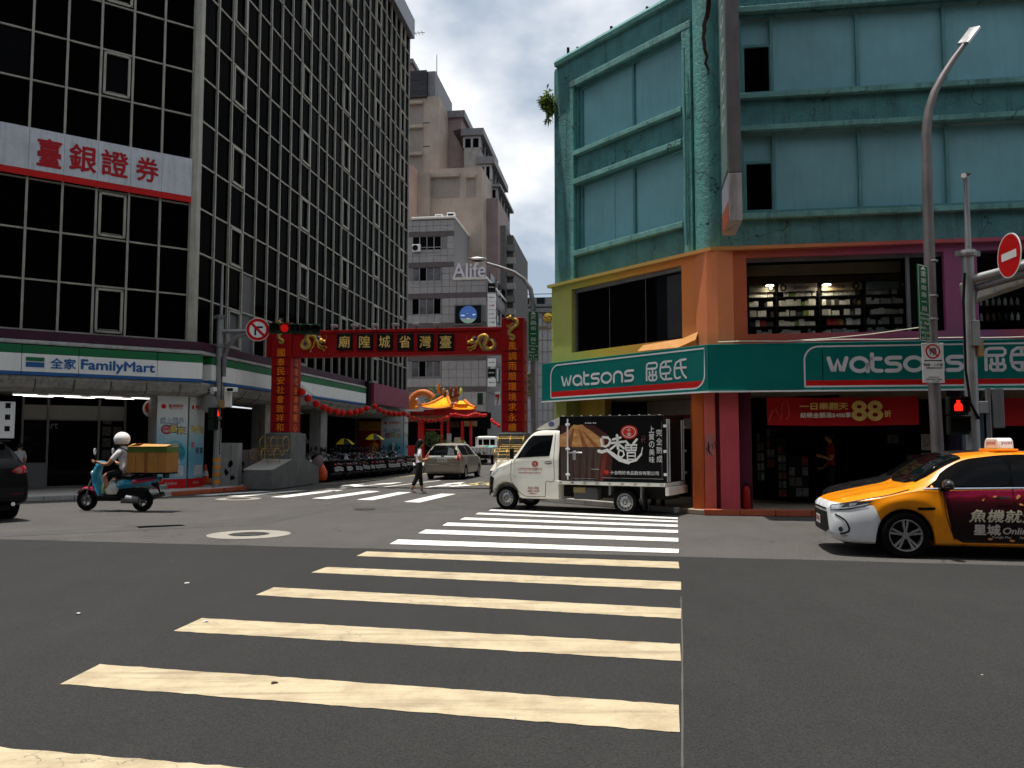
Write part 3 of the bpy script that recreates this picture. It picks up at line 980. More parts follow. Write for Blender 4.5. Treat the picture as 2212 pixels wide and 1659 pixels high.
obj('lettering', text_mb('art', .32, .17, .01, .004, cx=xs[1] + .12, cz=2.12, y=2.395), mat('dim_letters', (.12, .12, .13), .5), SF, FA.M)
pos = MB()
for k_ in range(7):
 pos.box(xs[2] + .12 + (k_ % 2) * .33, xs[2] + .38 + (k_ % 2) * .33, 2.385, 2.397, 1.05 + .38 * (k_ // 2), 1.35 + .38 * (k_ // 2))
obj('window_poster', pos, mat('dim_poster', (.055, .05, .048), .6, var=.5, vs_=9), SF, FA.M)
obj('stall_riser', MB().box(xs[0] + .05, xs[1] - .05, 2.1, 2.36, .14, .95), mat('grey_cabinet', (.14, .14, .14), .6), SF, FA.M, bevel=.01)
for n_, (u0, u1, yy) in enumerate(((22, 87, 844.5), (98, 182, 846.5), (190, 270, 849.5), (279, 337, 853), (42, 123, 849), (133, 212, 852.5), (221, 296, 855.5))):
 off = .95 if n_ < 4 else 1.5
 a, b = FA.uv(u0, yy, off)[0], FA.uv(u1, yy, off)[0]
 if b > -.1: b = -.1
 a, b = a + (b - a) * .06, b - (b - a) * .06
 t = thing('ceiling_light', '%s fluorescent tube of the %s row under the arcade' % (('first', 'second', 'third', 'last', 'first', 'second', 'third')[n_], 'outer' if n_ < 4 else 'inner'), 'light', FA.M @ T3((a + b) / 2, off, 3.05), 'arcade ceiling lights')
 obj('fitting', MB().box(a, b, off - .03, off + .03, 3.035, 3.068), M_WHITE, t, FA.M)
 obj('tube', MB().cyl((a + .03, off, 3.01), (b - .03, off, 3.01), .015, n=8), M_LAMP, t, FA.M)
def ad_gradient(name):
 m_, nt, b_ = _new(name)
 v = _coord(nt, 'Object')
 sp = nt.nodes.new('ShaderNodeSeparateXYZ')
 nt.links.new(v, sp.inputs[0])
 t = _math(nt, 'DIVIDE', sp.outputs[2], 2.95)
 c = _ramp(nt, _math(nt, 'ADD', t, _math(nt, 'MULTIPLY', _noise(nt, v, 1.2, 3), .16)), [(0.1, (.20, .33, .42)), (.42, (.10, .30, .42)), (.62, (.26, .42, .46)), (.85, (.50, .52, .50))])
 nt.links.new(c, b_.inputs['Base Color'])
 b_.inputs['Roughness'].default_value = .5
 MATS[name] = m_
 return m_
M_AD = ad_gradient('pillar_ad_print')
M_YEL = mat('print_yellow', (.62, .42, .04), .5)
M_NAVY = mat('print_navy', (.02, .03, .07), .5)
M_PINK = mat('print_pink', (.55, .10, .12), .5)
M_CYAN = mat('print_cyan', (.10, .38, .48), .5)
def ring_mb(mb, cx, cz, r, w, y, n=20):
 pts = [(cx + r * math.cos(2 * math.pi * i / n), cz + r * math.sin(2 * math.pi * i / n)) for i in range(n + 1)]
 inn = [(cx + (r - w) * math.cos(2 * math.pi * i / n), cz + (r - w) * math.sin(2 * math.pi * i / n)) for i in range(n + 1)]
 for i in range(n):
  mb.quad((pts[i + 1][0], y, pts[i + 1][1]), (pts[i][0], y, pts[i][1]), (inn[i][0], y, inn[i][1]), (inn[i + 1][0], y, inn[i + 1][1]))
 return mb
def disc_mb(mb, cx, cz, r, y, n=20, rz=None):
 rz = rz or r
 return mb.add([(cx + r * math.cos(-2 * math.pi * i / n), y, cz + rz * math.sin(-2 * math.pi * i / n)) for i in range(n)], [tuple(range(n))[::-1]])
def ad_wrap(fac, s0, s1, kind, label, dim=False):
 t = thing('advertising_panel', label, 'advertisement', fac.M @ T3(s0, 0, .13))
 F_ = fac.M @ T3(0, 0, .13)
 w_ = s1 - s0
 cx = (s0 + s1) / 2
 obj('printed_sheet', MB().box(s0, s1, -.055, -.03, .30, 2.97), M_AD, t, F_)
 obj('base_band', MB().box(s0, s1, -.06, -.03, .0, .298), M_RED, t, F_)
 y = -.058
 mb = disc_mb(MB(), s0 + w_ * .2, 2.60, .075, y)
 obj('round_logo', mb, M_RED, t, F_)
 obj('lettering', text_mb('臺銀證券', w_ * .48, .11, .008, .002, cx=s0 + w_ * .60, cz=2.62, y=y), M_RED, t, F_)
 obj('lettering', text_mb('SECURITIES', w_ * .46, .028, .0, .002, cx=s0 + w_ * .60, cz=2.53, y=y), M_RED, t, F_)
 obj('lettering', text_mb('臺銀證券', w_ * .4, .085, .004, .004, cx=s0 + w_ * .5, cz=.16, y=-.06), mat('print_pale', (.55, .40, .38), .5), t, F_)
 if kind == 1:
  obj('lettering', text_mb('線上開戶', w_ * .74, .20, .02, .002, cx=cx - .02, cz=2.15, y=y), M_NAVY, t, F_)
  obj('lettering', text_mb('線上開戶', w_ * .70, .17, .006, .004, cx=cx - .02, cz=2.15, y=y), mat('print_lilac', (.50, .50, .62), .5), t, F_)
  for ch, fx, cz, mm in (('e', .30, 1.87, M_PINK), ('起', .54, 1.90, M_YEL), ('來', .80, 1.84, M_YEL)):
   obj('lettering', text_mb(ch, .27, .27, .03, .002, cx=s0 + w_ * fx, cz=cz, y=y), M_NAVY, t, F_)
   obj('lettering', text_mb(ch, .23, .23, .012, .004, cx=s0 + w_ * fx, cz=cz, y=y), mm, t, F_)
  mb = disc_mb(MB(), cx + .08, 1.12, .34, y)
  obj('round_picture', mb, mat('print_teal_disc', (.03, .22, .30), .5, var=.5), t, F_)
  mb = ring_mb(MB(), cx + .08, 1.12, .40, .035, y - .001)
  ring_mb(mb, s0 + .15, 1.62, .08, .02, y - .001)
  obj('printed_ring', mb, M_CYAN, t, F_)
  hp = MB()
  disc_mb(hp, cx + .10, 1.36, .12, y - .003, rz=.09)
  hp.add([(cx + .03, y - .003, 1.30), (cx + .14, y - .003, 1.28), (cx + .20, y - .003, .92), (cx - .02, y - .003, .86)], [(0, 3, 2, 1)])
  for q_ in range(4):
   disc_mb(hp, cx - .02 + q_ * .085, .88 - .03 * (q_ % 2), .035, y - .004, rz=.09)
  obj('printed_figure', hp, mat('print_skin', (.40, .42, .38), .5, var=.3), t, F_)
 else:
  for ch, fx, cz, mm in (('定', .16, 1.93, M_YEL), ('期', .38, 1.86, M_YEL), ('存', .62, 1.93, M_YEL), ('股', .84, 1.86, M_YEL), ('積', .22, 1.38, M_PINK), ('財', .55, 1.20, M_NAVY), ('富', .82, 1.20, M_NAVY)):
   obj('lettering', text_mb(ch, w_ * .21, .20, .02, .003, cx=s0 + w_ * fx, cz=cz, y=y), mm, t, F_)
  obj('printed_ring', ring_mb(MB(), cx - .1, 1.0, .2, .03, y), M_CYAN, t, F_)
 obj('notice', MB().box(s0 + w_ * (.62 if kind == 1 else .35), s0 + w_ * .9, y - .002, y, .38, .72), mat('notice_white', (.45, .46, .48), .5, var=.3, vs_=12), t, F_)
ad_wrap(FA, -.96, -.03, 1, 'pale blue advertisement on the corner pillar facing the crossing')
ad_wrap(FB, .0, .94, 2, 'narrow blue advertisement on the corner pillar facing the lane')
AP = Facade(*FB.pt(22.6, -1.0, 0)[:2], 97.7)
obj('pillar', MB().box(-1.35, .02, .0, .8, .12, 3.1), M_CONC_L, LB, AP.M, bevel=.02)
ad_wrap(AP, -1.33, .0, 1, 'pale advertisement on the far arcade pillar behind the parked scooters')
FAR2 = Facade(*AP.pt(.02, 0, 0)[:2], 7.7)
ad_wrap(FAR2, .0, .8, 2, 'blue advertisement on the lane side of the far arcade pillar')
t = thing('round_sign', 'round red and white hanging sign inside the dark arcade', 'sign', FA.M @ T3(aS(329, 885, 1.2), 1.2, 2.3))
cx, cz = FA.uv(329, 883, 1.2)
obj('disc', MB().lathe([(.28, -.03), (.30, 0), (.28, .03)], 24, FA.M @ T3(cx, 1.2, cz) @ RX(R(90))), M_SIGNWHITE, t, Matrix())
obj('red_half', disc_mb(MB(), cx, cz + .03, .24, 1.165, rz=.22), M_RED, t, FA.M)
obj('lettering', ring_mb(MB(), cx, cz + .02, .12, .03, 1.16), M_SIGNWHITE, t, FA.M)
cx, cz = FA.uv(6, 905, -.1)
t = thing('wall_sign', 'white rectangular sign with dark pictograms at the left pillar', 'sign', FA.M @ T3(cx, -.1, cz))
obj('board', MB().box(cx - .35, cx + .30, -.10, -.03, cz - .55, cz + .50), M_SIGNWHITE, t, FA.M, bevel=.02)
for k_ in range(3): obj('pictogram', MB().box(cx + .05, cx + .18, -.104, -.10, cz - .35 + k_ * .33, cz - .20 + k_ * .33), M_BLACK, t, FA.M)
for n_, u_ in enumerate((652, 677)):
 s_, z_ = FB.uv(u_, 960, 1.0)
 sh = MB()
 pts = [(-.30, 0), (-.34, .10), (-.20, .34), (-.07, .40), (.07, .40), (.20, .34), (.34, .10), (.30, 0), (.20, .06), (.21, -.32), (-.21, -.32), (-.20, .06)]
 F_ = Facade(*FB.pt(s_, 1.0, 0)[:2], 97.7)
 t = thing('shirt', ('white shirt on a hanger nearer the concrete pier of the gate', 'white shirt on a hanger beside the grey arcade pillar')[n_], 'shirt', F_.M @ T3(0, 0, z_ - .3), 'shirts on hangers')
 obj('cloth', MB().prism([(a * .9, b + z_) for a, b in pts], 'y', -.05, .05), mat('white_cotton', (.55, .55, .55), .85, var=.25, vs_=9, bump=.6, bs=14), t, F_.M, bevel=.03)
 obj('hanger', MB().tube([(-.2, 0, z_ + .36), (0, 0, z_ + .44), (.2, 0, z_ + .36)], .008, 6).tube([(0, 0, z_ + .44), (0, 0, z_ + .55), (.03, 0, z_ + .58)], .006, 6), M_STEEL, t, F_.M)
# ---------------------------------------------------------------- the teal building on the corner
M_TEAL = plaster('teal_render', (.078, .235, .24), stain=.8)
M_TEALC = plaster('teal_rough_render', (.10, .32, .30), bs=11., bump=1.6, stain=.6)
M_TEALL = plaster('teal_ledge', (.14, .34, .315), stain=.85, bs=30)
M_TPANEL = mat('teal_sheet_panel', (.185, .41, .455), .55, var=.16, vs_=.9, dirt=.16, spec=.4, coord='World')
M_TFRAME = mat('teal_frame', (.11, .27, .28), .5, var=.2)
TB = thing('corner_building', 'teal painted corner building with blanked windows and cracked render', 'building', T3(CRx, CRy, 0))
CL_, DR_ = -5.42, 13.0
ZP = 12.5
def wall_panel(name, fac, s0, s1, z0, z1, holes, m_, parent, y0=0., y1=.3):
 """wall with rectangular holes, built as butted blocks"""
 xs_ = sorted({s0, s1, *[h[0] for h in holes], *[h[1] for h in holes]})
 zs_ = sorted({z0, z1, *[h[2] for h in holes], *[h[3] for h in holes]})
 mb = MB()
 def hole(a, b): return any(h[0] < a < h[1] and h[2] < b < h[3] for h in holes)
 nx, nz = len(xs_), len(zs_)
 vid = {}
 def V(i, k, y):
  if (i, k, y) not in vid:
   vid[(i, k, y)] = len(mb.v); mb.v.append((xs_[i], y, zs_[k]))
  return vid[(i, k, y)]
 def Fq(*v): mb.f.append(v); mb.m.append(0)
 sol = lambda i, k: 0 <= i < nx - 1 and 0 <= k < nz - 1 and not hole((xs_[i] + xs_[i + 1]) / 2, (zs_[k] + zs_[k + 1]) / 2)
 for i in range(nx - 1):
  for k in range(nz - 1):
   if not sol(i, k): continue
   Fq(V(i, k, y0), V(i + 1, k, y0), V(i + 1, k + 1, y0), V(i, k + 1, y0))
   Fq(V(i, k, y1), V(i, k + 1, y1), V(i + 1, k + 1, y1), V(i + 1, k, y1))
   if not sol(i - 1, k): Fq(V(i, k, y0), V(i, k + 1, y0), V(i, k + 1, y1), V(i, k, y1))
   if not sol(i + 1, k): Fq(V(i + 1, k, y0), V(i + 1, k, y1), V(i + 1, k + 1, y1), V(i + 1, k + 1, y0))
   if not sol(i, k - 1): Fq(V(i, k, y0), V(i, k, y1), V(i + 1, k, y1), V(i + 1, k, y0))
   if not sol(i, k + 1): Fq(V(i, k + 1, y0), V(i + 1, k + 1, y0), V(i + 1, k + 1, y1), V(i, k + 1, y1))
 return obj(name, mb, m_, parent, fac.M)
zL = lambda z: 1.6 + (z - 1.6) * .959
U1, U2 = (zL(9.95), zL(11.85)), (zL(7.05), zL(8.98))
Cpan = (-4.62, -.79)
wall_panel('chamfer_wall', FC, CL_, -.25, 6.02, 12.30, [(Cpan[0], Cpan[1], *U1), (Cpan[0], Cpan[1], *U2)], M_TEAL, TB)
Dx0 = .70
wall_panel('avenue_wall', FD, .1, DR_, 6.02, 12.9, [(Dx0, DR_ - .5, *U1), (Dx0, DR_ - .5, *U2)], M_TEAL, TB)
for (z0, z1), cuts in ((U1, [Cpan[0], -2.60, Cpan[1]]), (U2, [Cpan[0], -3.35, -2.60, Cpan[1]])):
 for a, b in zip(cuts[:-1], cuts[1:]):
  obj('blank_panel', MB().box(a + .012, b - .012, .16, .20, z0 + .03, z1 - .03), M_TPANEL, TB, FC.M)
 for x in (cuts[0] + .03, -2.60, cuts[-1] - .03):
  obj('window_mullion', MB().box(x - .035, x + .035, .09, .16, z0, z1), M_TFRAME, TB, FC.M)
 obj('window_rail', MB().box(cuts[0], cuts[-1], .085, .155, z0, z0 + .055), M_TFRAME, TB, FC.M)
 obj('window_rail', MB().box(cuts[0], cuts[-1], .085, .155, z1 - .055, z1), M_TFRAME, TB, FC.M)
for zi, (z0, z1) in enumerate((U1, U2)):
 c0 = [FD.uv(u_, y_, .16)[0] for u_, y_ in ((1667, 180), (1852, 180), (2040, 180))] if zi == 0 else [FD.uv(u_, y_, .16)[0] for u_, y_ in ((1672, 400), (1857, 400), (2046, 400))]
 st = c0[2] - c0[1]
 cuts = [Dx0, c0[0], c0[1], c0[2], c0[2] + st, c0[2] + 2 * st, c0[2] + 3 * st, DR_ - .5]
 for k_, (a, b) in enumerate(zip(cuts[:-1], cuts[1:])):
  if k_ == 0:
   zw = z0 + (z1 - z0) * .66
   obj('window_pane', MB().box(a + .07, b - .05, .17, .19, z0 + .07, zw - .05), M_GLASS2, TB, FD.M)
   fr = MB()
   for x0, x1, za, zb in ((a + .012, a + .07, z0 + .03, zw), (b - .06, b - .01, z0 + .03, zw), (a + .07, b - .06, zw - .06, zw), (a + .07, b - .06, z0 + .03, z0 + .08)):
    fr.box(x0, x1, .10, .22, za, zb)
   obj('window_frame', fr, M_TFRAME, TB, FD.M)
   obj('blank_panel', MB().box(a + .012, b - .012, .17, .21, zw + .01, z1 - .03), M_TPANEL, TB, FD.M)
  else:
   obj('blank_panel', MB().box(a + .012, b - .012, .16, .20, z0 + .03, z1 - .03), M_TPANEL, TB, FD.M)
  obj('window_mullion', MB().box(b - .035, b + .035, .08, .16, z0, z1), M_TFRAME, TB, FD.M)
 obj('window_rail', MB().box(Dx0, DR_ - .5, .075, .155, z0, z0 + .055), M_TFRAME, TB, FD.M)
obj('window_ledge', MB().box(-4.83, -.52, -.12, .0, zL(11.86), zL(12.05)), M_TEALL, TB, FC.M, bevel=.02)
for x0, x1 in ((-4.83, -4.69), (-.79, -.52)):
 obj('frame_pier', MB().box(x0, x1, -.115, .0, 6.02, zL(11.86)), M_TEALC, TB, FC.M, bevel=.02)
for za, zb in ((9.80, 9.93), (8.96, 9.11), (6.88, 7.03)):
 obj('window_ledge', MB().box(-4.69, -.79, -.16, .0, zL(za), zL(zb)), M_TEALL, TB, FC.M, bevel=.015)
for za, zb in ((11.9, 12.05), (9.77, 9.90), (8.98, 9.11), (6.86, 6.99)):
 obj('window_ledge', MB().box(.52, DR_, -.16, .0, zL(za), zL(zb)), M_TEALL, TB, FD.M, bevel=.015)
pts = []
cA, cB = FC.pt(-.52, 0, 0), FD.pt(.14, 0, 0)
cen = (FC.pt(-.1, .3, 0) + FD.pt(0, .3, 0)) / 2
a0 = math.atan2(cA.y - cen.y, cA.x - cen.x); a1 = math.atan2(cB.y - cen.y, cB.x - cen.x)
if a1 < a0: a1 += 2 * math.pi
ra = (cA - cen).length; rb = (cB - cen).length
for i in range(13):
 t_ = i / 12
 a = a0 + (a1 - a0) * t_
 r_ = ra + (rb - ra) * t_ + .07 * math.sin(math.pi * t_)
 pts.append((cen.x + r_ * math.cos(a), cen.y + r_ * math.sin(a)))
inner = [FD.pt(.14, .3, 0), FC.pt(-.52, .3, 0)]
obj('corner_column', MB().prism(pts + [(p.x, p.y) for p in inner], 'z', 6.02, 12.9), M_TEALC, TB, Matrix(), smooth=35)
ck = MB()
rows = 16
cc = Vector((cen.x, cen.y, 0))
pv_ = []
for k_ in range(rows + 1):
 f_ = k_ / rows
 lo_ = .80 - .22 * math.sin(f_ * 2.6) + random.uniform(-.05, .05)
 hi_ = min(.97, lo_ + .03 + .13 * (1 - f_) + random.uniform(-.02, .03))
 for t_ in (lo_, (lo_ + hi_) / 2, max(lo_ + .01, hi_)):
  q_ = t_ * 12
  i_ = min(11, int(q_))
  p_ = Vector((*pts[i_], 0)).lerp(Vector((*pts[i_ + 1], 0)), q_ - i_)
  p_ += (p_ - cc).normalized() * .006
  pv_.append((p_.x, p_.y, 12.55 - 2.5 * f_))
ck.add(pv_, [(k_ * 3 + j, k_ * 3 + 3 + j, k_ * 3 + 4 + j, k_ * 3 + 1 + j) for k_ in range(rows) for j in (0, 1)])
obj('exposed_crack', ck, mat('rust_crack', (.035, .018, .012), .9, var=.8, vs_=7, bump=1., bs=12), TB, Matrix())
obj('lane_wall', MB().prism([(FC.pt(CL_, 0, 0) + d)[:2] for d in (Vector((0, 0, 0)), Vector((-.10, .14, 0)), Vector((-.12, .35, 0)), LANE * 14 + Vector((-.12, .3, 0)), LANE * 14 + Vector((1, .3, 0)), Vector((.5, .42, 0)))], 'z', 6.02, 12.30), M_TEAL, TB, Matrix())
obj('roof_slab', MB().prism([tuple(p[:2]) for p in (FC.pt(CL_, .2, 0), FC.pt(-.2, .3, 0), FD.pt(DR_, .3, 0), FD.pt(DR_, 9, 0), FC.pt(CL_, .2, 0) + LANE * 14)], 'z', 12.1, 12.29), M_CONC, TB, Matrix())
obj('parapet_coping', sweep(FC, FD, CL_ - .08, DR_, [(.02, 12.30), (.10, 12.31), (.12, 12.42), (.06, 12.52), (-.28, 12.52), (-.28, 12.30)]), M_TEALL, TB, Matrix())
for k_, s in enumerate((-5.1, -4.7, -3.35, -2.05)):
 obj('iron_stub', MB().box(s, s + .05, .02, .08, 12.50, 12.50 + (.26, .12, .16, .14)[k_]), M_BLACK, TB, FC.M)
obj('rooftop_block', MB().box(-2.4, 4, 3.2, 7, 12.2, 16.2), mat('lilac_render', (.24, .23, .32), .7, var=.1, dirt=.2), TB, FC.M)
pp = MB().tube([(-.64, -.18, zL(11.35)), (-.64, -.19, zL(10.0))], .02, 8).tube([(-.65, -.17, zL(10.15)), (-.66, -.17, 6.2)], .03, 8)
obj('rain_pipe', pp, M_TFRAME, TB, FC.M, smooth=40)
# ------------ coloured band between the sign and the teal storeys
bandC = gradient_band('rainbow_band_chamfer', [(0, (.38, .41, .11)), (.16, (.42, .42, .10)), (.34, (.60, .42, .06)), (.62, (.72, .31, .05)), (.84, (.74, .23, .05)), (1, (.66, .18, .05))], 0, 5.6, -5.6)
bandD = gradient_band('rainbow_band_avenue', [(0, (.60, .16, .05)), (.06, (.44, .10, .035)), (.22, (.38, .07, .06)), (.42, (.34, .06, .12)), (.62, (.28, .07, .16)), (.72, (.24, .07, .17)), (.8, (.36, .07, .10)), (1, (.13, .07, .20))], 0, 8.0, 0)
Wc = (-4.78, -.86, zL(4.13), zL(5.95))
wall_panel('rainbow_wall', FC, CL_ - .2, -.10, 3.70, 5.93, [Wc], bandC, TB, -.13, .25)
Wd = (FD.uv(1612, 640)[0], FD.uv(2037, 640)[0], zL(4.12), zL(5.93))
Wd2 = (FD.uv(2108, 640)[0], 11.5, zL(4.12), zL(5.93))
wall_panel('rainbow_wall', FD, .14, DR_, 3.70, 5.93, [Wd, Wd2], bandD, TB, -.13, .25)
obj('rainbow_corner', MB().prism([tuple(p[:2]) for p in (FC.pt(-.42, -.15, 0), FC.pt(-.02, -.26, 0), FD.pt(.04, -.26, 0), FD.pt(.40, -.15, 0), FD.pt(.40, .1, 0), FC.pt(-.42, .1, 0))], 'z', 3.72, 5.92), mat('salmon_panel', (.70, .22, .09), .55, var=.08), TB, Matrix())
obj('band_cap', sweep(FC, FD, CL_ - .25, DR_, [(.13, 5.92), (.26, 5.92), (.26, 6.0), (-.1, 6.03), (-.1, 5.92)]), gradient_band('band_cap_paint', [(0, (.40, .36, .09)), (.33, (.58, .22, .07)), (.55, (.42, .08, .07)), (.8, (.36, .08, .16)), (1, (.16, .09, .24))], 0, 14, 1.0), TB, Matrix())
obj('loose_foil', MB().add([FC.pt(-.85, -.15, 4.02), FC.pt(-.36, -.16, 4.13), FC.pt(-.33, -.30, 3.93), FC.pt(-.84, -.30, 3.80), FC.pt(-2.2, -.26, 3.83), FC.pt(-2.1, -.15, 3.98)], [(0, 1, 2, 3), (0, 3, 4, 5)]), mat('orange_foil', (.62, .30, .10), .4, spec=.6, bump=.5, bs=8), TB, Matrix())
obj('window_pane', MB().box(Wc[0] + .06, Wc[1], .06, .09, Wc[2], Wc[3] - .10), M_GLASS2, TB, FC.M)
obj('window_frame', MB().box(Wc[0], Wc[1], -.02, .09, Wc[3] - .10, Wc[3]).box(Wc[0], Wc[0] + .06, -.02, .09, Wc[2], Wc[3] - .10), M_STEEL_D, TB, FC.M)
for k_ in (.33, .66):
 x = Wc[0] + (Wc[1] - Wc[0]) * k_
 obj('glass_joint', MB().box(x - .006, x + .006, .05, .06, Wc[2], Wc[3] - .1), M_STEEL_D, TB, FC.M)
obj('grey_blind', MB().box(Wc[1] - .62, Wc[1] - .03, .052, .058, Wc[2] + .06, Wc[3] - .16), mat('dim_blind', (.035, .036, .038), .6, var=.3), TB, FC.M)
npane = 3
for k_ in range(npane):
 a = Wd[0] + (Wd[1] - .75 - Wd[0]) * k_ / npane; b = Wd[0] + (Wd[1] - .75 - Wd[0]) * (k_ + 1) / npane
 obj('display_pane', MB().box(a + .004, b - .004, .04, .052, Wd[2], Wd[3] - .08), M_CLEAR, TB, FD.M)
obj('window_frame', MB().box(Wd[0], Wd[1], -.02, .07, Wd[3] - .08, Wd[3]).box(Wd[1] - .75, Wd[1] - .68, -.02, .07, Wd[2], Wd[3] - .08), M_STEEL_D, TB, FD.M)
obj('window_pane', MB().box(Wd[1] - .68, Wd[1] - .2, .03, .05, Wd[2], Wd[3] - .08), M_GLASS2, TB, FD.M)
obj('window_return', MB().box(Wd[1] - .2, Wd[1], .0, .05, Wd[2], Wd[3] - .08), M_DARK, TB, FD.M)
obj('display_pane', MB().box(Wd2[0], Wd2[1], .04, .052, Wd2[2], Wd2[3]), M_CLEAR, TB, FD.M)
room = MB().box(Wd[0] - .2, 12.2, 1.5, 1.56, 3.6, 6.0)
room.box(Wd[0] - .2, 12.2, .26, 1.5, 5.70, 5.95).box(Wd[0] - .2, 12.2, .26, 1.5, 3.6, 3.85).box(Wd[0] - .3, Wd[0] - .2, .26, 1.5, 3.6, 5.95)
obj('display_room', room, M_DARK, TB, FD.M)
obj('bulkhead', MB().box(Wd[0] - .1, Wd[1] - .7, .5, .58, zL(5.62), zL(5.92)), mat('bulkhead_cream', (.42, .38, .30), .7), TB, FD.M)
obj('bulkhead', MB().box(Wd[0] - .1, Wd[1] - .7, .62, .68, zL(5.46), zL(5.60)), mat('bulkhead_brown', (.10, .07, .045), .7), TB, FD.M)
SH_Y = .78
bx = [FD.uv(u_, 650, SH_Y)[0] for u_ in (1613, 1677, 1770, 1866, 1958)]
PK = [mat('box_white', (.78, .78, .78), .6, var=.3, vs_=30), mat('box_grey', (.52, .52, .53), .6, var=.35, vs_=30), mat('box_green', (.22, .36, .08), .6, var=.25, vs_=30), mat('box_amber', (.30, .18, .06), .6), mat('box_dark', (.06, .055, .06), .6), mat('box_red', (.30, .03, .04), .6)]
shz = [zL(4.18), zL(4.42), zL(4.66), zL(4.91), zL(5.14)]
for k_, (a, b) in enumerate(zip(bx[:-1], bx[1:])):
 t = thing('shelf_rack', ('first', 'second', 'third', 'fourth')[k_] + ' bay of shelves from the orange corner behind the upstairs window', 'shelf', FD.M @ T3((a + b) / 2, SH_Y, shz[0]), 'shelf bays behind the upstairs window')
 for z in shz:
  obj('shelf', MB().box(a + .02, b - .02, SH_Y - .02, SH_Y + .38, z - .02, z), M_BLACK, t, FD.M)
 obj('upright', MB().box(a - .015, a + .02, SH_Y - .02, SH_Y + .40, shz[0] - .3, zL(5.45)), M_BLACK, t, FD.M)
 obj('header_board', MB().box(a + .05, b - .05, SH_Y - .05, SH_Y - .02, zL(5.26), zL(5.45)), (mat('header_photo', (.16, .15, .13), .6, var=.5, vs_=7), mat('header_pink', (.42, .37, .38), .6, var=.15, vs_=8), mat('header_tan', (.34, .26, .18), .6, var=.3, vs_=6), mat('header_blue', (.22, .30, .34), .6, var=.25, vs_=6))[k_], t, FD.M)
 fx = a + (b - a) * (.82, .16, .82, .9)[k_]
 obj('printed_hair', disc_mb(MB(), fx, zL(5.355), .075, SH_Y - .052, rz=.085), M_HAIR, t, FD.M)
 obj('printed_face', disc_mb(MB(), fx, zL(5.355), .035, SH_Y - .054, rz=.05), mat('print_face', (.45, .36, .30), .6), t, FD.M)
 if k_ in (1, 2):
  obj('lettering', text_mb(('一瓶就好 12週', '', '')[0] if k_ == 1 else '美白保養', (b - a) * .42, .075, .004, .002, cx=(a + b) / 2 - (.12 if k_ == 2 else -.04), cz=zL(5.355), y=SH_Y - .052), M_NAVY, t, FD.M)
 for zi, z in enumerate(shz):
  x = a + .06
  seen = {}
  while x < b - .12:
   w_ = random.choice((.06, .07, .09, .11, .12, .16))
   h_ = random.uniform(.09, .165)
   if random.random() < .93:
    mi = random.choices(range(6), (6, 5, 1.2 if k_ == 1 else .2, .5, 2, .4))[0]
    mb = MB().box(x, min(x + w_, b - .07), SH_Y + .01, SH_Y + .14, z + .001, z + h_)
    seen[mi] = seen.get(mi, 0) + 1
    o = solo('product_box', mb, PK[mi], ('first ', 'second ', 'third ', 'fourth ', 'fifth ', 'sixth ', 'seventh ', 'eighth ', 'ninth ')[min(8, seen[mi] - 1)] + ('white', 'grey', 'lime green', 'amber', 'dark', 'red')[mi] + ' box from the left on the %s shelf of %s bay upstairs' % (('lowest', 'second', 'third', 'fourth', 'top')[zi], ('first', 'second', 'third', 'fourth')[k_]), 'box', FD.M, 'boxed goods on the upstairs shelves')
   x += w_ + random.choice((.004, .006, .01, .03))
bx2 = Wd2[0] + .1
t = thing('shelf_rack', 'shelf of bottles behind the right upstairs window beside the no entry sign', 'shelf', FD.M @ T3(bx2, 1.0, 4.1), 'shelf bays behind the upstairs window')
for z in (4.35, 4.70, 5.05):
 obj('shelf', MB().box(bx2, bx2 + 3.4, .9, 1.3, z - .02, z), M_BLACK, t, FD.M)
for zi, z in enumerate((4.35, 4.70)):
 seen = {}
 for k_ in range(9):
  x = bx2 + .12 + k_ * .13
  mi = 2 if (zi == 0 and k_ in (3, 4)) else random.choice((0, 1, 1, 4))
  seen[mi] = seen.get(mi, 0) + 1
  solo('bottle', MB().lathe([(.03, z + .001), (.034, z + .02), (.034, z + .13), (.014, z + .155), (.014, z + .19)], 10, T3(x, 1.0, 0)), PK[3] if mi == 2 else PK[mi], '%s %s bottle from the left on the %s shelf by the no entry sign' % (('first', 'second', 'third', 'fourth', 'fifth', 'sixth', 'seventh', 'eighth', 'ninth')[seen[mi] - 1], 'amber' if mi == 2 else ('white', 'grey', '', '', 'dark')[mi], ('lower', 'upper')[zi]), 'bottle', FD.M, 'bottles on the right upstairs shelf', smooth=40)
obj('wall_poster', MB().box(bx2 + .55, bx2 + .75, .86, .88, 5.1, 5.36), PK[0], t, FD.M)
for k_, (u_, y_) in enumerate(((1663, 617), (1786, 615))):
 s_, z_ = FD.uv(u_, y_, .6)
 t = thing('downlight', ('warm round ceiling lamp above the first bay of shelves', 'warm round ceiling lamp above the third bay of shelves')[k_], 'light', FD.M @ T3(s_, .6, z_), 'shop ceiling lamps')
 obj('shade', MB().lathe([(.09, 0), (.10, .015), (.05, .04)], 18, T3(s_, .6, z_)), M_WHITE, t, FD.M)
 obj('bulb', MB().lathe([(.085, -.004), (.085, .0)], 18, T3(s_, .6, z_)), emission('warm_lamp', (1., .82, .55), 75.), t, FD.M)
 obj('stem', MB().cyl((s_, .6, z_ + .04), (s_, .6, 5.7), .006, n=6), M_BLACK, t, FD.M)
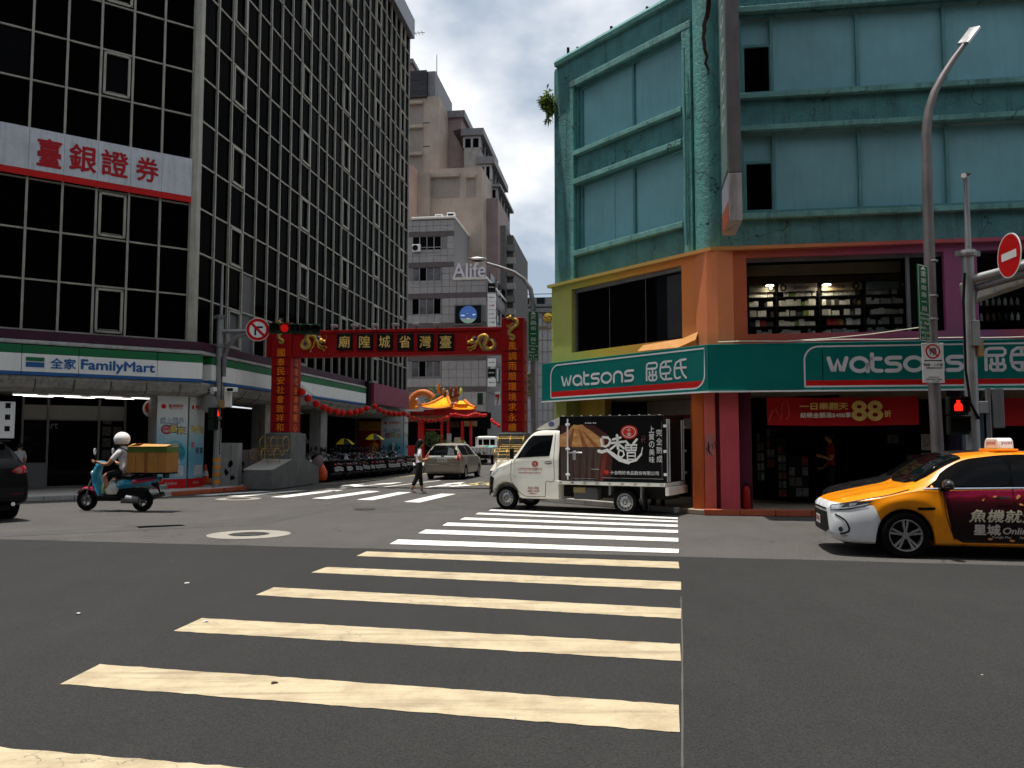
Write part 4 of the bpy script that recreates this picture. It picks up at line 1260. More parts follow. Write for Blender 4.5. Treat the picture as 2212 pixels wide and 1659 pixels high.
# ------------ shop fascia sign
M_WT = mat('fascia_teal', (.003, .135, .118), .42, var=.08, spec=.12)
SW = thing('shop_sign', 'teal fascia sign reading watsons around the corner of the teal building', 'sign', T3(CRx, CRy, 2.7))
sg_o = .5
cmit = sg_o * math.tan(R((142.8 - 98.5) / 2))
for fac, a, b in ((FC, -5.62, cmit - .01), (FD, -cmit + .01, 2.2), (FD, 2.22, 13)):
 obj('fascia_panel', MB().box(a, b, -sg_o, .0, 2.73, 3.76), M_WT, SW, fac.M, bevel=.012)
obj('sign_trim', sweep(FC, FD, -5.6, 13, [(.46, 2.69), (.53, 2.69), (.53, 2.725), (.46, 2.725)]), M_SIGNWHITE, SW, Matrix())
def strokes(paths, w, y, mb=None, n=8):
 """flat rounded strokes in the xz plane, facing -y"""
 mb = mb or MB()
 for k_, path in enumerate(paths):
  yy = y - .0006 * k_
  P = [Vector((p[0], 0, p[1])) for p in path]
  left, right = [], []
  for i, p in enumerate(P):
   t_ = (P[min(i + 1, len(P) - 1)] - P[max(i - 1, 0)])
   t_ = t_.normalized() if t_.length > 1e-9 else Vector((1, 0, 0))
   nn = Vector((-t_.z, 0, t_.x)) * w / 2
   left.append(p + nn); right.append(p - nn)
  t0 = (P[1] - P[0]).normalized(); t1 = (P[-1] - P[-2]).normalized()
  def cap(c, d, sgn):
   base = math.atan2(d.z, d.x) + math.pi / 2 * sgn
   return [c + Vector((math.cos(base - sgn * math.pi * j / n), 0, math.sin(base - sgn * math.pi * j / n))) * w / 2 for j in range(1, n)]
  for i in range(len(P) - 1):
   mb.add([(v.x, yy, v.z) for v in (left[i], right[i], right[i + 1], left[i + 1])], [(0, 1, 2, 3)])
  for c, d, a_, b_ in ((P[-1], t1, left[-1], right[-1]), (P[0], -t0, right[0], left[0])):
   arc = [a_] + cap(c, d, 1) + [b_]
   mb.add([(v.x, yy, v.z) for v in arc], [tuple(range(len(arc)))[::-1]])
 return mb
def arc(cx, cz, rx, rz, a, b, n=14): return [(cx + rx * math.cos(R(a + (b - a) * i / n)), cz + rz * math.sin(R(a + (b - a) * i / n))) for i in range(n + 1)]
def letters_watsons():
 """unit strokes: x advances, height 0..1 (t is taller)"""
 L_ = {}
 L_['w'] = ([[(0, 1), (.22, .06), (.30, .06), (.50, .86), (.70, .06), (.78, .06), (1.0, 1)]], 1.0)
 L_['a'] = ([arc(.45, .5, .45, .48, 0, 360, 26), [(.90, .5), (.90, .0)]], .90)
 L_['t'] = ([[(0, 1.25), (0, .3)] + arc(.28, .28, .28, .26, 180, 270, 6) + [(.5, .02)], [(0, .92), (.46, .92)]], .5)
 L_['s'] = ([[(.78, .98), (.3, .98)] + arc(.28, .76, .26, .22, 90, 270, 8) + [(.5, .54)] + arc(.5, .28, .27, .26, 90, -90, 8) + [(.02, .02)]], .78)
 L_['o'] = ([arc(.48, .5, .48, .48, 0, 360, 26)], .96)
 L_['n'] = ([[(0, 0), (0, .55)] + arc(.40, .55, .40, .43, 180, 0, 14) + [(.8, 0)]], .80)
 return L_
LW = letters_watsons()
def watsons(mb, x0, x1, z0, h, w, y):
 word = 'watsons'
 gap = .26
 tot = sum(LW[c][1] for c in word) + gap * 6
 k_ = (x1 - x0) / tot
 x = 0
 for c in word:
  for p in LW[c][0]:
   strokes([[(x0 + (x + a) * k_, z0 + b * h) for a, b in p]], w, y, mb)
  x += LW[c][1] + gap
 return mb
def qushi(mb, x0, x1, z0, h, w, y):
 u = (x1 - x0) / 3.5
 A = [[(0, .02), (0, .75), (.04, .92), (.2, .98), (.85, .98), (.96, .9), (.96, .75), (.85, .66), (.02, .66)],
     [(.56, .55), (.56, .05)], [(.28, .48), (.28, .34), (.36, .28), (.78, .28), (.86, .34), (.86, .48)], [(.22, .22), (.22, .08), (.32, .0), (.82, .0), (.92, .08), (.92, .22)]]
 B = [[(1.0, .98), (.3, .98), (.08, .85), (0, .6), (0, .4), (.08, .15), (.3, 0), (1.0, 0)], [(.52, .98), (.52, .70)], [(.52, .3), (.52, .0)], [(.04, .68), (.82, .68), (.94, .5), (.82, .32), (.04, .32)]]
 C_ = [[(1.0, 1.0), (.5, .98), (.15, .85), (.02, .6), (.02, .2), (.1, .03), (.3, .0), (.5, .05)], [(.04, .56), (1.0, .56)], [(.55, .98), (.58, .5), (.75, .2), (1.0, .0)]]
 for k_, ch in enumerate((A, B, C_)):
  for p in ch:
   strokes([[(x0 + (k_ * 1.25 + a) * u, z0 + b * h) for a, b in p]], w, y, mb)
 return mb
def logo_frame(fac, x0, x1, z0, z1, r, y, closed_right=True):
 pts = [(x0, z0 + .0)] + [(x0, z1 - r)] + arc(x0 + r, z1 - r, r, r, 180, 90, 8) + [(x1, z1)]
 if closed_right: pts += [(x1, z0 + r)] + arc(x1 - r, z0 + r, r, r, 0, -90, 8) + [(x0, z0)]
 else: pts = [(x1, z0)] + pts
 return strokes([pts], .035, y)
y_ = -sg_o - .004
def su(fac, u_, yv): return fac.uv(u_, yv, -sg_o)[0]
x0, x1 = su(FC, 1190, 830), su(FC, 1522, 800)
obj('logo_outline', logo_frame(FC, x0, x1, 2.80, 3.68, .30, y_), M_BLUEWHITE, SW, FC.M)
obj('red_bar', MB().prism([(x0 + .02, 2.82), (x1 - .28, 2.82), (x1 - .12, 2.88), (x1 - .06, 2.96), (x0 + .02, 2.96)], 'y', y_ + .001, y_ + .003), M_RED, SW, FC.M)
obj('lettering', watsons(MB(), su(FC, 1214, 820), su(FC, 1368, 810), 3.09, .255, .062, y_), M_BLUEWHITE, SW, FC.M)
obj('lettering', qushi(MB(), su(FC, 1397, 810), su(FC, 1482, 805), 3.06, .42, .048, y_), M_BLUEWHITE, SW, FC.M)
x0, x1 = su(FD, 1738, 800), su(FD, 2212, 800) + 2.2
obj('logo_outline', logo_frame(FD, x0, x1, 2.80, 3.67, .30, y_), M_BLUEWHITE, SW, FD.M)
obj('red_bar', MB().box(x0 + .02, x1 - .2, y_ + .001, y_ + .003, 2.82, 2.93), M_RED, SW, FD.M)
obj('lettering', watsons(MB(), su(FD, 1790, 790), su(FD, 2078, 790), 3.12, .29, .085, y_), M_BLUEWHITE, SW, FD.M)
x0 = su(FD, 2130, 790)
obj('lettering', qushi(MB(), x0, x0 + (su(FD, 2200, 790) - x0) * 2.2, 3.11, .47, .065, y_), M_BLUEWHITE, SW, FD.M)
# ------------ ground floor: pillars, ceiling, dark shop
def gpil(name, fac, s0, s1, y0, y1, m_, z1=2.75): return obj(name, MB().box(s0, s1, y0, y1, .10, z1), m_, TB, fac.M, bevel=.012)
M_OR = mat('pillar_orange', (.54, .12, .03), .6, dirt=.15)
M_SA = mat('pillar_salmon', (.60, .12, .09), .6, dirt=.15)
M_PK = mat('pillar_pink', (.54, .08, .10), .6, dirt=.15)
x = [FD.uv(u_, 1000, -.15)[0] for u_ in (1497, 1522, 1547, 1556, 1598)]
gpil('corner_pillar', FD, x[0], x[1], -.10, .5, M_OR)
gpil('corner_pillar', FD, x[1] + .003, x[2], -.15, .45, M_SA)
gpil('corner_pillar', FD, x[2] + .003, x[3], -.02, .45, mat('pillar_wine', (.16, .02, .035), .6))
gpil('corner_pillar', FD, x[3] + .003, x[4], -.13, .5, M_PK)
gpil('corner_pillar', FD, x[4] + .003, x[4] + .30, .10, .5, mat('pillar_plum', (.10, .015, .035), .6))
ps = MB().box(x[1] + .03, x[2] - .03, -.156, -.150, 1.30, 1.78)
obj('pasted_notice', ps, mat('notice_pink', (.42, .16, .14), .6), TB, FD.M)
gf = MB()
for k_ in range(7):
 a = (x[1] + x[2]) / 2 + random.uniform(-.07, .07); b = 1.48 + random.uniform(-.12, .1)
 gf.tube([(a, -.159, b), (a + random.uniform(-.05, .05), -.159, b + random.uniform(.04, .12)), (a + random.uniform(-.05, .07), -.159, b - random.uniform(.02, .1))], .006, 5)
obj('graffiti', gf, M_BLACK, TB, FD.M)
obj('pasted_notice', MB().box(x[1] + .02, x[2] - .02, -.158, -.150, 2.05, 2.6), M_SA, TB, FD.M, bevel=.01)
gpil('yellow_pillar', FC, -5.45, -5.05, -.1, .5, mat('pillar_lime', (.34, .36, .10), .6, dirt=.2))
gpil('yellow_pillar', FC, -5.04, -4.0, .35, .6, mat('pillar_yellow', (.36, .24, .03), .6, dirt=.2))
obj('shop_ceiling', MB().prism([tuple(p[:2]) for p in (FC.pt(-5.5, -.42, 0), FC.pt(0, -.42, 0), FD.pt(0, -.42, 0), FD.pt(13, -.42, 0), FD.pt(13, 6, 0), FC.pt(-5.5, 5, 0))], 'z', 2.735, 2.9), mat('shop_ceiling', (.34, .28, .20), .8, dirt=.2), TB, Matrix())
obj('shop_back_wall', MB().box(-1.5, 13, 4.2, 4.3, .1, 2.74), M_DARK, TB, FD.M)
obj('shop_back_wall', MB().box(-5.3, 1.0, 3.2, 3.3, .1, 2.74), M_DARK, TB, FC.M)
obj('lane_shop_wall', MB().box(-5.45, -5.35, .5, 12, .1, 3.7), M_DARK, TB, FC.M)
gx = [FD.uv(u_, 1000, .0)[0] for u_ in (2068, 2078, 2118)]
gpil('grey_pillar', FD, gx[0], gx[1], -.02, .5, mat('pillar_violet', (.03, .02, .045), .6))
gpil('grey_pillar', FD, gx[1] + .003, gx[2], -.08, .5, mat('pillar_blue_grey', (.10, .12, .16), .6, dirt=.2))
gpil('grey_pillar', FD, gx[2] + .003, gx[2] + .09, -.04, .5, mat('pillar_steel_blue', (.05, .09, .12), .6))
gpil('grey_pillar', FD, 9.6, 10.2, -.08, .5, M_OR)
obj('lane_pier', MB().box(-5.7, -5.46, .0, .6, .1, 3.7), mat('pier_lime', (.30, .32, .11), .6, dirt=.3), TB, FC.M)
obj('hoarding', MB().box(-3.95, -.9, 1.9, 1.95, 1.95, 2.72), mat('hoarding_pale', (.38, .33, .28), .7, dirt=.2), TB, FC.M)
obj('hoarding_stripe', MB().box(-3.95, -1.0, 1.88, 1.898, 2.22, 2.32), mat('hoarding_red', (.22, .03, .03), .7), TB, FC.M)
PB = Facade(*FD.pt(0, .1, 0)[:2], 98.5)
RB = thing('promotion_banner', 'red promotion banner with gold 88 hanging under the teal fascia', 'banner', PB.M @ T3(2.5, 0, 2))
b0, b1 = PB.uv(1657, 890)[0], PB.uv(1985, 890)[0]
bz1, bz0 = PB.uv(1657, 858)[1], PB.uv(1657, 918)[1]
M_BRED = mat('banner_red', (.42, .008, .010), .55, var=.12, vs_=1.5)
nseg = 24
vv = [(b0 + (b1 - b0) * i / nseg, .03 * math.sin(i * .9), z - .025 * math.sin(math.pi * i / nseg)) for z in (bz1, bz0) for i in range(nseg + 1)]
mbb = MB().add(vv, [(i + 1, i, nseg + 1 + i, nseg + 2 + i) for i in range(nseg)])
obj('cloth', mbb, M_BRED, RB, PB.M, smooth=60)
def pbx(u_): return PB.uv(u_, 890)[0]
M_GOLD = mat('print_gold', (.80, .54, .16), .4, var=.25, vs_=4)
M_CREAM = mat('print_cream', (.80, .74, .62), .5)
yb = -.045
zh = bz1 - bz0
obj('lettering', text_mb('一日樂翻天', pbx(1831) - pbx(1727), zh * .25, .03, .003, cx=(pbx(1727) + pbx(1831)) / 2, cz=bz0 + zh * .66, y=yb), M_GOLD, RB, PB.M)
obj('lettering', text_mb('結帳金額滿$488享', pbx(1837) - pbx(1728), zh * .19, .025, .003, cx=(pbx(1728) + pbx(1837)) / 2, cz=bz0 + zh * .34, y=yb), M_CREAM, RB, PB.M)
cx, w_ = (pbx(1840) + pbx(1904)) / 2, pbx(1904) - pbx(1840)
obj('lettering', text_mb('88', w_, zh * .66, .03, .004, cx=cx, cz=bz0 + zh * .49, y=yb), M_GOLD, RB, PB.M)
obj('lettering', text_mb('折', .14, .14, .03, .003, cx=pbx(1916), cz=bz0 + zh * .38, y=yb), M_GOLD, RB, PB.M)
obj('logo_line', strokes([[(pbx(1659), bz0 + .08), (pbx(1668), bz0 + zh * .5), (pbx(1676), bz0 + zh * .55), (pbx(1686), bz0 + .10), (pbx(1690), bz0 + zh * .75), (pbx(1700), bz0 + zh * .85), (pbx(1705), bz0 + zh * .4), (pbx(1698), bz0 + .12)]], .012, yb), mat('print_rose', (.5, .16, .14), .5), RB, PB.M)
RB2 = thing('valance', 'plain red valance at the far right under the fascia', 'banner', PB.M @ T3(gx[2] + .3, 0, 2))
obj('cloth', MB().box(gx[2] + .2, 12, -.02, .02, 1.95, 2.55), M_BRED, RB2, PB.M)
M_DIM = [mat('dim_goods_%d' % i, c, .6, var=.6, vs_=14) for i, c in enumerate(((.10, .07, .05), (.12, .12, .12), (.16, .03, .02), (.07, .08, .07), (.20, .17, .14)))]
IN = Facade(*FD.pt(0, 1.5, 0)[:2], 98.5)
for n_, (u0, u1, y0, y1) in enumerate(((1634, 1652, 935, 1040), (1655, 1674, 925, 1012), (1679, 1700, 945, 1075), (1703, 1748, 985, 1075), (1915, 1955, 915, 960), (1958, 1990, 980, 1030))):
 a, z1 = IN.uv(u0, y0); b, z0 = IN.uv(u1, y1)
 t = thing('goods_rack', ('rack of hanging sachets left of the shop entrance', 'price poster stand in the shop entrance', 'narrow rack with orange tags in the shop entrance', 'low glass shelf rack in the dark shop', 'row of portrait packs hanging in the dark shop', 'short shelf of white boxes in the dark shop')[n_], 'rack', IN.M @ T3((a + b) / 2, 0, z0), 'dim racks inside the shop')
 obj('back', MB().box(a, b, .02, .05, max(.12, z0), z1), M_BLACK, t, IN.M)
 nx, nz = max(2, int((b - a) / .13)), max(2, int((z1 - z0) / .2))
 for i in range(nx):
  for k_ in range(nz):
   if random.random() < .8:
    xx, zz = a + (b - a) * i / nx, max(.12, z0) + (z1 - max(.12, z0)) * k_ / nz
    obj('packet', MB().box(xx + .01, xx + (b - a) / nx - .012, -.01, .018, zz + .03, zz + (z1 - z0) / nz - .02), random.choice(M_DIM), t, IN.M)
t = thing('poster_pair', 'two red and white notices on the dark wall right of the shop entrance', 'poster', PB.M @ T3(pbx(1952), .3, 1.3))
for za, zb in ((1.42, 1.78), (1.18, 1.36)):
 obj('sheet', MB().box(pbx(1998), pbx(2022), .3, .31, za, zb), M_DIM[4], t, PB.M)
fe = FD.uv(1612, 1080, .1)
t = thing('fire_extinguisher', 'red fire extinguisher standing beside the pink pillar', 'extinguisher', FD.M @ T3(fe[0], .05, .11))
obj('cylinder', MB().lathe([(.075, 0), (.085, .02), (.085, .42), (.05, .50), (.03, .52)], 18), mat('extinguisher_red', (.35, .012, .012), .35), t, smooth=40)
obj('valve', MB().box(-.02, .02, -.05, .02, .52, .58).tube([(0, 0, .55), (.10, 0, .5), (.11, 0, .25)], .012, 6), M_BLACK, t)
# ------------ vertical hanging sign at the corner
VS = thing('vertical_sign', 'tall grey projecting box sign on the corner of the teal building', 'sign', FD.M @ T3(.4, -.6, 6.4))
so = -1.5
a, z_lo = FD.uv(1575, 460, so); b = FD.uv(1604, 460, so)[0]
zb = FD.uv(1603, 476 , so)[1]
wl = FD.uv(1557, 400, -.25)[0]
def vbox(name, z0, z1, m_, y0=so, y1=-.22, grow=0.):
 return obj(name, MB().box(a - grow, b + grow, y0, y1, z0, z1), m_, VS, FD.M, bevel=.012)
zj = FD.uv(1600, 372, so)[1]
vbox('sign_box', zj + .01, 14.5, mat('sign_box_grey', (.14, .125, .125), .55, dirt=.3, var=.2))
vbox('lower_box', zb, zj, mat('sign_box_rusty', (.38, .34, .32), .6, dirt=.8, var=.2))
sd = MB().box(a - .012, a - .002, so + .06, -.25, zj + .1, 14.5)
obj('side_face', sd, mat('side_face_green', (.17, .25, .22), .5), VS, FD.M)
sd = MB().box(a - .012, a - .002, so + .06, -.25, zb + .45, zj - .02)
obj('side_face', sd, mat('side_face_lilac', (.34, .33, .42), .5), VS, FD.M)
obj('side_face', MB().box(a - .014, a - .002, so + .06, -.25, zb + .02, zb + .44), mat('side_face_orange', (.42, .10, .05), .5), VS, FD.M)
SF_ = Facade(*FD.pt(a - .014, 0, 0)[:2], 98.5 + 90)
MS = FD.M @ T3(a - .016, -.85, 0) @ RZ(R(-90))
for k_ in range(5):
 obj('lettering', strokes([arc(0, zj + 1.5 + k_ * .75, .26, .2, 30, 330, 10), [(-.24, zj + 1.2 + k_ * .75), (.26, zj + 1.32 + k_ * .75)]], .08, -.002), M_BLUEWHITE, VS, MS)
obj('bracket', MB().box(a + .1, b - .1, -.22, .0, zb + 1, zb + 1.08).box(a + .1, b - .1, -.22, .0, zb + 3.5, zb + 3.58), M_STEEL_D, VS, FD.M)
def leaf_mesh(mb, c, d, up, L_, w_):
 d = d.normalized(); s_ = d.cross(up).normalized() * w_ / 2
 m1 = c + d * L_ * .5 + up * L_ * .10
 e_ = c + d * L_ - up * L_ * .12
 mb.add([c, m1 + s_, e_, m1 - s_], [(0, 1, 2), (0, 2, 3)])
M_LEAF = foliage('leaf_bright', (.10, .17, .03))
M_LEAFD = foliage('leaf_dark', (.045, .085, .02))
M_BARK = mat('bark', (.09, .065, .045), .9, bump=.6)
pc = PW(1207, 235, 23.0)
edge = FC.pt(CL_, .1, 0)
pc = Vector((edge.x - .10, edge.y, PW(1207, 235, edge.y).z))
t = thing('wild_shrub', 'leafy wild shrub growing from the edge of the teal building', 'plant', T3(*pc))
br = MB(); lf = MB()
for k_ in range(13):
 a_ = random.uniform(2.2, 4.2)
 ln = random.uniform(.4, .75)
 dv = Vector((math.cos(a_) * .75, math.sin(a_) * .6, random.uniform(-.7, 1.0)))
 p_ = [Vector((0, 0, 0)), dv * ln * .5 + Vector((0, 0, .08)), dv * ln]
 br.tube(p_, [.012, .008, .004], 5)
 for j in range(24):
  q_ = p_[1].lerp(p_[2], random.random()) + Vector((random.uniform(-.05, .05), random.uniform(-.05, .05), random.uniform(-.05, .05)))
  leaf_mesh(lf, q_, Vector((random.uniform(-1, .4), random.uniform(-1, 1), random.uniform(-.9, .5))), Vector((0, 0, 1)), random.uniform(.16, .26), .06)
obj('branches', br, M_BARK, t)
obj('leaves', lf, M_LEAF, t)
# ---------------------------------------------------------------- red gate across the lane
M_GRED = mat('gate_red', (.31, .004, .005), .5, var=.15, dirt=.1)
M_GRED2 = mat('gate_red_shadow_face', (.23, .006, .008), .5, var=.15)
M_ORL = mat('letter_orange', (.90, .26, .015), .5)
M_DGOLD = mat('dragon_gold', (.55, .33, .07), .4, metal=.3, var=.35, vs_=14)
M_DBLUE = mat('dragon_blue', (.07, .11, .22), .5, var=.4, vs_=20)
M_DPALE = mat('dragon_pale', (.52, .50, .45), .5, var=.3, vs_=20)
GT = thing('temple_gate', 'red steel gate with gold dragons spanning the lane on concrete piers', 'gate', GATE.M)
def gu(u_, y_, off=0.): return GATE.uv(u_, y_, off)
Lp = (gu(585, 850)[0], gu(627, 850)[0])
Rp = (gu(1083, 850)[0], gu(1131, 850)[0])
zt, zb = gu(860, 711)[1], gu(860, 766)[1]
zpil, zbase = gu(1107, 686)[1], gu(1107, 933)[1]
for (a, b), nm in ((Lp, 'l'), (Rp, 'r')):
 obj('gate_pillar', MB().box(a, b, 0, .95, zbase, zpil), M_GRED, GT, bevel=.012)
 obj('pillar_foot', MB().box(a - .03, b + .03, -.03, .98, zbase - .03, zbase), M_STEEL_D, GT)
obj('beam', MB().box(Lp[0] - .28, Lp[0] - .004, .15, .75, zb, zt), M_GRED, GT, bevel=.01)
obj('beam', MB().box(Lp[1] + .004, Rp[0] - .004, .12, .78, zb, zt), M_GRED, GT, bevel=.01)
obj('beam_rim', MB().box(Lp[1] + .006, Rp[0] - .006, .06, .118, zt - .09, zt + .02), M_GRED, GT, bevel=.008)
obj('beam_rim', MB().box(Lp[1] + .006, Rp[0] - .006, .06, .118, zb - .02, zb + .09), M_GRED, GT, bevel=.008)
for ch, ux in zip('廟隍城省灣臺', (743, 787, 830, 874, 918, 962)):
 cx, cz = gu(ux, 738)
 pl = obj('name_plaque', MB().box(cx - .285, cx + .285, .05, .118, cz - .29, cz + .29), M_BLACK, GT, bevel=.012)
 mb = text_mb(ch, .40, .42, .006, .02, cx=cx, cz=cz, y=.05)
 obj('lettering', mb, M_GOLD, pl, GATE.M)
for ux in (720, 764, 808, 852, 896, 940):
 cx, cz = gu(ux + 4, 703)
 fl = obj('floodlight', MB().box(cx - .12, cx + .12, -.16, -.02, zt + .10, zt + .19), M_STEEL, GT, bevel=.01)
 obj('lamp_arm', MB().tube([(cx, .05, zt), (cx, .02, zt + .14), (cx, -.06, zt + .16)], .014, 6), M_BLACK, fl, GATE.M)
def dragon(pts, rad, M_, legs, head, parent):
 """relief dragon: tapering coiled body with crest, four legs, maned head"""
 P = [Vector((p[0], -.03, p[1])) for p in pts]
 sm = []
 for i in range(len(P) - 1):
  p0, p1, p2, p3 = P[max(i - 1, 0)], P[i], P[i + 1], P[min(i + 2, len(P) - 1)]
  for k_ in range(6):
   t_ = k_ / 6
   sm.append(.5 * ((2 * p1) + (p2 - p0) * t_ + (2 * p0 - 5 * p1 + 4 * p2 - p3) * t_ ** 2 + (3 * p1 - p0 - 3 * p2 + p3) * t_ ** 3))
 sm.append(P[-1])
 n = len(sm)
 rr = [rad * (.22 + .78 * math.sin(math.pi * min(1, .08 + .75 * i / n))) for i in range(n)]
 body = obj('dragon_relief', MB().tube(sm, rr, 8), M_DGOLD, parent, M_, smooth=50)
 cr = MB()
 for i in range(2, n - 2, 1):
  t_ = (sm[i + 1] - sm[i - 1]).normalized()
  nn = Vector((-t_.z, 0, t_.x))
  a = sm[i] + nn * rr[i]
  cr.add([a - t_ * rad * .35, a + nn * rad * .75, a + t_ * rad * .35], [(0, 1, 2), (2, 1, 0)])
 obj('crest', cr, M_DPALE, body, M_)
 lg = MB()
 for (x0, z0), (x1, z1), (x2, z2) in legs:
  lg.tube([(x0, -.04, z0), (x1, -.05, z1), (x2, -.04, z2)], [rad * .55, rad * .38, rad * .22], 6)
  for da in (-.5, 0, .5):
   lg.tube([(x2, -.04, z2), (x2 + rad * 1.2 * math.cos(da - 1.2), -.045, z2 + rad * 1.2 * math.sin(da - 1.2))], [rad * .2, rad * .06], 5)
 obj('legs', lg, M_DGOLD, body, M_, smooth=50)
 hx, hz, sx = head
 mn = MB()
 for k_ in range(9):
  a = R(60 + 25 * k_)
  mn.tube([(hx, -.06, hz), (hx + -sx * rad * 1.2 * math.cos(a - 2.2) , -.07, hz + rad * 1.6 * math.sin(a - .9)), (hx - sx * rad * 2.6 * abs(math.cos(a)), -.05, hz + rad * 2.4 * math.sin(a - .6))], [rad * .5, rad * .4, rad * .06], 5)
 obj('mane', mn, M_DBLUE, body, M_)
 hd = MB().sphere((hx, -.08, hz), rad * 1.15, 10, 7).sphere((hx + sx * rad * 1.5, -.07, hz - rad * .4), rad * .8, 9, 6)
 for s_ in (-1, 1):
  hd.tube([(hx, -.09, hz + rad * .6), (hx - sx * rad * (.9 + .5 * s_), -.09, hz + rad * 2.6)], [rad * .28, rad * .06], 5)
 hd.tube([(hx + sx * rad * 1.8, -.07, hz), (hx + sx * rad * 2.6, -.07, hz + rad * 1.2), (hx + sx * rad * 2.2, -.07, hz + rad * 3)], rad * .08, 4)
 obj('head', hd, M_DGOLD, body, M_, smooth=50)
MB_ = GATE.M @ T3(0, .12, 0)
for sgn, u0, u1 in ((1, 649, 707), (-1, 1066, 1004)):
 x0, x1 = gu(u0, 738)[0], gu(u1, 738)[0]
 cz = gu(u0, 741)[1]
 X = lambda f_: x0 + (x1 - x0) * f_
 H_ = .62
 Z = lambda f_: cz + (f_ - .5) * H_
 dragon([(X(.16), Z(.72)), (X(.05), Z(.62)), (X(.0), Z(.38)), (X(.10), Z(.2)), (X(.28), Z(.28)), (X(.30), Z(.5)), (X(.22), Z(.78)), (X(.32), Z(.96)), (X(.5), Z(.86)), (X(.56), Z(.62)), (X(.72), Z(.55))], .075, MB_, [((X(.5), Z(.6)), (X(.45), Z(.3)), (X(.34), Z(.08))), ((X(.6), Z(.5)), (X(.66), Z(.22)), (X(.84), Z(.14))), ((X(.62), Z(.5)), (X(.76), Z(.3)), (X(.92), Z(.3)))], (X(.76), Z(.62), sgn), GT)
for (a, b), sgn in ((Lp, -1), (Rp, -1)):
 zc_ = zpil - .34
 cx = (a + b) / 2
 dragon([(cx - .10, zc_ - .36), (cx + .02, zc_ - .42), (cx + .06, zc_ - .32), (cx - .10, zc_ - .20), (cx + .02, zc_ - .02), (cx + .17, zc_ + .08), (cx + .14, zc_ + .26), (cx - .02, zc_ + .30)], .062, GATE.M, [((cx, zc_ + .02), (cx - .12, zc_ + .0), (cx - .18, zc_ + .10)), ((cx + .1, zc_ + .1), (cx + .0, zc_ + .14), (cx - .10, zc_ + .06))], (cx - .06, zc_ + .34, sgn), GT)
for (a, b), txt, y0 in ((Lp, '國泰民安社會致祥和', 762), (Rp, '風調雨順環境求永續', 755.5)):
 cx = (a + b) / 2
 ztop, zlast = gu(600, y0)[1], gu(600, y0 + (161 if a == Lp[0] else 169))[1]
 pit = (ztop - zlast) / 8
 for i, ch in enumerate(txt):
  z = ztop - pit * i
  obj('lettering', text_mb(ch, .27, .27, .008, .01, cx=cx, cz=z, y=0), M_ORL, GT)
  obj('slot', MB().box(a + .07, b - .07, -.006, .03, z - pit / 2 - .012, z - pit / 2 + .012), M_BLACK, GT) if i < 8 else None
 Ms = GATE.M @ T3(b + .002, 0, 0) @ RZ(R(90))
 for i, ch in enumerate('以來代金神明開心'):
  z = ztop - pit * (i + 1)
  obj('lettering', text_mb(ch, .30, .27, .006, .008, cx=.475, cz=z, y=0), M_ORL, GT, Ms)
  obj('slot', MB().box(.15, .80, -.006, .03, z - pit / 2 - .012, z - pit / 2 + .012), M_BLACK, GT, Ms) if i < 7 else None
for (a, b), nm in ((Lp, 'left'), (Rp, 'right')):
 t = thing('concrete_pier', 'stepped concrete pier under the %s pillar of the red gate' % ('shopfront side' if nm == 'left' else 'lorry side'), 'pier', GATE.M @ T3((a + b) / 2, 0, 0), 'gate piers')
 c0, c1 = (a + b) / 2 - .48, (a + b) / 2 + .52
 obj('block', MB().box(c0 + .02, c1 - .02, -.18, 1.2, .8, zbase - .034), M_CONC, t, GATE.M, bevel=.03)
 obj('plinth', MB().prism([(-1.75, .02), (2.5, .02), (2.5, .62), (1.2, .98), (-.18, .98), (-1.75, .66)], 'x', c0, c1), M_CONC, t, GATE.M, bevel=.02)
 obj('coping', MB().prism([(-1.77, .665), (-.2, .985), (-.2, 1.01), (-1.77, .69)], 'x', c0 - .01, c1 + .01), mat('pale_capping', (.42, .40, .36), .8, dirt=.3), t, GATE.M)
 k = thing('brass_rack', 'wavy brass rail rack on the concrete pier beside the %s' % ('shop pillar' if nm == 'left' else 'lorry cab'), 'rack', GATE.M @ T3((a + b) / 2, -1, .8), 'brass racks on the gate piers')
 prof = [(-1.0, .86), (-1.05, 1.02), (-1.40, 1.06), (-1.52, 1.22), (-1.40, 1.36), (-1.12, 1.38), (-.95, 1.24), (-.86, 1.14), (-.72, 1.18), (-.66, 1.34), (-.80, 1.55), (-.72, 1.72), (-.52, 1.80), (-.32, 1.70), (-.26, 1.50), (-.34, 1.34), (-.50, 1.28)]
 pr = []
 for i in range(len(prof) - 1):
  p0, p1, p2, p3 = [Vector((0, *prof[max(0, min(len(prof) - 1, j))])) for j in (i - 1, i, i + 1, i + 2)]
  for q_ in range(4):
   t_ = q_ / 4
   pr.append(.5 * ((2 * p1) + (p2 - p0) * t_ + (2 * p0 - 5 * p1 + 4 * p2 - p3) * t_ ** 2 + (3 * p1 - p0 - 3 * p2 + p3) * t_ ** 3))
 pr.append(Vector((0, *prof[-1])))
 M_BRASS = mat('brass', (.42, .27, .07), .45, metal=.6, var=.25, vs_=6)
 for xx in (c0 + .10, (c0 + c1) / 2, c1 - .06):
  obj('side_rail', MB().tube([p + Vector((xx, 0, 0)) for p in pr], .014, 6), M_BRASS, k, GATE.M, smooth=60)
 for i in range(2, len(pr), 6):
  obj('cross_rail', MB().cyl(pr[i] + Vector((c0 + .10, 0, 0)), pr[i] + Vector((c1 - .06, 0, 0)), .009, n=6), M_BRASS, k, GATE.M, smooth=60)
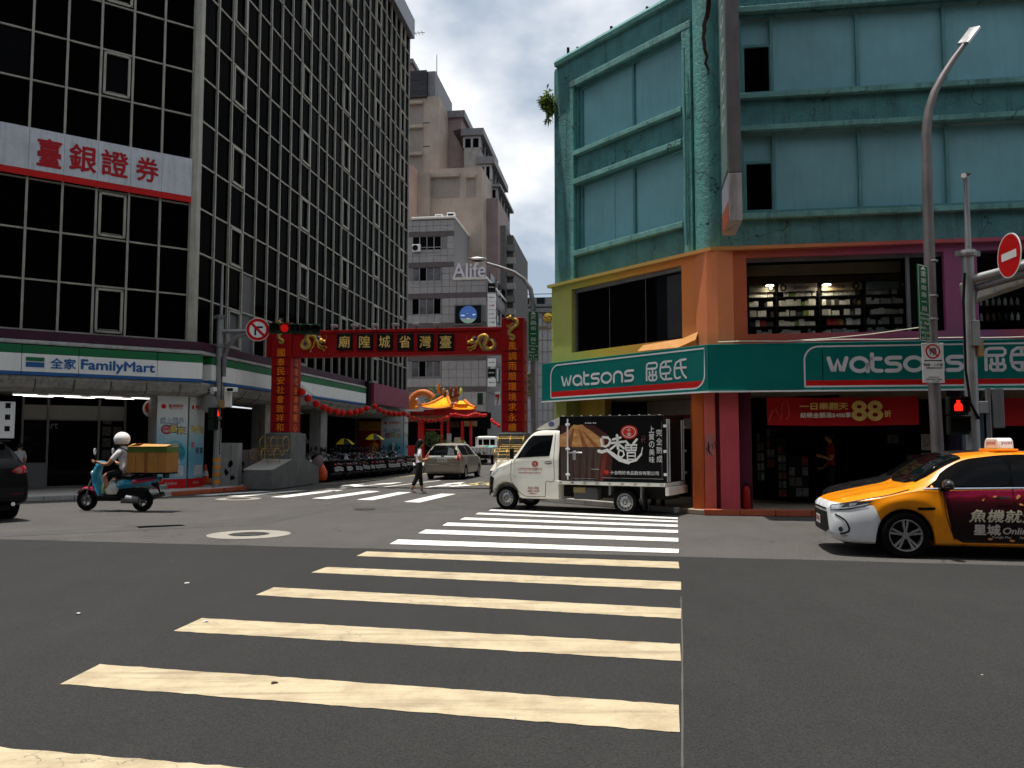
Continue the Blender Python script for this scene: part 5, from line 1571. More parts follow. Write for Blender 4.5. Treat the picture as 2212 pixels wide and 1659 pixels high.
# ---------------------------------------------------------------- lanterns on strings
def lantern_proto():
 t = thing('lantern', 'x', 'lantern', T3(0, 0, 0), 'red lanterns on strings')
 prof = [(.035, -.125), (.09, -.115), (.135, -.07), (.15, 0), (.135, .07), (.09, .115), (.035, .125)]
 mb = MB()
 n = 18
 vs_, fs_ = [], []
 for r_, z_ in prof:
  for j in range(n):
   a = 2 * math.pi * j / n
   rr_ = r_ * (1.0 if j % 2 else .94)
   vs_.append((rr_ * math.cos(a), rr_ * math.sin(a), z_))
 for i in range(len(prof) - 1):
  for j in range(n): fs_.append((i * n + j, i * n + (j + 1) % n, (i + 1) * n + (j + 1) % n, (i + 1) * n + j))
 mb.add(vs_, fs_)
 obj('paper_body', mb, mat('lantern_red', (.62, .012, .010), .45, var=.15), t)
 obj('cap', MB().lathe([(.04, .122), (.045, .15), (.02, .155)], 12).lathe([(.045, -.15), (.04, -.122)], 12), mat('lantern_gold', (.45, .25, .05), .4, metal=.4), t)
 obj('tassel', MB().cyl((0, 0, -.15), (0, 0, -.20), .012, .02, 6), mat('tassel_red', (.45, .02, .02), .7), t)
 obj('hook', MB().cyl((0, 0, .155), (0, 0, .22), .004, n=5), M_BLACK, t)
 return t
ORD = ['first', 'second', 'third', 'fourth', 'fifth', 'sixth', 'seventh', 'eighth', 'ninth', 'tenth', 'eleventh', 'twelfth', 'thirteenth', 'fourteenth', 'fifteenth', 'sixteenth', 'seventeenth', 'eighteenth', 'nineteenth', 'twentieth', '21st', '22nd', '23rd', '24th']
def c8(cx, cy): return ((1560 + cx * .22904) * .5486, (1440 + cy * .22904) * .5486)
S1 = [c3(*p) for p in ((798, 120), (865, 190), (955, 247), (1037, 290), (1103, 316), (1180, 333), (1245, 345), (1322, 347), (1385, 338), (1440, 322), (1505, 300), (1590, 275), (1643, 315), (1697, 340), (1757, 352), (1812, 357), (1862, 362), (1912, 355))]
S2 = [c8(*p) for p in ((215, 865), (300, 903), (385, 928), (470, 945), (545, 952), (612, 948), (678, 940), (748, 925), (815, 905), (880, 888), (948, 845), (1015, 840), (1062, 853), (1112, 862), (1170, 870), (1222, 872), (1258, 862), (1295, 848), (1340, 832), (1385, 832), (1432, 845), (1470, 855), (1505, 852), (1540, 848))]
S3 = [c8(*p) for p in ((1645, 930), (1672, 965), (1700, 990), (1745, 1010), (1765, 1035))]
lp = None
for pts, w0, w1, where in ((S1, 30.2, 47, 'string from the gate along the shaded arcade'), (S2, 49, 60, 'sunlit string in front of the temple'), (S3, 58, 54, 'short string behind the lorry side gate pillar')):
 cab = []
 for i, (x, y) in enumerate(pts):
  w = w0 + (w1 - w0) * i / (len(pts) - 1)
  p = PW(x, y, w)
  lab = 'red paper lantern, %s on the %s' % (ORD[i], where)
  sc_ = 1.0 if w1 < 48 else .82
  Mx = T3(*p) @ RZ(random.uniform(0, 6)) @ RX(random.uniform(-.08, .08)) @ Matrix.Diagonal((sc_, sc_, sc_, 1))
  if lp is None:
   lp = lantern_proto()
   lp['label'] = lab
   WM0 = dict()
   lp.matrix_basis = Mx
   for ch in lp.children: WM[ch] = Mx
   WM[lp] = Mx
  else:
   copy_tree(lp, Mx, label=lab)
  cab.append(p + Vector((0, 0, .25)))
 solo('lantern_cable', MB().tube(cab, .008, 5), M_BLACK, 'dark cable carrying the lantern %s' % where, 'cable')
# ---------------------------------------------------------------- grey tiled building with rooftop letters
M_GT = mat('grey_tile', (.31, .297, .292), .55, var=.16, vs_=.6, dirt=.22, coord='World')
M_GTB = mat('dark_tile_band', (.11, .088, .088), .6, var=.2)
o_ = PW(1050, 800, 78)
GB = Facade(o_.x, o_.y, 97.7)
BG = thing('tiled_building', 'grey tiled office building with dark bands behind the red gate', 'building', GB.M)
def bu(u_, y_): return GB.uv(u_, y_)
xl = bu(860, 700)[0]
xs_ = bu(981, 560)[0]
zt1, zt2 = bu(1050, 604)[1], bu(980, 472)[1]
obj('wall', MB().box(xl, .0, .05, 14, 0, zt1), mat('tile_backing', (.20, .19, .19), .8), BG)
obj('wall', MB().box(xl, xs_, .05, 14, zt1 + .005, zt2), MATS['tile_backing'], BG)
bands = [bu(900, (a + b) / 2)[1] for a, b in ((501, 512), (568, 578), (635, 645), (700, 708), (770, 779), (838, 845))]
bh = .24
for i, z in enumerate(bands):
 obj('dark_band', MB().box(xl, xs_ if i < 2 else .02, -.02, .05, z - bh, z + bh), M_GTB, BG)
 obj('dark_band', MB().box(.02, .06, .0, 14, z - bh, z + bh), M_GTB, BG) if i > 1 else None
wx0, wx1 = bu(891, 560)[0], bu(953, 560)[0]
tile_me = {}
nt_ = 0
lev = [zt2] + bands + [0]
for i in range(len(lev) - 1):
 ztop_, zbot = lev[i] - (bh if i else .1), lev[i + 1] + (bh if i + 1 < len(lev) - 1 else 0)
 xr = xs_ if i < 2 else 0
 if i == 2: pass
 hasw = i > 0
 zw1, zw0 = ztop_ - .05, ztop_ - 1.55
 nz = max(1, round((ztop_ - zbot) / .72))
 if nz > 5: nz = 5
 for k_ in range(nz):
  z0, z1 = zbot + (ztop_ - zbot) * k_ / nz, zbot + (ztop_ - zbot) * (k_ + 1) / nz
  n = round((xr - xl) / .72)
  for j in range(n):
   a, b = xl + (xr - xl) * j / n, xl + (xr - xl) * (j + 1) / n
   if b < xl + 1.0: continue
   if hasw and wx0 - .3 < (a + b) / 2 < wx1 + .3 and z0 + .3 > zw0: continue
   if i == 3 and bu(984, 680)[0] - .2 < (a + b) / 2 < bu(1040, 680)[0] + .2 and z1 < bu(1000, 655)[1] + .3: continue
   if nt_ > 295: continue
   nt_ += 1
   key = (round(b - a, 2), round(z1 - z0, 2))
   Mx = GB.M @ T3((a + b) / 2, .03 + random.uniform(-.006, .006), (z0 + z1) / 2)
   if key not in tile_me:
    tile_me[key] = obj('wall_tile', MB().box(-(b - a) / 2 + .018, (b - a) / 2 - .018, -.03, .03, -(z1 - z0) / 2 + .018, (z1 - z0) / 2 - .018), M_GT, BG, Mx).data
   else:
    inst('wall_tile', tile_me[key], BG, Mx)
 if hasw and i < 6:
  obj('window_opening', MB().box(wx0, wx1, .02, .04, zw0, zw1), M_DARK, BG)
  for q_ in range(4):
   a, b = wx0 + (wx1 - wx0) * q_ / 4, wx0 + (wx1 - wx0) * (q_ + 1) / 4
   if i == 1: continue
   wd_ = obj('window_pane', MB().box(a + .05, b - .05, -.0, .018, zw0 + .05, zw1 - .05), mat('grey_window', (.11, .11, .115), .35, var=.5, vs_=1.2, coord='World') if (q_ + i) % 3 else M_GLASS2, BG)
  fr = MB()
  for q_ in range(5):
   x = wx0 + (wx1 - wx0) * q_ / 4
   fr.box(x - .04, x + .04, -.03, .02, zw0, zw1)
  fr.box(wx0, wx1, -.028, .02, zw0 - .05, zw0 + .04)
  obj('window_frame', fr, M_STEEL, BG)
 if i == 1:
  obj('balcony_rail', MB().box(wx0, wx1, -.05, -.01, zw0 + .45, zw0 + .52), M_STEEL, BG)
  ac = obj('air_conditioner', MB().box(wx0 + .05, wx0 + .85, -.35, -.05, zw0 + .05, zw0 + .75), M_WHITE, BG, bevel=.03)
  obj('fan_grille', MB().lathe([(.28, -.36), (.28, -.34)], 18, T3(wx0 + .35, 0, zw0 + .4) @ RX(R(90)) @ T3(0, 0, .72)), M_BLACK, ac)
obj('coping', MB().box(xs_ - .1, .12, -.15, 14, zt1, zt1 + .25), mat('coping_white', (.62, .60, .55), .5, metal=.2), BG, bevel=.05)
obj('coping', MB().box(bu(889, 471)[0], xs_ + .12, -.15, 14, zt2, zt2 + .25), MATS['coping_white'], BG, bevel=.05)
for zi in range(2, 6):
 for q_ in range(3):
  obj('window_pane', MB().box(.0, .08, 2 + q_ * 4, 4.6 + q_ * 4, lev[zi + 1] + bh + .9, lev[zi + 1] + bh + 2.3), M_GLASS2, BG)
LT = thing('roof_letters', 'white freestanding letters Alife on the grey tiled building', 'sign', GB.M @ T3(-1.6, 0, zt1 + .25))
a, b = bu(979, 590)[0], bu(1049, 590)[0]
LH = bu(1000, 574)[1] - bu(1000, 602)[1]
word = 'Alife'
obj('lettering', text_mb(word, b - a, LH + .15, .012, .12, cx=(a + b) / 2, cz=zt1 + .25 + LH / 2 + .05, y=-.05), mat('letter_lilac', (.62, .58, .64), .5), LT, GB.M)
fr = MB()
for q_ in range(6): fr.box(a + (b - a) * q_ / 5 - .02, a + (b - a) * q_ / 5 + .02, .36, .42, zt1 + .25, zt1 + 1.3)
fr.box(a, b, .36, .40, zt1 + 1.0, zt1 + 1.06)
obj('support_frame', fr, M_STEEL_D, LT, GB.M)
SCN = thing('billboard_screen', 'black billboard with round picture of sky and small house', 'billboard', GB.M @ T3(-1.5, -.1, bu(1000, 699)[1]))
a, z1 = bu(984, 661); b, z0 = bu(1040, 699)
obj('panel', MB().box(a, b, -.12, .0, z0, z1), M_BLACK, SCN, GB.M)
obj('frame', MB().box(a - .08, a, -.16, 0, z0 - .08, z1 + .08).box(b, b + .08, -.16, 0, z0 - .08, z1 + .08).box(a, b, -.16, 0, z0 - .08, z0).box(a, b, -.16, 0, z1, z1 + .08), M_STEEL_D, SCN, GB.M)
cx, cz, rr_ = (a + b) / 2, (z0 + z1) / 2, (z1 - z0) / 2 * .97
obj('sky_picture', disc_mb(MB(), cx, cz, rr_, -.125, 28), mat('screen_blue', (.05, .12, .33), .4, emit=.35), SCN, GB.M)
mb = MB()
pts = [(cx + rr_ * math.cos(R(t_)), cz + rr_ * math.sin(R(t_))) for t_ in range(205, 340, 9)]
mb.add([(p[0], -.128, p[1]) for p in pts], [tuple(range(len(pts)))])
obj('field_picture', mb, mat('screen_green', (.22, .30, .24), .4, emit=.3), SCN, GB.M)
mb = MB()
for dx, dz, r_ in ((-.66, -.08, .17), (-.48, -.10, .12), (.62, -.02, .14), (.76, .0, .09), (-.1, .12, .06)): disc_mb(mb, cx + dx * rr_, cz + dz * rr_, r_ * rr_, -.131 - .001 * abs(dx), 14, r_ * rr_ * .55)
obj('cloud_picture', mb, mat('screen_white', (.6, .65, .7), .4, emit=.3), SCN, GB.M)
obj('house_picture', MB().box(cx - .14, cx + .14, -.135, -.13, cz - .50 * rr_, cz - .40 * rr_), MATS['screen_white'], SCN, GB.M)
obj('house_picture', MB().box(cx - .16, cx + .16, -.136, -.131, cz - .40 * rr_, cz - .32 * rr_), mat('screen_red', (.35, .04, .04), .4, emit=.2), SCN, GB.M)
names = ['Aspace', 'Able', '交響', 'e-reader', '六福', 'cafe', 'studio', 'dance']
for i, yy in enumerate((621, 643, 660.5, 678.5, 697, 783, 805, 826)):
 cx, cz = bu(1062.5, yy)
 hh = .40 if i != 0 else .44
 t = thing('sign_box', '%s sign box on the corner of the grey tiled building, %s from the top' % ('black square' if i in (0, 6) else 'white square', ORD[i]), 'sign', GB.M @ T3(cx, -.1, cz - hh), 'stacked sign boxes')
 obj('box', MB().box(cx - .37, cx + .37, -.2, .1, cz - hh, cz + hh * .9), M_BLACK if i in (0, 6) else M_SIGNWHITE, t, GB.M, bevel=.03)
 obj('lettering', text_mb(names[i], .55, .14, .01, .003, cx=cx, cz=cz, y=-.203), M_SIGNWHITE if i in (0, 6) else (M_RED if i == 2 else M_NAVY), t, GB.M)
# ---------------------------------------------------------------- brown stepped apartment block
M_BR = mat('brown_tile', (.35, .285, .24), .6, var=.2, vs_=.5, dirt=.25, coord='World', bump=.25, bs=2.)
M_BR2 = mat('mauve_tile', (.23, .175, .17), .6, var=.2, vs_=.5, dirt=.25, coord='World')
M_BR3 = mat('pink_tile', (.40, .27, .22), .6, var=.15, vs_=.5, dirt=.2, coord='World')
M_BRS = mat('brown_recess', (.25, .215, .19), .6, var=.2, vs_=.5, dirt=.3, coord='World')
o_ = PW(1000, 700, 95)
BB = Facade(o_.x, o_.y, 97.7)
BT = thing('apartment_block', 'brown tiled stepped apartment block rising behind the grey building', 'building', BB.M)
def cB(cx, cy): return ((1500 + cx * .36166) * .5486, (200 + cy * .36166) * .5486)
def bxu(name, u0, y0, u1, y1, off, dep, m_, z0=None):
 a, za = BB.uv(u0, y0, off); b, zb_ = BB.uv(u1, y1, off)
 return obj(name, MB().box(a, b, off, off + dep, zb_ if z0 is None else z0, za), m_, BT), (a, b, zb_, za)
bxu('stair_tower', *cB(200, 100), *cB(335, 230), -3, 6, M_BR2)
bxu('tower_coping', *cB(200, 92), *cB(350, 125), -3.4, 6.8, M_STEEL_D)
for x in (210, 360, 498): bxu('screen_post', *cB(x, 226), *cB(x + 8, 512), -6, .3, M_BLACK)
for k_ in range(11):
 a, za = BB.uv(*cB(205, 232 + k_ * 25), -6.2); b, zb_ = BB.uv(*cB(500, 252 + k_ * 25), -6.2)
 obj('screen_slat', MB().box(a, b, -6.35, -6.05, zb_, za), mat('slat_grey', (.05, .048, .055), .5, metal=.3), BT)
bxu('screen_wall', *cB(507, 225), *cB(592, 512), -5.8, 9, M_STEEL_D)
_, t1 = bxu('block', *cB(200, 515), *cB(625, 1400), -6, 10, M_BR, 0)
for y0, y1 in ((600, 795), (860, 1145), (1155, 1400)):
 a, za = BB.uv(*cB(205, y0), -6.05); b, zb_ = BB.uv(*cB(457, y1), -6.05)
 obj('recess', MB().box(a, b, -6.06, -5.9, zb_, za), M_BRS, BT)
 obj('recess_lintel', MB().box(a, b, -6.5, -6.06, za, za + .35), M_BR, BT)
for yy in (800, 1055):
 a, za = BB.uv(*cB(200, yy), -6.02); b, _z = BB.uv(*cB(530, yy), -6.02)
 obj('groove', MB().box(a, b, -6.03, -5.95, za - .04, za + .04), M_BLACK, BT)
a, zt_ = BB.uv(*cB(625, 735)); b, _z = BB.uv(*cB(905, 720)); c_, zc_ = BB.uv(*cB(1010, 1290))
obj('sloped_block', MB().prism([(a, 0), (c_, 0), (c_, zc_), (BB.uv(*cB(800, 905))[0], BB.uv(*cB(800, 905))[1]), (BB.uv(*cB(890, 880))[0], BB.uv(*cB(890, 880))[1]), (b, zt_), (a, zt_)], 'y', -1, 12), M_BR2, BT)
obj('sloped_coping', MB().box(a, b + .3, -1.3, 12, zt_ - .5, zt_ + .3), M_STEEL_D, BT)
for (x0, y0, x1, y1), rf in (((905, 940, 1075, 1050), 1), ((1075, 1245, 1195, 1400), 1), ((1105, 1500, 1260, 1600), 0)):
 off = -2.0
 a, za = BB.uv(*cB(x0, y0), off); b, zb_ = BB.uv(*cB(x1, y1), off)
 bl = obj('balcony', MB().box(a, b, off, off + 11, zb_ - 3, zb_), M_CONC_L, BT)
 obj('glazing', MB().box(a + .1, b - .1, off + .05, off + 10.8, zb_ + .01, za), M_GLASS2, BT)
 for q_ in range(3): obj('window_post', MB().box(a + (b - a) * q_ / 2 - .12, a + (b - a) * q_ / 2 + .12, off - .02, off + .2, zb_, za), M_STEEL, BT)
 for q_ in range(5): obj('window_post', MB().box(b - .12, b + .08, off + 1 + q_ * 2.3, off + 1.25 + q_ * 2.3, zb_, za), M_STEEL, BT)
 obj('window_rail', MB().box(a, b, off - .03, off + .21, za - .2, za + .05), M_STEEL, BT)
 obj('balcony_roof', MB().box(a - .3, b + .5, off - .4, off + 11, za + .06, za + .35 + .5 * rf), M_STEEL_D, BT)
_, t3 = bxu('block', *cB(525, 1290), *cB(1100, 1700), -9, 8, M_BR, 0)
for x0, x1 in ((528, 855), (930, 1030)):
 a, za = BB.uv(*cB(x0, 1390), -9.05); b, zb_ = BB.uv(*cB(x1, 1590), -9.05)
 obj('recess', MB().box(a, b, -9.06, -8.9, zb_, za), M_BRS, BT)
 obj('recess_lintel', MB().box(a, b, -9.5, -9.06, za, za + .4), M_BR, BT)
bxu('block', *cB(230, 1250), *cB(345, 1700), -12, 3, M_BR3, 0)
bxu('block', *cB(346, 1330), *cB(524, 1700), -10, 3, M_BR, 0)
def cK(cx, cy): return ((1550 + cx * .29532) * .5486, (800 + cy * .29532) * .5486)
def bxk(name, p0, p1, off, dep, m_, z0=None): return bxu(name, *cK(*p0), *cK(*p1), off, dep, m_, z0)
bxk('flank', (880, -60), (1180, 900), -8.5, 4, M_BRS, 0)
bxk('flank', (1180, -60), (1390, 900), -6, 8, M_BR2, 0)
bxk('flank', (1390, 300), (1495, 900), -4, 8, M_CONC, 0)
_, fk = bxk('flank', (1495, 430), (1595, 900), -3, 14, mat('flank_shade', (.075, .07, .068), .7), 0)  # shade of the side face is put into this darker grey
for k_ in range(6):
 a, za = BB.uv(*cK(1510, 560 + k_ * 170), -3.3); b, zb_ = BB.uv(*cK(1585, 640 + k_ * 170), -3.3)
 obj('balcony', MB().box(a, b + .3, -3.6, -3.0, zb_, za), M_CONC_L if k_ % 2 else M_CONC, BT)
for x0, y0, x1, y1 in ((555, 155, 655, 190), (715, 130, 820, 200)):
 a, za = GB.uv(*cK(x0, y0), 1); b, zb_ = GB.uv(*cK(x1, y1), 1)
 t = thing('air_conditioner', ('smaller' if x0 < 600 else 'larger') + ' rooftop air conditioner above the grey tiled wall', 'air conditioner', GB.M @ T3(a, 1, zb_), 'rooftop air conditioners')
 obj('casing', MB().box(a, b, .8, 1.4, zt2 + .26, za), M_WHITE, t, GB.M, bevel=.04)
 obj('fan_grille', MB().box(a + .12, (a + b) / 2 + .25, .78, .8, zt2 + .4, za - .15), M_BLACK, t, GB.M)
an = BB.uv(*cB(585, 300), -6)
solo('antenna_mast', MB().cyl((an[0], -5, an[1] - 3), (an[0], -5, an[1] + 3.2), .09, .04, 6), M_STEEL_D, 'thin mast on the right edge of the slatted roof screen', 'antenna', BB.M)
an = BB.uv(*cB(300, 90), -2)
am = MB().cyl((an[0], -2, an[1]), (an[0], -2, an[1] + 3.4), .07, n=6)
am.cyl((an[0] - .6, -2, an[1] + 3.0), (an[0] + 1.9, -2, an[1] + 3.1), .04, n=6)
for q_ in range(6): am.cyl((an[0] - .4 + q_ * .4, -2.5, an[1] + 3.05), (an[0] - .4 + q_ * .4, -1.5, an[1] + 3.05), .03, n=5)
solo('television_antenna', am, M_STEEL_D, 'television antenna on top of the brown stair tower', 'antenna', BB.M)
# ---------------------------------------------------------------- pale building closing the lane
o_ = PW(1090, 800, 135)
PF = Facade(o_.x, o_.y, 97.7)
PB_ = thing('pale_building', 'pale grey ribbed office building closing the end of the lane', 'building', PF.M)
zr = PF.uv(1150, 660)[1]
obj('wall', MB().box(-4, 14, 0, 12, 0, zr), mat('pale_stone', (.30, .29, .29), .7, var=.12, vs_=.3, dirt=.35), PB_)
obj('cornice', MB().box(-4, 14, -.5, 0, zr - 1.2, zr - .5).box(-4, 14, -.7, 0, zr - .3, zr + .1), M_STEEL_D, PB_)
obj('attic', MB().box(-4, 14, .3, 12, zr + .1, PF.uv(1150, 642)[1]), mat('attic_grey', (.17, .17, .175), .7, var=.2), PB_)
rb = MB()
for k_ in range(22): rb.box(-4 + k_ * .85, -3.9 + k_ * .85, -.06, 0, 0, zr - 1.2)
for k_ in range(14): rb.box(-4, 14, -.05, .0, 1 + k_ * 1.9, 1.12 + k_ * 1.9)
obj('wall_joints', rb, mat('joint_grey', (.15, .14, .14), .7), PB_, kind='stuff')
for k_ in range(5): obj('attic_window', MB().box(-2.5 + k_ * 2.6, -1.2 + k_ * 2.6, .2, .3, zr + .3, zr + 1.3), M_BLACK, PB_)
t = thing('gold_emblem', 'round gold emblem with lettering on the pale building', 'sign', PF.M @ T3(*[PF.uv(1183, 690)[0], -.2, PF.uv(1183, 690)[1]]))
cx, cz = PF.uv(1184, 686)
obj('ball', MB().sphere((cx, -.3, cz), .85, 18, 12, (1, .4, 1)), mat('emblem_gold', (.55, .36, .06), .3, metal=.7), t, PF.M, smooth=60)
obj('groove', strokes([arc(cx - .3, cz + .25, .35, .35, 300, 120, 10), arc(cx + .3, cz - .25, .35, .35, 120, -60, 10)], .12, -.68), M_BLACK, t, PF.M)
obj('lettering', text_mb('新光人壽', 3.4, .75, .01, .05, cx=cx, cz=PF.uv(1183, 708)[1], y=-.05), mat('bronze_letter', (.22, .14, .06), .5), t, PF.M)
# ---------------------------------------------------------------- old shop houses on the right of the lane
RL = Facade(*(FC.pt(CL_, 0, 0) + LANE * 14.5 + Vector((.35, 0, 0)))[:2], 7.7)
for k_, (a, b, h_, m_) in enumerate(((0, 9, 6.4, mat('old_render_tan', (.30, .24, .17), .8, dirt=.6, var=.3)), (9.02, 20, 8.2, mat('old_render_grey', (.16, .155, .15), .8, dirt=.7, var=.3)), (20.02, 46, 11.5, mat('old_render_dark', (.10, .098, .095), .8, dirt=.5)))):
 t = thing('shop_house', ('low tan shop house beyond the teal building', 'weathered grey shop house halfway down the lane', 'taller dark building at the far right of the lane')[k_], 'building', RL.M @ T3(a, 0, 0))
 obj('wall', MB().box(a, b, -7, .0, 0, h_), m_, t, RL.M)
 obj('roof_edge', MB().box(a, b, -7, .25, h_, h_ + .2), M_STEEL_D, t, RL.M)
 for q_ in range(int((b - a) / 2.4)):
  for zz in [3.6 + 2.6 * r_ for r_ in range(int((h_ - 4) / 2.4) + 1)]:
   if zz + 1.2 < h_:
    w_ = obj('window', MB().box(a + .6 + q_ * 2.4, a + 2.0 + q_ * 2.4, .0, .05, zz, zz + 1.2), M_GLASS2, t, RL.M)
    obj('sill', MB().box(a + .5 + q_ * 2.4, a + 2.1 + q_ * 2.4, .0, .16, zz - .1, zz), M_CONC, w_, RL.M)
 obj('awning', MB().prism([(.0, 2.9), (1.1, 2.5), (1.1, 2.56), (.0, 3.0)], 'x', a + .2, b - .2), mat('awning_green', (.16, .24, .19), .7), t, RL.M)
RLs = Facade(*RL.pt(2.6, .5, 0)[:2], 97.7)
def lane_sign(u0, y0, u1, y1, w, m_, txt, tm, label, vert=True):
 a, b = PW(u0, y0, w), PW(u1, y1, w)
 F_ = Facade(a.x, a.y, 97.7)
 t = thing('hanging_sign', label, 'sign', F_.M @ T3(0, 0, b.z))
 wd_ = (b - a).length if not vert else abs(b.x - a.x)
 wd_ = abs(b.x - a.x)
 obj('board', MB().box(0, wd_, 0, .14, b.z, a.z), m_, t, F_.M, bevel=.01)
 if txt:
  if vert: obj('lettering', vtext_mb(txt, wd_ * .7, (a.z - b.z) / len(txt) * .75, wd_ / 2, a.z, (a.z - b.z) / len(txt), .004, .004), tm, t, F_.M)
  else: obj('lettering', text_mb(txt, wd_ * .8, (a.z - b.z) * .5, .01, .004, cx=wd_ / 2, cz=(a.z + b.z) / 2), tm, t, F_.M)
 return t, F_, wd_, a, b
lane_sign(1138.5, 806, 1148, 858, 44, mat('sign_olive', (.34, .32, .14), .6), '城隍廟口', M_NAVY, 'yellow vertical sign just right of the red gate')
t, F_, wd_, a, b = lane_sign(1069, 847, 1080, 875, 55, M_SIGNWHITE, '', M_RED, 'white convenience store sign with red seven left of the gate pillar')
obj('stripe', MB().box(0.02, wd_ - .02, -.004, 0, b.z + (a.z - b.z) * .62, b.z + (a.z - b.z) * .82), M_RED, t, F_.M)
obj('lettering', text_mb('7', wd_ * .6, (a.z - b.z) * .7, .03, .008, cx=wd_ * .6, cz=(a.z + b.z) / 2 - .1), M_RED, t, F_.M)
obj('lettering', text_mb('ELEVEN', wd_ * .7, .12, .02, .01, cx=wd_ * .45, cz=(a.z + b.z) / 2), M_GREEN, t, F_.M)
lane_sign(1031, 849, 1043, 874, 64, mat('sign_bottle_green', (.02, .05, .035), .5), '', M_SIGNWHITE, 'dark green box sign at the corner of the grey building')
lane_sign(1024, 935, 1048, 975, 66, M_SIGNWHITE, '7', M_RED, 'white window board with red seven behind the pickup', False)
# ---------------------------------------------------------------- vehicle building kit (x forward, y left, z up)
def crom(P, n):
 out = []
 for i in range(len(P) - 1):
  p0, p1, p2, p3 = [P[max(0, min(len(P) - 1, j))] for j in (i - 1, i, i + 1, i + 2)]
  for k_ in range(n):
   t_ = k_ / n
   out.append(tuple(.5 * (2 * b + (c - a) * t_ + (2 * a - 5 * b + 4 * c - d) * t_ ** 2 + (3 * b - a - 3 * c + d) * t_ ** 3) for a, b, c, d in zip(p0, p1, p2, p3)))
 out.append(tuple(P[-1]))
 return out
def lerp_tab(tab, x):
 """tab sorted by falling x; smooth interpolation"""
 if x >= tab[0][0]: return tab[0][1:]
 for i in range(len(tab) - 1):
  if tab[i][0] >= x >= tab[i + 1][0]:
   t_ = (tab[i][0] - x) / (tab[i][0] - tab[i + 1][0])
   p0, p1, p2, p3 = [tab[max(0, min(len(tab) - 1, j))] for j in (i - 1, i, i + 1, i + 2)]
   h_ = p1[0] - p2[0]
   res = []
   for k_ in range(1, len(p1)):
    m1 = (p2[k_] - p0[k_]) / max(1e-6, p0[0] - p2[0]) * h_ if p0 is not p1 else (p2[k_] - p1[k_])
    m2 = (p3[k_] - p1[k_]) / max(1e-6, p1[0] - p3[0]) * h_ if p3 is not p2 else (p2[k_] - p1[k_])
    if (p2[k_] - p1[k_]) * m1 < 0 or (p2[k_] - p1[k_]) == 0: m1 = 0
    if (p2[k_] - p1[k_]) * m2 < 0 or (p2[k_] - p1[k_]) == 0: m2 = 0
    d_ = abs(p2[k_] - p1[k_]) * 3
    m1 = max(-d_, min(d_, m1)); m2 = max(-d_, min(d_, m2))
    h00, h10, h01, h11 = 2 * t_ ** 3 - 3 * t_ ** 2 + 1, t_ ** 3 - 2 * t_ ** 2 + t_, -2 * t_ ** 3 + 3 * t_ ** 2, t_ ** 3 - t_ ** 2
    res.append(h00 * p1[k_] + h10 * m1 + h01 * p2[k_] + h11 * m2)
   return res
 return tab[-1][1:]
def shell(tab, arches, step=.035, crease=.0):
 """closed body skin lofted through stations (x, zb, zsh, w, zbelt, wb, ztop, wt)"""
 xs_ = []
 x = tab[0][0]
 while x > tab[-1][0]:
  xs_.append(x); x -= step
 xs_.append(tab[-1][0])
 rings = []
 for x in xs_:
  zb, zsh, w, zbelt, wb, ztop, wt = lerp_tab(tab, x)
  drop = min(.075, (ztop - zbelt) * .35)
  sec = [(w * .86, zb), (w * .965, zb + .035), (w * .995, zb + (zsh - zb) * .5), (w, zsh), (wb + (w - wb) * .35, zsh + (zbelt - zsh) * .75), (wb, zbelt),
      (wb + (wt - wb) * .55 + .012, zbelt + (ztop - drop - zbelt) * .6), (wt + .01, ztop - drop), (wt * .86, ztop - drop * .35), (wt * .45, ztop - .012), (0.0, ztop)]
  sec = crom(sec, 3)
  za = None
  for xa, zc, Ra in arches:
   if abs(x - xa) < Ra: za = max(za or 0, zc + math.sqrt(Ra * Ra - (x - xa) ** 2))
  if za is not None and za > zb:
   zT = zbelt
   sec = [(y, za + (z - zb) * (zT - za) / (zT - zb) if z < zT else z) for y, z in sec]
  rings.append([(x, y, z) for y, z in sec] + [(x, -y, z) for y, z in sec[-2::-1]])
 return rings
def shell_mb(rings):
 mb = MB().loft(rings, close=False, cap=False)
 n = len(rings[0])
 b = (len(rings) - 1) * n
 mb.f.append(tuple(range(n))); mb.m.append(0)
 mb.f.append(tuple(range(b, b + n))[::-1]); mb.m.append(0)
 for i in range(len(rings) - 1):
  mb.f.append((i * n, (i + 1) * n, (i + 1) * n + n - 1, i * n + n - 1)); mb.m.append(0)
 return mb
def bvh_of(mb): return BVHTree.FromPolygons([Vector(v) for v in mb.v], mb.f)
VIEW = {'L': lambda a, b: (Vector((a, 4, b)), Vector((0, -1, 0))), 'R': lambda a, b: (Vector((a, -4, b)), Vector((0, 1, 0))),
  'T': lambda a, b: (Vector((a, b, 4)), Vector((0, 0, -1))), 'F': lambda a, b: (Vector((6, a, b)), Vector((-1, 0, 0))), 'B': lambda a, b: (Vector((-9, a, b)), Vector((1, 0, 0)))}
def oblique(ang):
 """looking at the front-left corner of the vehicle; a runs along the view plane"""
 d = Vector((-math.cos(ang), -math.sin(ang), 0))
 s_ = Vector((-math.sin(ang), math.cos(ang), 0))
 return lambda a, b: (s_ * a + Vector((0, 0, b)) - d * 6, d)
def proj(bvh, vw, a, b, off):
 o, d = vw(a, b)
 h = bvh.ray_cast(o, d)
 if h[0] is None: return None
 n = h[1] if h[1].dot(d) < 0 else -h[1]
 return h[0] + n * off
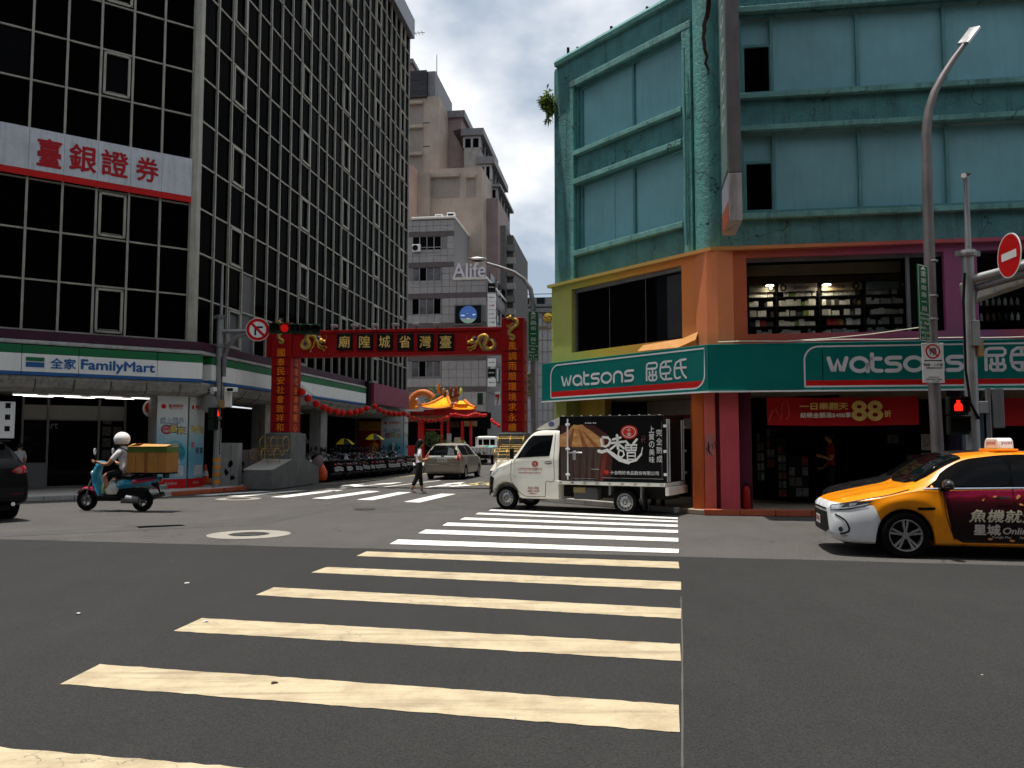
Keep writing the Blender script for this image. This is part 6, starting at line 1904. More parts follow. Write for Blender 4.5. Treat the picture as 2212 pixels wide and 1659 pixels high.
def patch(bvh, poly, vw, off=.004, edge=.09):
 vw = VIEW[vw] if isinstance(vw, str) else vw
 bm = bmesh.new()
 f_ = bm.faces.new([bm.verts.new((p[0], p[1], 0)) for p in poly])
 bmesh.ops.triangulate(bm, faces=bm.faces[:])
 for _ in range(7):
  es = [e for e in bm.edges if e.calc_length() > edge]
  if not es: break
  bmesh.ops.subdivide_edges(bm, edges=es, cuts=1)
  bmesh.ops.triangulate(bm, faces=bm.faces[:])
 mb = MB()
 bm.verts.index_update()
 pts = []
 last = None
 for v in bm.verts:
  p = proj(bvh, vw, v.co.x, v.co.y, off)
  if p is None: p = Vector((0, 0, -9))
  pts.append(p)
 fs_ = [tuple(v.index for v in f.verts) for f in bm.faces]
 fs_ = [f for f in fs_ if all(pts[i].z > -5 for i in f) and max((pts[a] - pts[b]).length for a in f for b in f) < .6]
 o, d = vw(0, 0)
 out = []
 for f in fs_:
  nn = (pts[f[1]] - pts[f[0]]).cross(pts[f[2]] - pts[f[0]])
  out.append(f if nn.dot(d) < 0 else f[::-1])
 bm.free()
 return mb.add(pts, out)
def dense(poly, n=6): return crom(list(poly) + [poly[0]], n)[:-1]
def proj_text(bvh, s, w, h, ca, cb, vw='L', bold=.0, off=.006, flip=True, mb=None, shear=0.):
 src = text_mb(s, w, h, bold, 0.0, shear=shear)
 V_ = VIEW[vw] if isinstance(vw, str) else vw
 mb = mb or MB()
 pts = []
 for v in src.v:
  p = proj(bvh, V_, ca + (-v[0] if flip else v[0]), cb + v[2], off - v[1])
  pts.append(p if p is not None else Vector((0, 0, -9)))
 mb.add(pts, [f for f in src.f if all(pts[i].z > -5 for i in f)])
 return mb
def ribbon(bvh, path, wd, vw='L', off=.003, n=8):
 """thin line on the skin: panel gap or trim"""
 path = crom(path, n) if len(path) > 2 else [tuple(path[0][k_] + (path[1][k_] - path[0][k_]) * i / 12 for k_ in (0, 1)) for i in range(13)]
 V_ = VIEW[vw] if isinstance(vw, str) else vw
 mb = MB()
 L_, R_ = [], []
 for i, p in enumerate(path):
  a, b = Vector(path[max(0, i - 1)]), Vector(path[min(len(path) - 1, i + 1)])
  t_ = (b - a).normalized() if (b - a).length > 1e-9 else Vector((1, 0))
  nn = Vector((-t_.y, t_.x)) * wd / 2
  l_, r_ = proj(bvh, V_, p[0] + nn.x, p[1] + nn.y, off), proj(bvh, V_, p[0] - nn.x, p[1] - nn.y, off)
  L_.append(l_); R_.append(r_)
 for i in range(len(path) - 1):
  if None in (L_[i], L_[i + 1], R_[i], R_[i + 1]): continue
  mb.quad(L_[i], R_[i], R_[i + 1], L_[i + 1])
 return mb
_wheel = {}
def wheel(parent, x, y, r, w, style, M0, steer=0.):
 """tyre with its rim as sub-part; the outer face looks along +y for y > 0"""
 sgn = 1 if y > 0 else -1
 Mx = M0 @ T3(x, y, r) @ RZ(steer) @ (Matrix() if sgn > 0 else RZ(math.pi))
 key = (r, w, style)
 if key not in _wheel:
  rr = r * .70
  A_ = RX(R(-90))
  ty = MB().lathe([(rr, -w * .42), (r * .86, -w * .5), (r * .97, -w * .44), (r, -w * .3), (r, w * .3), (r * .97, w * .44), (r * .86, w * .5), (rr, w * .42)], 40, A_, closed=True)
  rim = MB()
  rim.lathe([(rr, -w * .4), (rr * 1.01, w * .40), (rr * .95, w * .42), (rr * .90, w * .30), (rr * .88, -w * .2)], 40, A_, closed=True)
  if style == 'steel':
   rim.lathe([(rr * .90, w * .1), (rr * .72, w * .18), (rr * .60, w * .30), (rr * .34, w * .34), (rr * .30, w * .22), (.01, w * .22)], 36, A_)
   rim.lathe([(rr * .16, w * .22), (rr * .14, w * .38), (.005, w * .40)], 16, A_)
   ho = MB()
   for j in range(12):
    a = 2 * math.pi * j / 12
    ho.lathe([(rr * .075, 0), (rr * .075, .012)], 10, A_ @ T3(rr * .72 * math.cos(a), rr * .72 * math.sin(a), w * .185))
   for j in range(4):
    a = 2 * math.pi * j / 4
    ho.lathe([(rr * .045, 0), (rr * .045, .02)], 6, A_ @ T3(rr * .23 * math.cos(a), rr * .23 * math.sin(a), w * .225))
   ex = ('vent_holes', ho, M_BLACK)
  else:
   for j in range(10 if style == 'alloy10' else 5):
    a = 2 * math.pi * j / (10 if style == 'alloy10' else 5) + (.16 if j % 2 else -.16) * (style == 'alloy10')
    wd = rr * (.06 if style == 'alloy10' else .13)
    ca, sa = math.cos(a), math.sin(a)
    for s0, s1, w0, w1, d0, d1 in ((rr * .2, rr * .92, wd * .8, wd * 1.25, w * .30, w * .36),):
     P = lambda q_, t_, d_: A_ @ Vector((q_ * ca - t_ * sa, q_ * sa + t_ * ca, d_))
     rim.add([P(s0, -w0, d0), P(s0, w0, d0), P(s1, w1, d1), P(s1, -w1, d1), P(s0, -w0, d0 - .03), P(s0, w0, d0 - .03), P(s1, w1, d1 - .03), P(s1, -w1, d1 - .03)],
       [(0, 3, 2, 1), (4, 5, 6, 7), (0, 1, 5, 4), (1, 2, 6, 5), (2, 3, 7, 6), (3, 0, 4, 7)])
   rim.lathe([(rr * .24, w * .22), (rr * .22, w * .34), (.005, w * .36)], 20, A_)
   ex = ('brake_disc', MB().lathe([(rr * .86, -w * .05), (rr * .86, w * .02), (.01, w * .02)], 28, A_), M_BLACK)
  o = obj('wheel', ty, M_RUBBER, parent, Mx, smooth=40)
  m_ = mat('alloy_rim', (.44, .44, .45), .35, metal=.7) if style.startswith('alloy') else mat('steel_rim', (.36, .36, .36), .4, metal=.6, dirt=.3)
  rm = obj('rim', rim, m_, o, Mx, smooth=40)
  e_ = obj(ex[0], ex[1], ex[2], o, Mx)
  _wheel[key] = (o.data, rm.data, ex[0], e_.data)
  return o
 d = _wheel[key]
 o = inst('wheel', d[0], parent, Mx)
 inst('rim', d[1], o, Mx)
 inst(d[2], d[3], o, Mx)
 return o
def veh(name, label, cat, pos, heading, group=None):
 return thing(name, label, cat, T3(pos[0], pos[1], 0) @ RZ(R(90 - heading)), group)
def mbpart(name, mb, m_, p, smooth=35, bevel=0): return obj(name, mb, m_, p, smooth=smooth, bevel=bevel)
def underbody(t, x0, x1, hw, z0=.16, z1=.55):
 mbpart('underbody', MB().box(x1, x0, -hw, hw, z0, z1), M_BLACK, t)
def wells(t, xs_, hw, r):
 for x in xs_:
  for s_ in (-1, 1):
   pts = [(x + r * math.cos(R(a)), r * .95 * math.sin(R(a)) + .3) for a in range(-10, 191, 20)]
   mb = MB()
   for p, q_ in zip(pts[:-1], pts[1:]):
    mb.quad((p[0], s_ * (hw - .03), p[1]), (q_[0], s_ * (hw - .03), q_[1]), (q_[0], s_ * (hw - .34), q_[1]), (p[0], s_ * (hw - .34), p[1]))
   mbpart('wheel_well', mb, M_BLACK, t)
def wine_wrap():
 m_, nt, b_ = _new('wrap_wine')
 sp = nt.nodes.new('ShaderNodeSeparateXYZ')
 nt.links.new(_coord(nt, 'Object'), sp.inputs[0])
 z = _math(nt, 'ADD', sp.outputs[2], _math(nt, 'MULTIPLY', _noise(nt, _coord(nt, 'Object'), 2.5, 4), .25))
 nt.links.new(_ramp(nt, z, [(.55, (.008, .0015, .002)), (.90, (.035, .002, .005)), (1.0, (.16, .004, .015)), (1.06, (.30, .01, .05))]), b_.inputs['Base Color'])
 b_.inputs['Roughness'].default_value = .35
 b_.inputs['Specular IOR Level'].default_value = .3
 return m_
M_TAXI = mat('taxi_yellow', (.82, .265, .003), .3, var=.04, coat=.45, spec=.3)
M_SILVERP = mat('silver_paint', (.50, .51, .53), .3, metal=.5, var=.05, coat=.7)
M_BLKP = mat('black_car_paint', (.002, .0022, .0027), .3, var=.1, coat=.08, spec=.08)
M_GRYP = mat('dark_grey_paint', (.012, .013, .014), .25, var=.1, coat=.5, spec=.3)
M_CHAMP = mat('champagne_paint', (.36, .32, .255), .35, metal=.4, var=.04, coat=.4)
M_CREAMP = mat('lorry_cream', (.74, .72, .64), .35, var=.05, coat=.4, dirt=.06)
M_WINE = wine_wrap()
M_LENS = mat('lamp_lens', (.55, .57, .6), .08, metal=.3, var=.2, vs_=20, coat=1.)
M_LENSD = mat('lamp_dark', (.05, .05, .055), .15, var=.4, vs_=16, coat=1.)
M_TAILR = mat('tail_lamp_red', (.28, .006, .008), .2, var=.2, vs_=12, coat=1.)
SEDAN = [(.985, .34, .46, .40, .62, .38, .67, .26), (.965, .28, .46, .58, .66, .54, .71, .40), (.90, .23, .48, .71, .70, .66, .755, .52), (.75, .19, .52, .80, .745, .76, .81, .62), (.45, .18, .58, .865, .80, .825, .88, .68),
     (.15, .18, .61, .885, .86, .845, .945, .70), (-.10, .18, .63, .89, .92, .85, 1.005, .70), (-.30, .18, .64, .89, .95, .85, 1.14, .66), (-.60, .18, .65, .89, .96, .845, 1.32, .60), (-.88, .18, .66, .89, .965, .84, 1.42, .575),
     (-1.2, .18, .66, .89, .97, .84, 1.458, .565), (-1.7, .18, .66, .89, .98, .84, 1.472, .56), (-2.3, .18, .67, .89, .99, .835, 1.45, .55), (-2.7, .18, .68, .888, 1.0, .82, 1.37, .54), (-3.0, .2, .69, .88, 1.01, .80, 1.23, .56),
     (-3.25, .22, .70, .86, 1.01, .78, 1.10, .60), (-3.5, .28, .70, .80, .99, .72, 1.05, .56), (-3.66, .36, .70, .62, .92, .56, .98, .44)]
# ---------------------------------------------------------------- taxi
TX = veh('taxi', 'orange and white taxi with wine red advertising wrap entering from the right', 'taxi', (5.60, 12.40), -79)
rings = shell(SEDAN, [(0, .30, .365), (-2.7, .30, .365)])
body = shell_mb(rings)
BV = bvh_of(body)
def split(mb, co, no):
 bm = bmesh.new()
 me = mb.mesh('tmp'); bm.from_mesh(me); bpy.data.meshes.remove(me)
 bmesh.ops.bisect_plane(bm, geom=bm.verts[:] + bm.edges[:] + bm.faces[:], plane_co=co, plane_no=no, dist=1e-5)
 A_, B_ = MB(), MB()
 bm.verts.index_update()
 co_ = [v.co.copy() for v in bm.verts]
 for f in bm.faces:
  c = f.calc_center_median()
  tgt = A_ if (c - Vector(co)).dot(Vector(no)) > 0 else B_
  tgt.add([co_[v.index] for v in f.verts], [tuple(range(len(f.verts)))])
 bm.free()
 for m_ in (A_, B_):
  idx, vv, ff = {}, [], []
  for f in m_.f:
   nf = []
   for i in f:
    k_ = tuple(round(c, 5) for c in m_.v[i])
    if k_ not in idx: idx[k_] = len(vv); vv.append(m_.v[i])
    if not nf or nf[-1] != idx[k_]: nf.append(idx[k_])
   if len(set(nf)) >= 3 and len(set(nf)) == len(nf): ff.append(tuple(nf))
  m_.v, m_.f, m_.m = vv, ff, [0] * len(ff)
 return A_, B_
fr_, rest_ = split(body, (.40, 0, .72), Vector((.93, 0, -.36)))
bump, nose = split(fr_, (.40, 0, .715), Vector((.06, 0, -1.0)))
k_ = len(rest_.v)
rest_.add(nose.v, nose.f)
mbpart('body', rest_, M_TAXI, TX, 32)
mbpart('front_bumper', bump, mat('bumper_white', (.72, .73, .75), .3, var=.05, coat=.6), TX, 32)
underbody(TX, .75, -3.4, .60)
wells(TX, (0, -2.7), .88, .36)
for x in (0, -2.7):
 for y in (.79, -.79): wheel(TX, x, y, .315, .205, 'alloy10', WM[TX])
ws = [(-.20, -.66), (-.14, -.35), (-.12, 0), (-.14, .35), (-.20, .66), (-.52, .605), (-.83, .55), (-.86, .3), (-.87, 0), (-.86, -.3), (-.83, -.55), (-.52, -.605)]
mbpart('windshield', patch(BV, ws, 'T', .010, .045), M_GLASSC, TX, 60)
mbpart('rear_window', patch(BV, [(-2.75, -.48), (-2.75, .48), (-3.12, .55), (-3.12, -.55)], 'T', .004), M_GLASSC, TX, 60)
sw = dense([(-.27, .965), (-.46, 1.09), (-.70, 1.25), (-.95, 1.345), (-1.4, 1.40), (-1.9, 1.395), (-2.35, 1.33), (-2.72, 1.20), (-2.80, 1.07), (-2.2, 1.0), (-1.3, .985), (-.6, .968)], 3)
for v in 'LR':
 mbpart('window_surround', patch(BV, [(a * 1.0 + (.02 if a > -1 else -.02), b + (.022 if b > 1.1 else -.018)) for a, b in sw], v, .003), M_TRIM, TX, 60)
 for (a0, a1) in ((-.62, -1.33), (-1.40, -2.2), (-2.25, -2.68)):
  mbpart('side_window', patch(BV, dense([(a0, .995), (a0 - .04, 1.10 if a0 > -1 else 1.30), ((a0 + a1) / 2, 1.30 if a0 > -1 else (1.365 if a0 > -2 else 1.22)), (a1, 1.365 if a0 > -1 else (1.31 if a0 > -2 else 1.14)), (a1, 1.02)], 3), v, .007), M_GLASSC, TX, 60)
 mbpart('door_wrap', patch(BV, [(-.50, .93), (-1.4, .955), (-2.45, .97), (-2.42, .72), (-2.30, .42), (-2.24, .235), (-1.4, .235), (-.72, .235), (-.60, .30), (-.55, .55)], v, .003, .06), M_WINE, TX, 60)
 mbpart('belt_trim', ribbon(BV, [(-.25, .957), (-.6, .962), (-1.4, .978), (-2.3, .993), (-2.8, 1.05)], .014, v, .009), M_CHROME, TX)
 mbpart('door_gap', ribbon(BV, [(-1.37, .97), (-1.38, .6), (-1.36, .24)], .012, v, .005), M_BLACK, TX)
 mbpart('door_gap', ribbon(BV, [(-.50, .95), (-.52, .6), (-.62, .26)], .010, v, .005), M_BLACK, TX)
 mbpart('hood_gap', ribbon(BV, [(.80, .735), (.5, .80), (.2, .862), (-.08, .94)], .010, v, .003), M_BLACK, TX)
 mbpart('side_emblem', ribbon(BV, [(-.16, .685), (-.38, .69)], .035, v, .007), M_BLACK, TX)
 mbpart('door_handle', ribbon(BV, [(-1.15, .84), (-1.33, .845)], .03, v, .02), M_CHROME, TX)
tx = mbpart
lit = mat('wrap_cream', (.66, .60, .44), .5)
tx('lettering', proj_text(BV, '魚機就選鯊樂', 1.32, .165, -1.46, .60, 'L', .02, .007, shear=.2), lit, TX)
tx('lettering', proj_text(BV, '星城', .33, .14, -1.02, .415, 'L', .03, .007), mat('wrap_pale', (.62, .55, .50), .5), TX)
tx('lettering', proj_text(BV, 'Online', .36, .085, -1.40, .405, 'L', .02, .007, shear=.2), MATS['wrap_pale'], TX)
tx('lettering', proj_text(BV, '值得信賴', .42, .085, -1.87, .405, 'L', .008, .007), MATS['wrap_pale'], TX)
tx('lettering', proj_text(BV, 'Google Play', .24, .036, -1.20, .315, 'L', .0, .007), MATS['wrap_pale'], TX)
tx('lettering', proj_text(BV, 'App Store', .20, .036, -1.52, .315, 'L', .0, .007), MATS['wrap_pale'], TX)
for k_ in range(16):
 a, b = random.uniform(-.66, -2.2), random.choice((random.uniform(.80, .92), random.uniform(.27, .36), random.uniform(.7, .9)))
 r_ = random.uniform(.008, .028)
 th = random.uniform(0, 3)
 tx('printed_coin', patch(BV, [(a + r_ * 1.5 * math.cos(q_) * math.cos(th) - r_ * .7 * math.sin(q_) * math.sin(th), b + r_ * 1.5 * math.cos(q_) * math.sin(th) + r_ * .7 * math.sin(q_) * math.cos(th)) for q_ in [i * .785 for i in range(8)]], 'L', .007), mat('coin_orange', (.72, .30, .10), .4, var=.4, vs_=30), TX)
OB = oblique(R(58))
def s_of(x, y): return -math.sin(R(58)) * x + math.cos(R(58)) * y
hl = [(s_of(.93, .60), .700), (s_of(.80, .72), .735), (s_of(.62, .80), .765), (s_of(.40, .86), .785), (s_of(.52, .835), .71), (s_of(.70, .77), .655), (s_of(.86, .68), .63), (s_of(.93, .60), .64)]
mbpart('headlight', patch(BV, hl, OB, .006, .05), M_LENSD, TX, 60)
mbpart('headlight_reflector', patch(BV, [(s_of(.92, .61), .69), (s_of(.83, .70), .715), (s_of(.76, .74), .72), (s_of(.80, .715), .672), (s_of(.92, .62), .665)], OB, .010, .05), M_LENS, TX, 60)
mbpart('headlight_reflector', patch(BV, [(s_of(.70, .765), .735), (s_of(.60, .80), .75), (s_of(.63, .79), .715), (s_of(.70, .765), .70)], OB, .010, .05), M_LENS, TX, 60)
mbpart('day_light', ribbon(BV, [(s_of(.93, .60), .650), (s_of(.70, .77), .682), (s_of(.47, .845), .738)], .016, OB, .012), M_LENS, TX)
mbpart('grille', patch(BV, [(-.52, .60), (-.60, .36), (-.42, .30), (.42, .30), (.60, .36), (.52, .60)], 'F', .006, .06), M_BLACK, TX, 60)
mbpart('upper_grille', patch(BV, [(-.5, .655), (-.5, .63), (.5, .63), (.5, .655)], 'F', .008, .06), M_BLACK, TX, 60)
mbpart('side_vent', ribbon(BV, [(s_of(.86, .66), .58), (s_of(.74, .74), .50), (s_of(.70, .76), .36), (s_of(.80, .69), .31)], .022, OB, .006), M_BLACK, TX)
mbpart('fog_lamp', patch(BV, [(s_of(.79, .70) + .03 * math.cos(q_), .375 + .035 * math.sin(q_)) for q_ in [i * .628 for i in range(10)]], OB, .008), M_LENSD, TX, 60)
mbpart('lower_lip', ribbon(BV, [(s_of(.95, .5), .33), (s_of(.85, .65), .285), (s_of(.72, .745), .29)], .022, OB, .012), M_CHROME, TX)
mbpart('licence_plate', patch(BV, [(-.17, .40), (.17, .40), (.17, .53), (-.17, .53)], 'F', .02, .1), M_SIGNWHITE, TX)
mbpart('lettering', proj_text(BV, 'TDJ-8120', .28, .08, 0, .465, 'F', .006, .024, flip=False), M_RED, TX)
for s_ in (1, -1):
 mr = mbpart('mirror', MB().sphere((-.52, s_ * 1.0, 1.02), .12, 14, 9, (.62, .95, .62)), mat('mirror_black', (.03, .03, .032), .25, coat=.7), TX, 60)
 obj('mirror_stalk', MB().box(-.55, -.44, min(s_ * .84, s_ * .95), max(s_ * .84, s_ * .95), .93, .975), M_BLACK, mr, WM[TX])
 obj('mirror_trim', MB().sphere((-.52, s_ * 1.0, .985), .118, 14, 6, (.64, .97, .22)), M_BLACK, mr, WM[TX], smooth=60)
rl = mbpart('roof_sign', MB().prism([(-.30, 1.50), (.30, 1.50), (.26, 1.63), (.20, 1.66), (-.20, 1.66), (-.26, 1.63)], 'x', -1.62, -1.42), mat('roof_sign_white', (.72, .70, .68), .4, var=.1), TX, bevel=.02)
obj('roof_sign_base', MB().box(-1.66, -1.36, -.34, .34, 1.465, 1.505), M_TAXI, rl, WM[TX], bevel=.015)
Mt = WM[TX] @ T3(-1.52, .285, 1.585) @ RZ(R(180))
obj('lettering', text_mb('yoxi', .14, .06, .01, .008, y=0), M_RED, rl, Mt)
Mt = WM[TX] @ T3(-1.415, 0, 1.58) @ RZ(R(90))
obj('lettering', text_mb('yoxi', .34, .07, .01, .004, y=0), M_RED, rl, Mt)
mbpart('wiper', ribbon(BV, [(-.17, -.1), (-.26, .2), (-.30, .45)], .02, 'T', .012), M_BLACK, TX)
# ---------------------------------------------------------------- dark saloon beyond the taxi
DK = veh('parked_car', 'black saloon half hidden behind the taxi', 'car', (6.55, 14.7), -79)
body2 = shell_mb(shell([(a, *b) for a, *b in SEDAN], [(0, .30, .365), (-2.7, .30, .365)], .06))
BV2 = bvh_of(body2)
mbpart('body', body2, M_GRYP, DK, 32)
mbpart('windshield', patch(BV2, ws, 'T', .004), M_GLASSC, DK, 60)
for v in 'LR':
 mbpart('side_window', patch(BV2, sw, v, .004), M_GLASSC, DK, 60)
mbpart('headlight', patch(BV2, hl, OB, .006, .05), M_LENS, DK, 60)
mbpart('grille', patch(BV2, [(-.52, .60), (-.60, .36), (.60, .36), (.52, .60)], 'F', .006, .08), M_BLACK, DK, 60)
underbody(DK, .75, -3.4, .60)
for x in (0, -2.7):
 for y in (.79, -.79): wheel(DK, x, y, .315, .205, 'alloy10', WM[DK])
# ---------------------------------------------------------------- delivery lorry
TK = veh('box_lorry', 'cream delivery lorry with black printed box crossing the stripes', 'lorry', (-.12 + .60 * .5, 19.96 + .60 * .866), -61.5)
CAB = [(.515, .31, .45, .44, .64, .42, .72, .34), (.49, .29, .48, .60, .74, .57, .81, .46), (.40, .27, .54, .68, .86, .66, .95, .54), (.22, .27, .6, .72, .98, .70, 1.07, .60), (.02, .27, .62, .73, 1.05, .715, 1.15, .61), (-.14, .27, .65, .73, 1.11, .715, 1.26, .61),
    (-.30, .27, .65, .73, 1.17, .715, 1.45, .60), (-.45, .27, .65, .73, 1.21, .715, 1.635, .59), (-.60, .27, .65, .73, 1.23, .715, 1.79, .575), (-.74, .27, .65, .73, 1.24, .715, 1.875, .565), (-1.0, .27, .65, .73, 1.25, .715, 1.905, .565), (-1.33, .27, .65, .73, 1.25, .715, 1.895, .565), (-1.40, .28, .65, .72, 1.25, .70, 1.87, .55)]
cab = shell_mb(shell(CAB, [(0, .275, .375)], .03))
CV = bvh_of(cab)
mbpart('cab', cab, M_CREAMP, TK, 32)
mbpart('windshield', patch(CV, [(-.16, -.55), (-.14, 0), (-.16, .55), (-.40, .54), (-.66, .50), (-.67, 0), (-.66, -.50), (-.40, -.54)], 'T', .004), M_GLASSC, TK, 60)
for v in 'LR':
 mbpart('door_window', patch(CV, [(-.30, 1.235), (-.42, 1.43), (-.58, 1.66), (-.66, 1.735), (-.72, 1.752), (-1.22, 1.765), (-1.205, 1.55), (-1.175, 1.30), (-1.15, 1.285)], v, .004), M_GLASSC, TK, 60)
 mbpart('window_rubber', ribbon(CV, [(-.28, 1.225), (-.60, 1.25), (-1.17, 1.285)], .02, v, .007), M_BLACK, TK)
 mbpart('door_gap', ribbon(CV, [(-.17, 1.23), (-.16, .95), (-.17, .70), (-.30, .50), (-.47, .37), (-.55, .335)], .012, v), M_BLACK, TK)
 mbpart('door_gap', ribbon(CV, [(-1.28, 1.80), (-1.285, 1.2), (-1.29, .72), (-1.10, .69), (-1.075, .50), (-1.06, .36), (-1.0, .335), (-.55, .33)], .012, v), M_BLACK, TK)
 mbpart('crease', ribbon(CV, [(.10, .80), (-.17, .79), (-.7, .775), (-1.29, .77)], .022, v, .006), M_WHITE, TK)
 hd = mbpart('door_handle', patch(CV, dense([(-1.06, 1.145), (-1.20, 1.155), (-1.24, 1.12), (-1.20, 1.085), (-1.08, 1.09), (-1.045, 1.115)], 3), v, .005), M_BLACK, TK, 60)
 obj('handle_bar', ribbon(CV, [(-1.06, 1.12), (-1.23, 1.125)], .022, v, .02), M_CREAMP, hd)
 mbpart('headlight', patch(CV, dense([(.42, .865), (.36, .95), (.27, 1.03), (.17, 1.06), (.20, .97), (.27, .88), (.36, .83)], 3), v, .006), M_LENS, TK, 60)
 mbpart('bumper_corner', patch(CV, [(.50, .80), (.42, .80), (.30, .74), (.34, .55), (.37, .33), (.50, .33)], v, .012), M_BLACK, TK, 60)
 mbpart('mud_flap', MB().box(-.42, -.36, .45 if v == 'L' else -.70, .70 if v == 'L' else -.45, .16, .45), M_BLACK, TK)
mbpart('front_bumper', patch(CV, [(-.6, .34), (.6, .34), (.6, .74), (-.6, .74)], 'F', .015), M_BLACK, TK, 60)
DKRED = mat('print_dark_red', (.34, .03, .03), .5)
cl = mbpart('door_logo', patch(CV, [(-.80 + .085 * math.cos(q_), 1.09 + .07 * math.sin(q_)) for q_ in [i * .393 for i in range(16)]], 'L', .006), DKRED, TK, 60)
obj('lettering', proj_text(CV, '十全', .075, .085, -.80, 1.09, 'L', .004, .010), M_CREAMP, cl)
mbpart('lettering', proj_text(CV, '十全特好食品股份有限公司', .66, .042, -.66, .975, 'L', .004, .006), DKRED, TK)
mbpart('lettering', proj_text(CV, 'SHIH-CHUAN FOOD CO., LTD.', .66, .020, -.66, .935, 'L', .0, .006), DKRED, TK)
mbpart('lettering', proj_text(CV, 'www.shih-chuan.com.tw', .60, .036, -.66, .890, 'L', .006, .006), DKRED, TK)
mbpart('lettering', proj_text(CV, 'AUC-3528', .28, .055, -.76, .53, 'L', .012, .006), DKRED, TK)
mbpart('lettering', proj_text(CV, '載重1.0公噸', .30, .042, -.76, .46, 'L', .004, .006), DKRED, TK)
mbpart('lettering', proj_text(CV, '限乘2人', .19, .040, -.76, .40, 'L', .004, .006), DKRED, TK)
mr = mbpart('mirror', MB().box(-.26, -.16, .74, .80, 1.20, 1.45), M_BLACK, TK, bevel=.02)
obj('mirror_arm', MB().tube([(-.25, .70, 1.28), (-.2, .76, 1.32)], .015, 6), M_BLACK, mr)
df = mbpart('wind_deflector', MB().loft([[(-.68, y * .50, 1.89), (-.68, y * .50, 1.90), (-.72, y * .50, 1.90)][:3] + [] for y in (1,)] + [], False, False) if 0 else MB().loft([[(-.70, .48 * k_, 1.895), (-.95, .50 * k_, 2.03), (-1.30, .52 * k_, 2.17), (-1.42, .52 * k_, 2.14), (-1.24, .50 * k_, 1.905)] for k_ in (1, .6, 0, -.6, -1)]), M_CREAMP, TK, 40)
obj('deflector_badge', MB().lathe([(.06, 0), (.06, .006)], 16, T3(-1.13, .515, 2.02) @ RX(R(-90)) @ Matrix.Diagonal((1.3, 1, 1, 1))), mat('badge_blue', (.12, .14, .30), .4), df)
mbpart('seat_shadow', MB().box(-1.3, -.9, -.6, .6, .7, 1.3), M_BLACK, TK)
mbpart('chassis', MB().box(-3.9, -.4, -.42, .42, .34, .60), M_BLACK, TK)
mbpart('fuel_tank', MB().box(-2.35, -1.75, .30, .66, .30, .58), mat('tank_grey', (.06, .06, .06), .5), TK, bevel=.03)
mbpart('battery_box', MB().box(-2.05, -1.75, .45, .68, .45, .58), mat('battery_tan', (.20, .15, .07), .5), TK, bevel=.02)
for y in (.60, -.60):
 wheel(TK, 0, y, .275, .17, 'steel', WM[TK])
 wheel(TK, -3.0, y, .275, .17, 'steel', WM[TK])
 mbpart('rear_fender', MB().tube([(-3.0 + .36 * math.cos(R(a)), y, .28 + .36 * math.sin(R(a))) for a in range(20, 161, 20)], .012, 6), M_BLACK, TK)
 mbpart('fender_stay', MB().box(-2.67, -2.62, y - .08, y + .08, .42, .64).box(-3.40, -3.36, y - .08, y + .08, .36, .64), M_STEEL_D, TK)
 mbpart('mud_flap', MB().box(-3.46, -3.43, y - .12, y + .12, .12, .45), M_BLACK, TK)
mbpart('deck_rail', MB().box(-3.95, -1.36, -.745, .745, .635, .715), M_CREAMP, TK, bevel=.01)
for k_ in range(9):
 mbpart('rail_bracket', MB().box(-1.5 - k_ * .3, -1.44 - k_ * .3, .745, .757, .65, .70), M_ALU, TK)
mbpart('rear_bumper', MB().box(-4.02, -3.93, -.70, .70, .44, .63), M_CREAMP, TK, bevel=.02)
M_BOXB = mat('box_black', (.004, .004, .0045), .4, var=.2, spec=.12)
BX = mbpart('cargo_box', MB().box(-3.93, -1.44, -.74, .74, .72, 2.19), M_BOXB, TK, bevel=.012)
bs_ = .742
def bpoly(name, pts, m_, off=.002): return obj(name, MB().add([(-a, bs_ + off, b) for a, b in pts], [tuple(range(len(pts)))]), m_, BX, WM[TK])
def stain(name, c0, c1, sc, an=(1, 1, 1)):
 m_, nt, b_ = _new(name)
 n1 = _noise(nt, _coord(nt, 'Object', an), sc, 7, .65)
 nt.links.new(_ramp(nt, n1, [(.32, c0), (.68, c1)]), b_.inputs['Base Color'])
 b_.inputs['Roughness'].default_value = .4
 MATS[name] = m_
 return m_
bpoly('glow_print', [(1.47, .80), (2.70, .78), (2.74, 1.2), (2.66, 1.75), (2.3, 1.98), (1.47, 1.98)], stain('print_dark_glow', (.02, .003, .002), (.075, .008, .004), 1.2), .001)
cone = [(1.46, 1.49), (2.56, 1.49), (2.55, 1.66), (2.42, 1.72), (2.26, 1.84), (2.10, 1.93), (2.02, 2.0), (1.90, 1.985), (1.80, 2.0), (1.70, 1.90), (1.58, 1.82), (1.46, 1.76)]
bpoly('heap_print', cone, stain('print_miso', (.36, .13, .035), (.66, .36, .14), 5., (1, 1, 3)), .002)
for k_, (a, b, c_, d) in enumerate(((1.78, 1.92, 1.62, 1.49), (1.92, 1.90, 2.02, 1.49), (2.0, 1.86, 2.30, 1.49))):
 bpoly('heap_shade_print', [(a, b), (c_, d), (c_ + .13, d), (a + .04, b)], stain('print_miso_dark%d' % k_, (.22, .07, .02), (.34, .12, .03), 7.), .0035)
planks = [1.47, 1.64, 1.80, 1.97, 2.14, 2.30, 2.50]
for a, b in zip(planks[:-1], planks[1:]):
 k_ = (b - 1.47) / 1.03
 bpoly('barrel_print', [(a + .004, .735), (b - .004 - .10 * k_, .735), (b - .004, 1.485), (a + .004, 1.485)], stain('print_wood_%d' % int(a * 100), (.030, .018, .013), (.085, .055, .04), 4., (9, 1, .6)), .003)
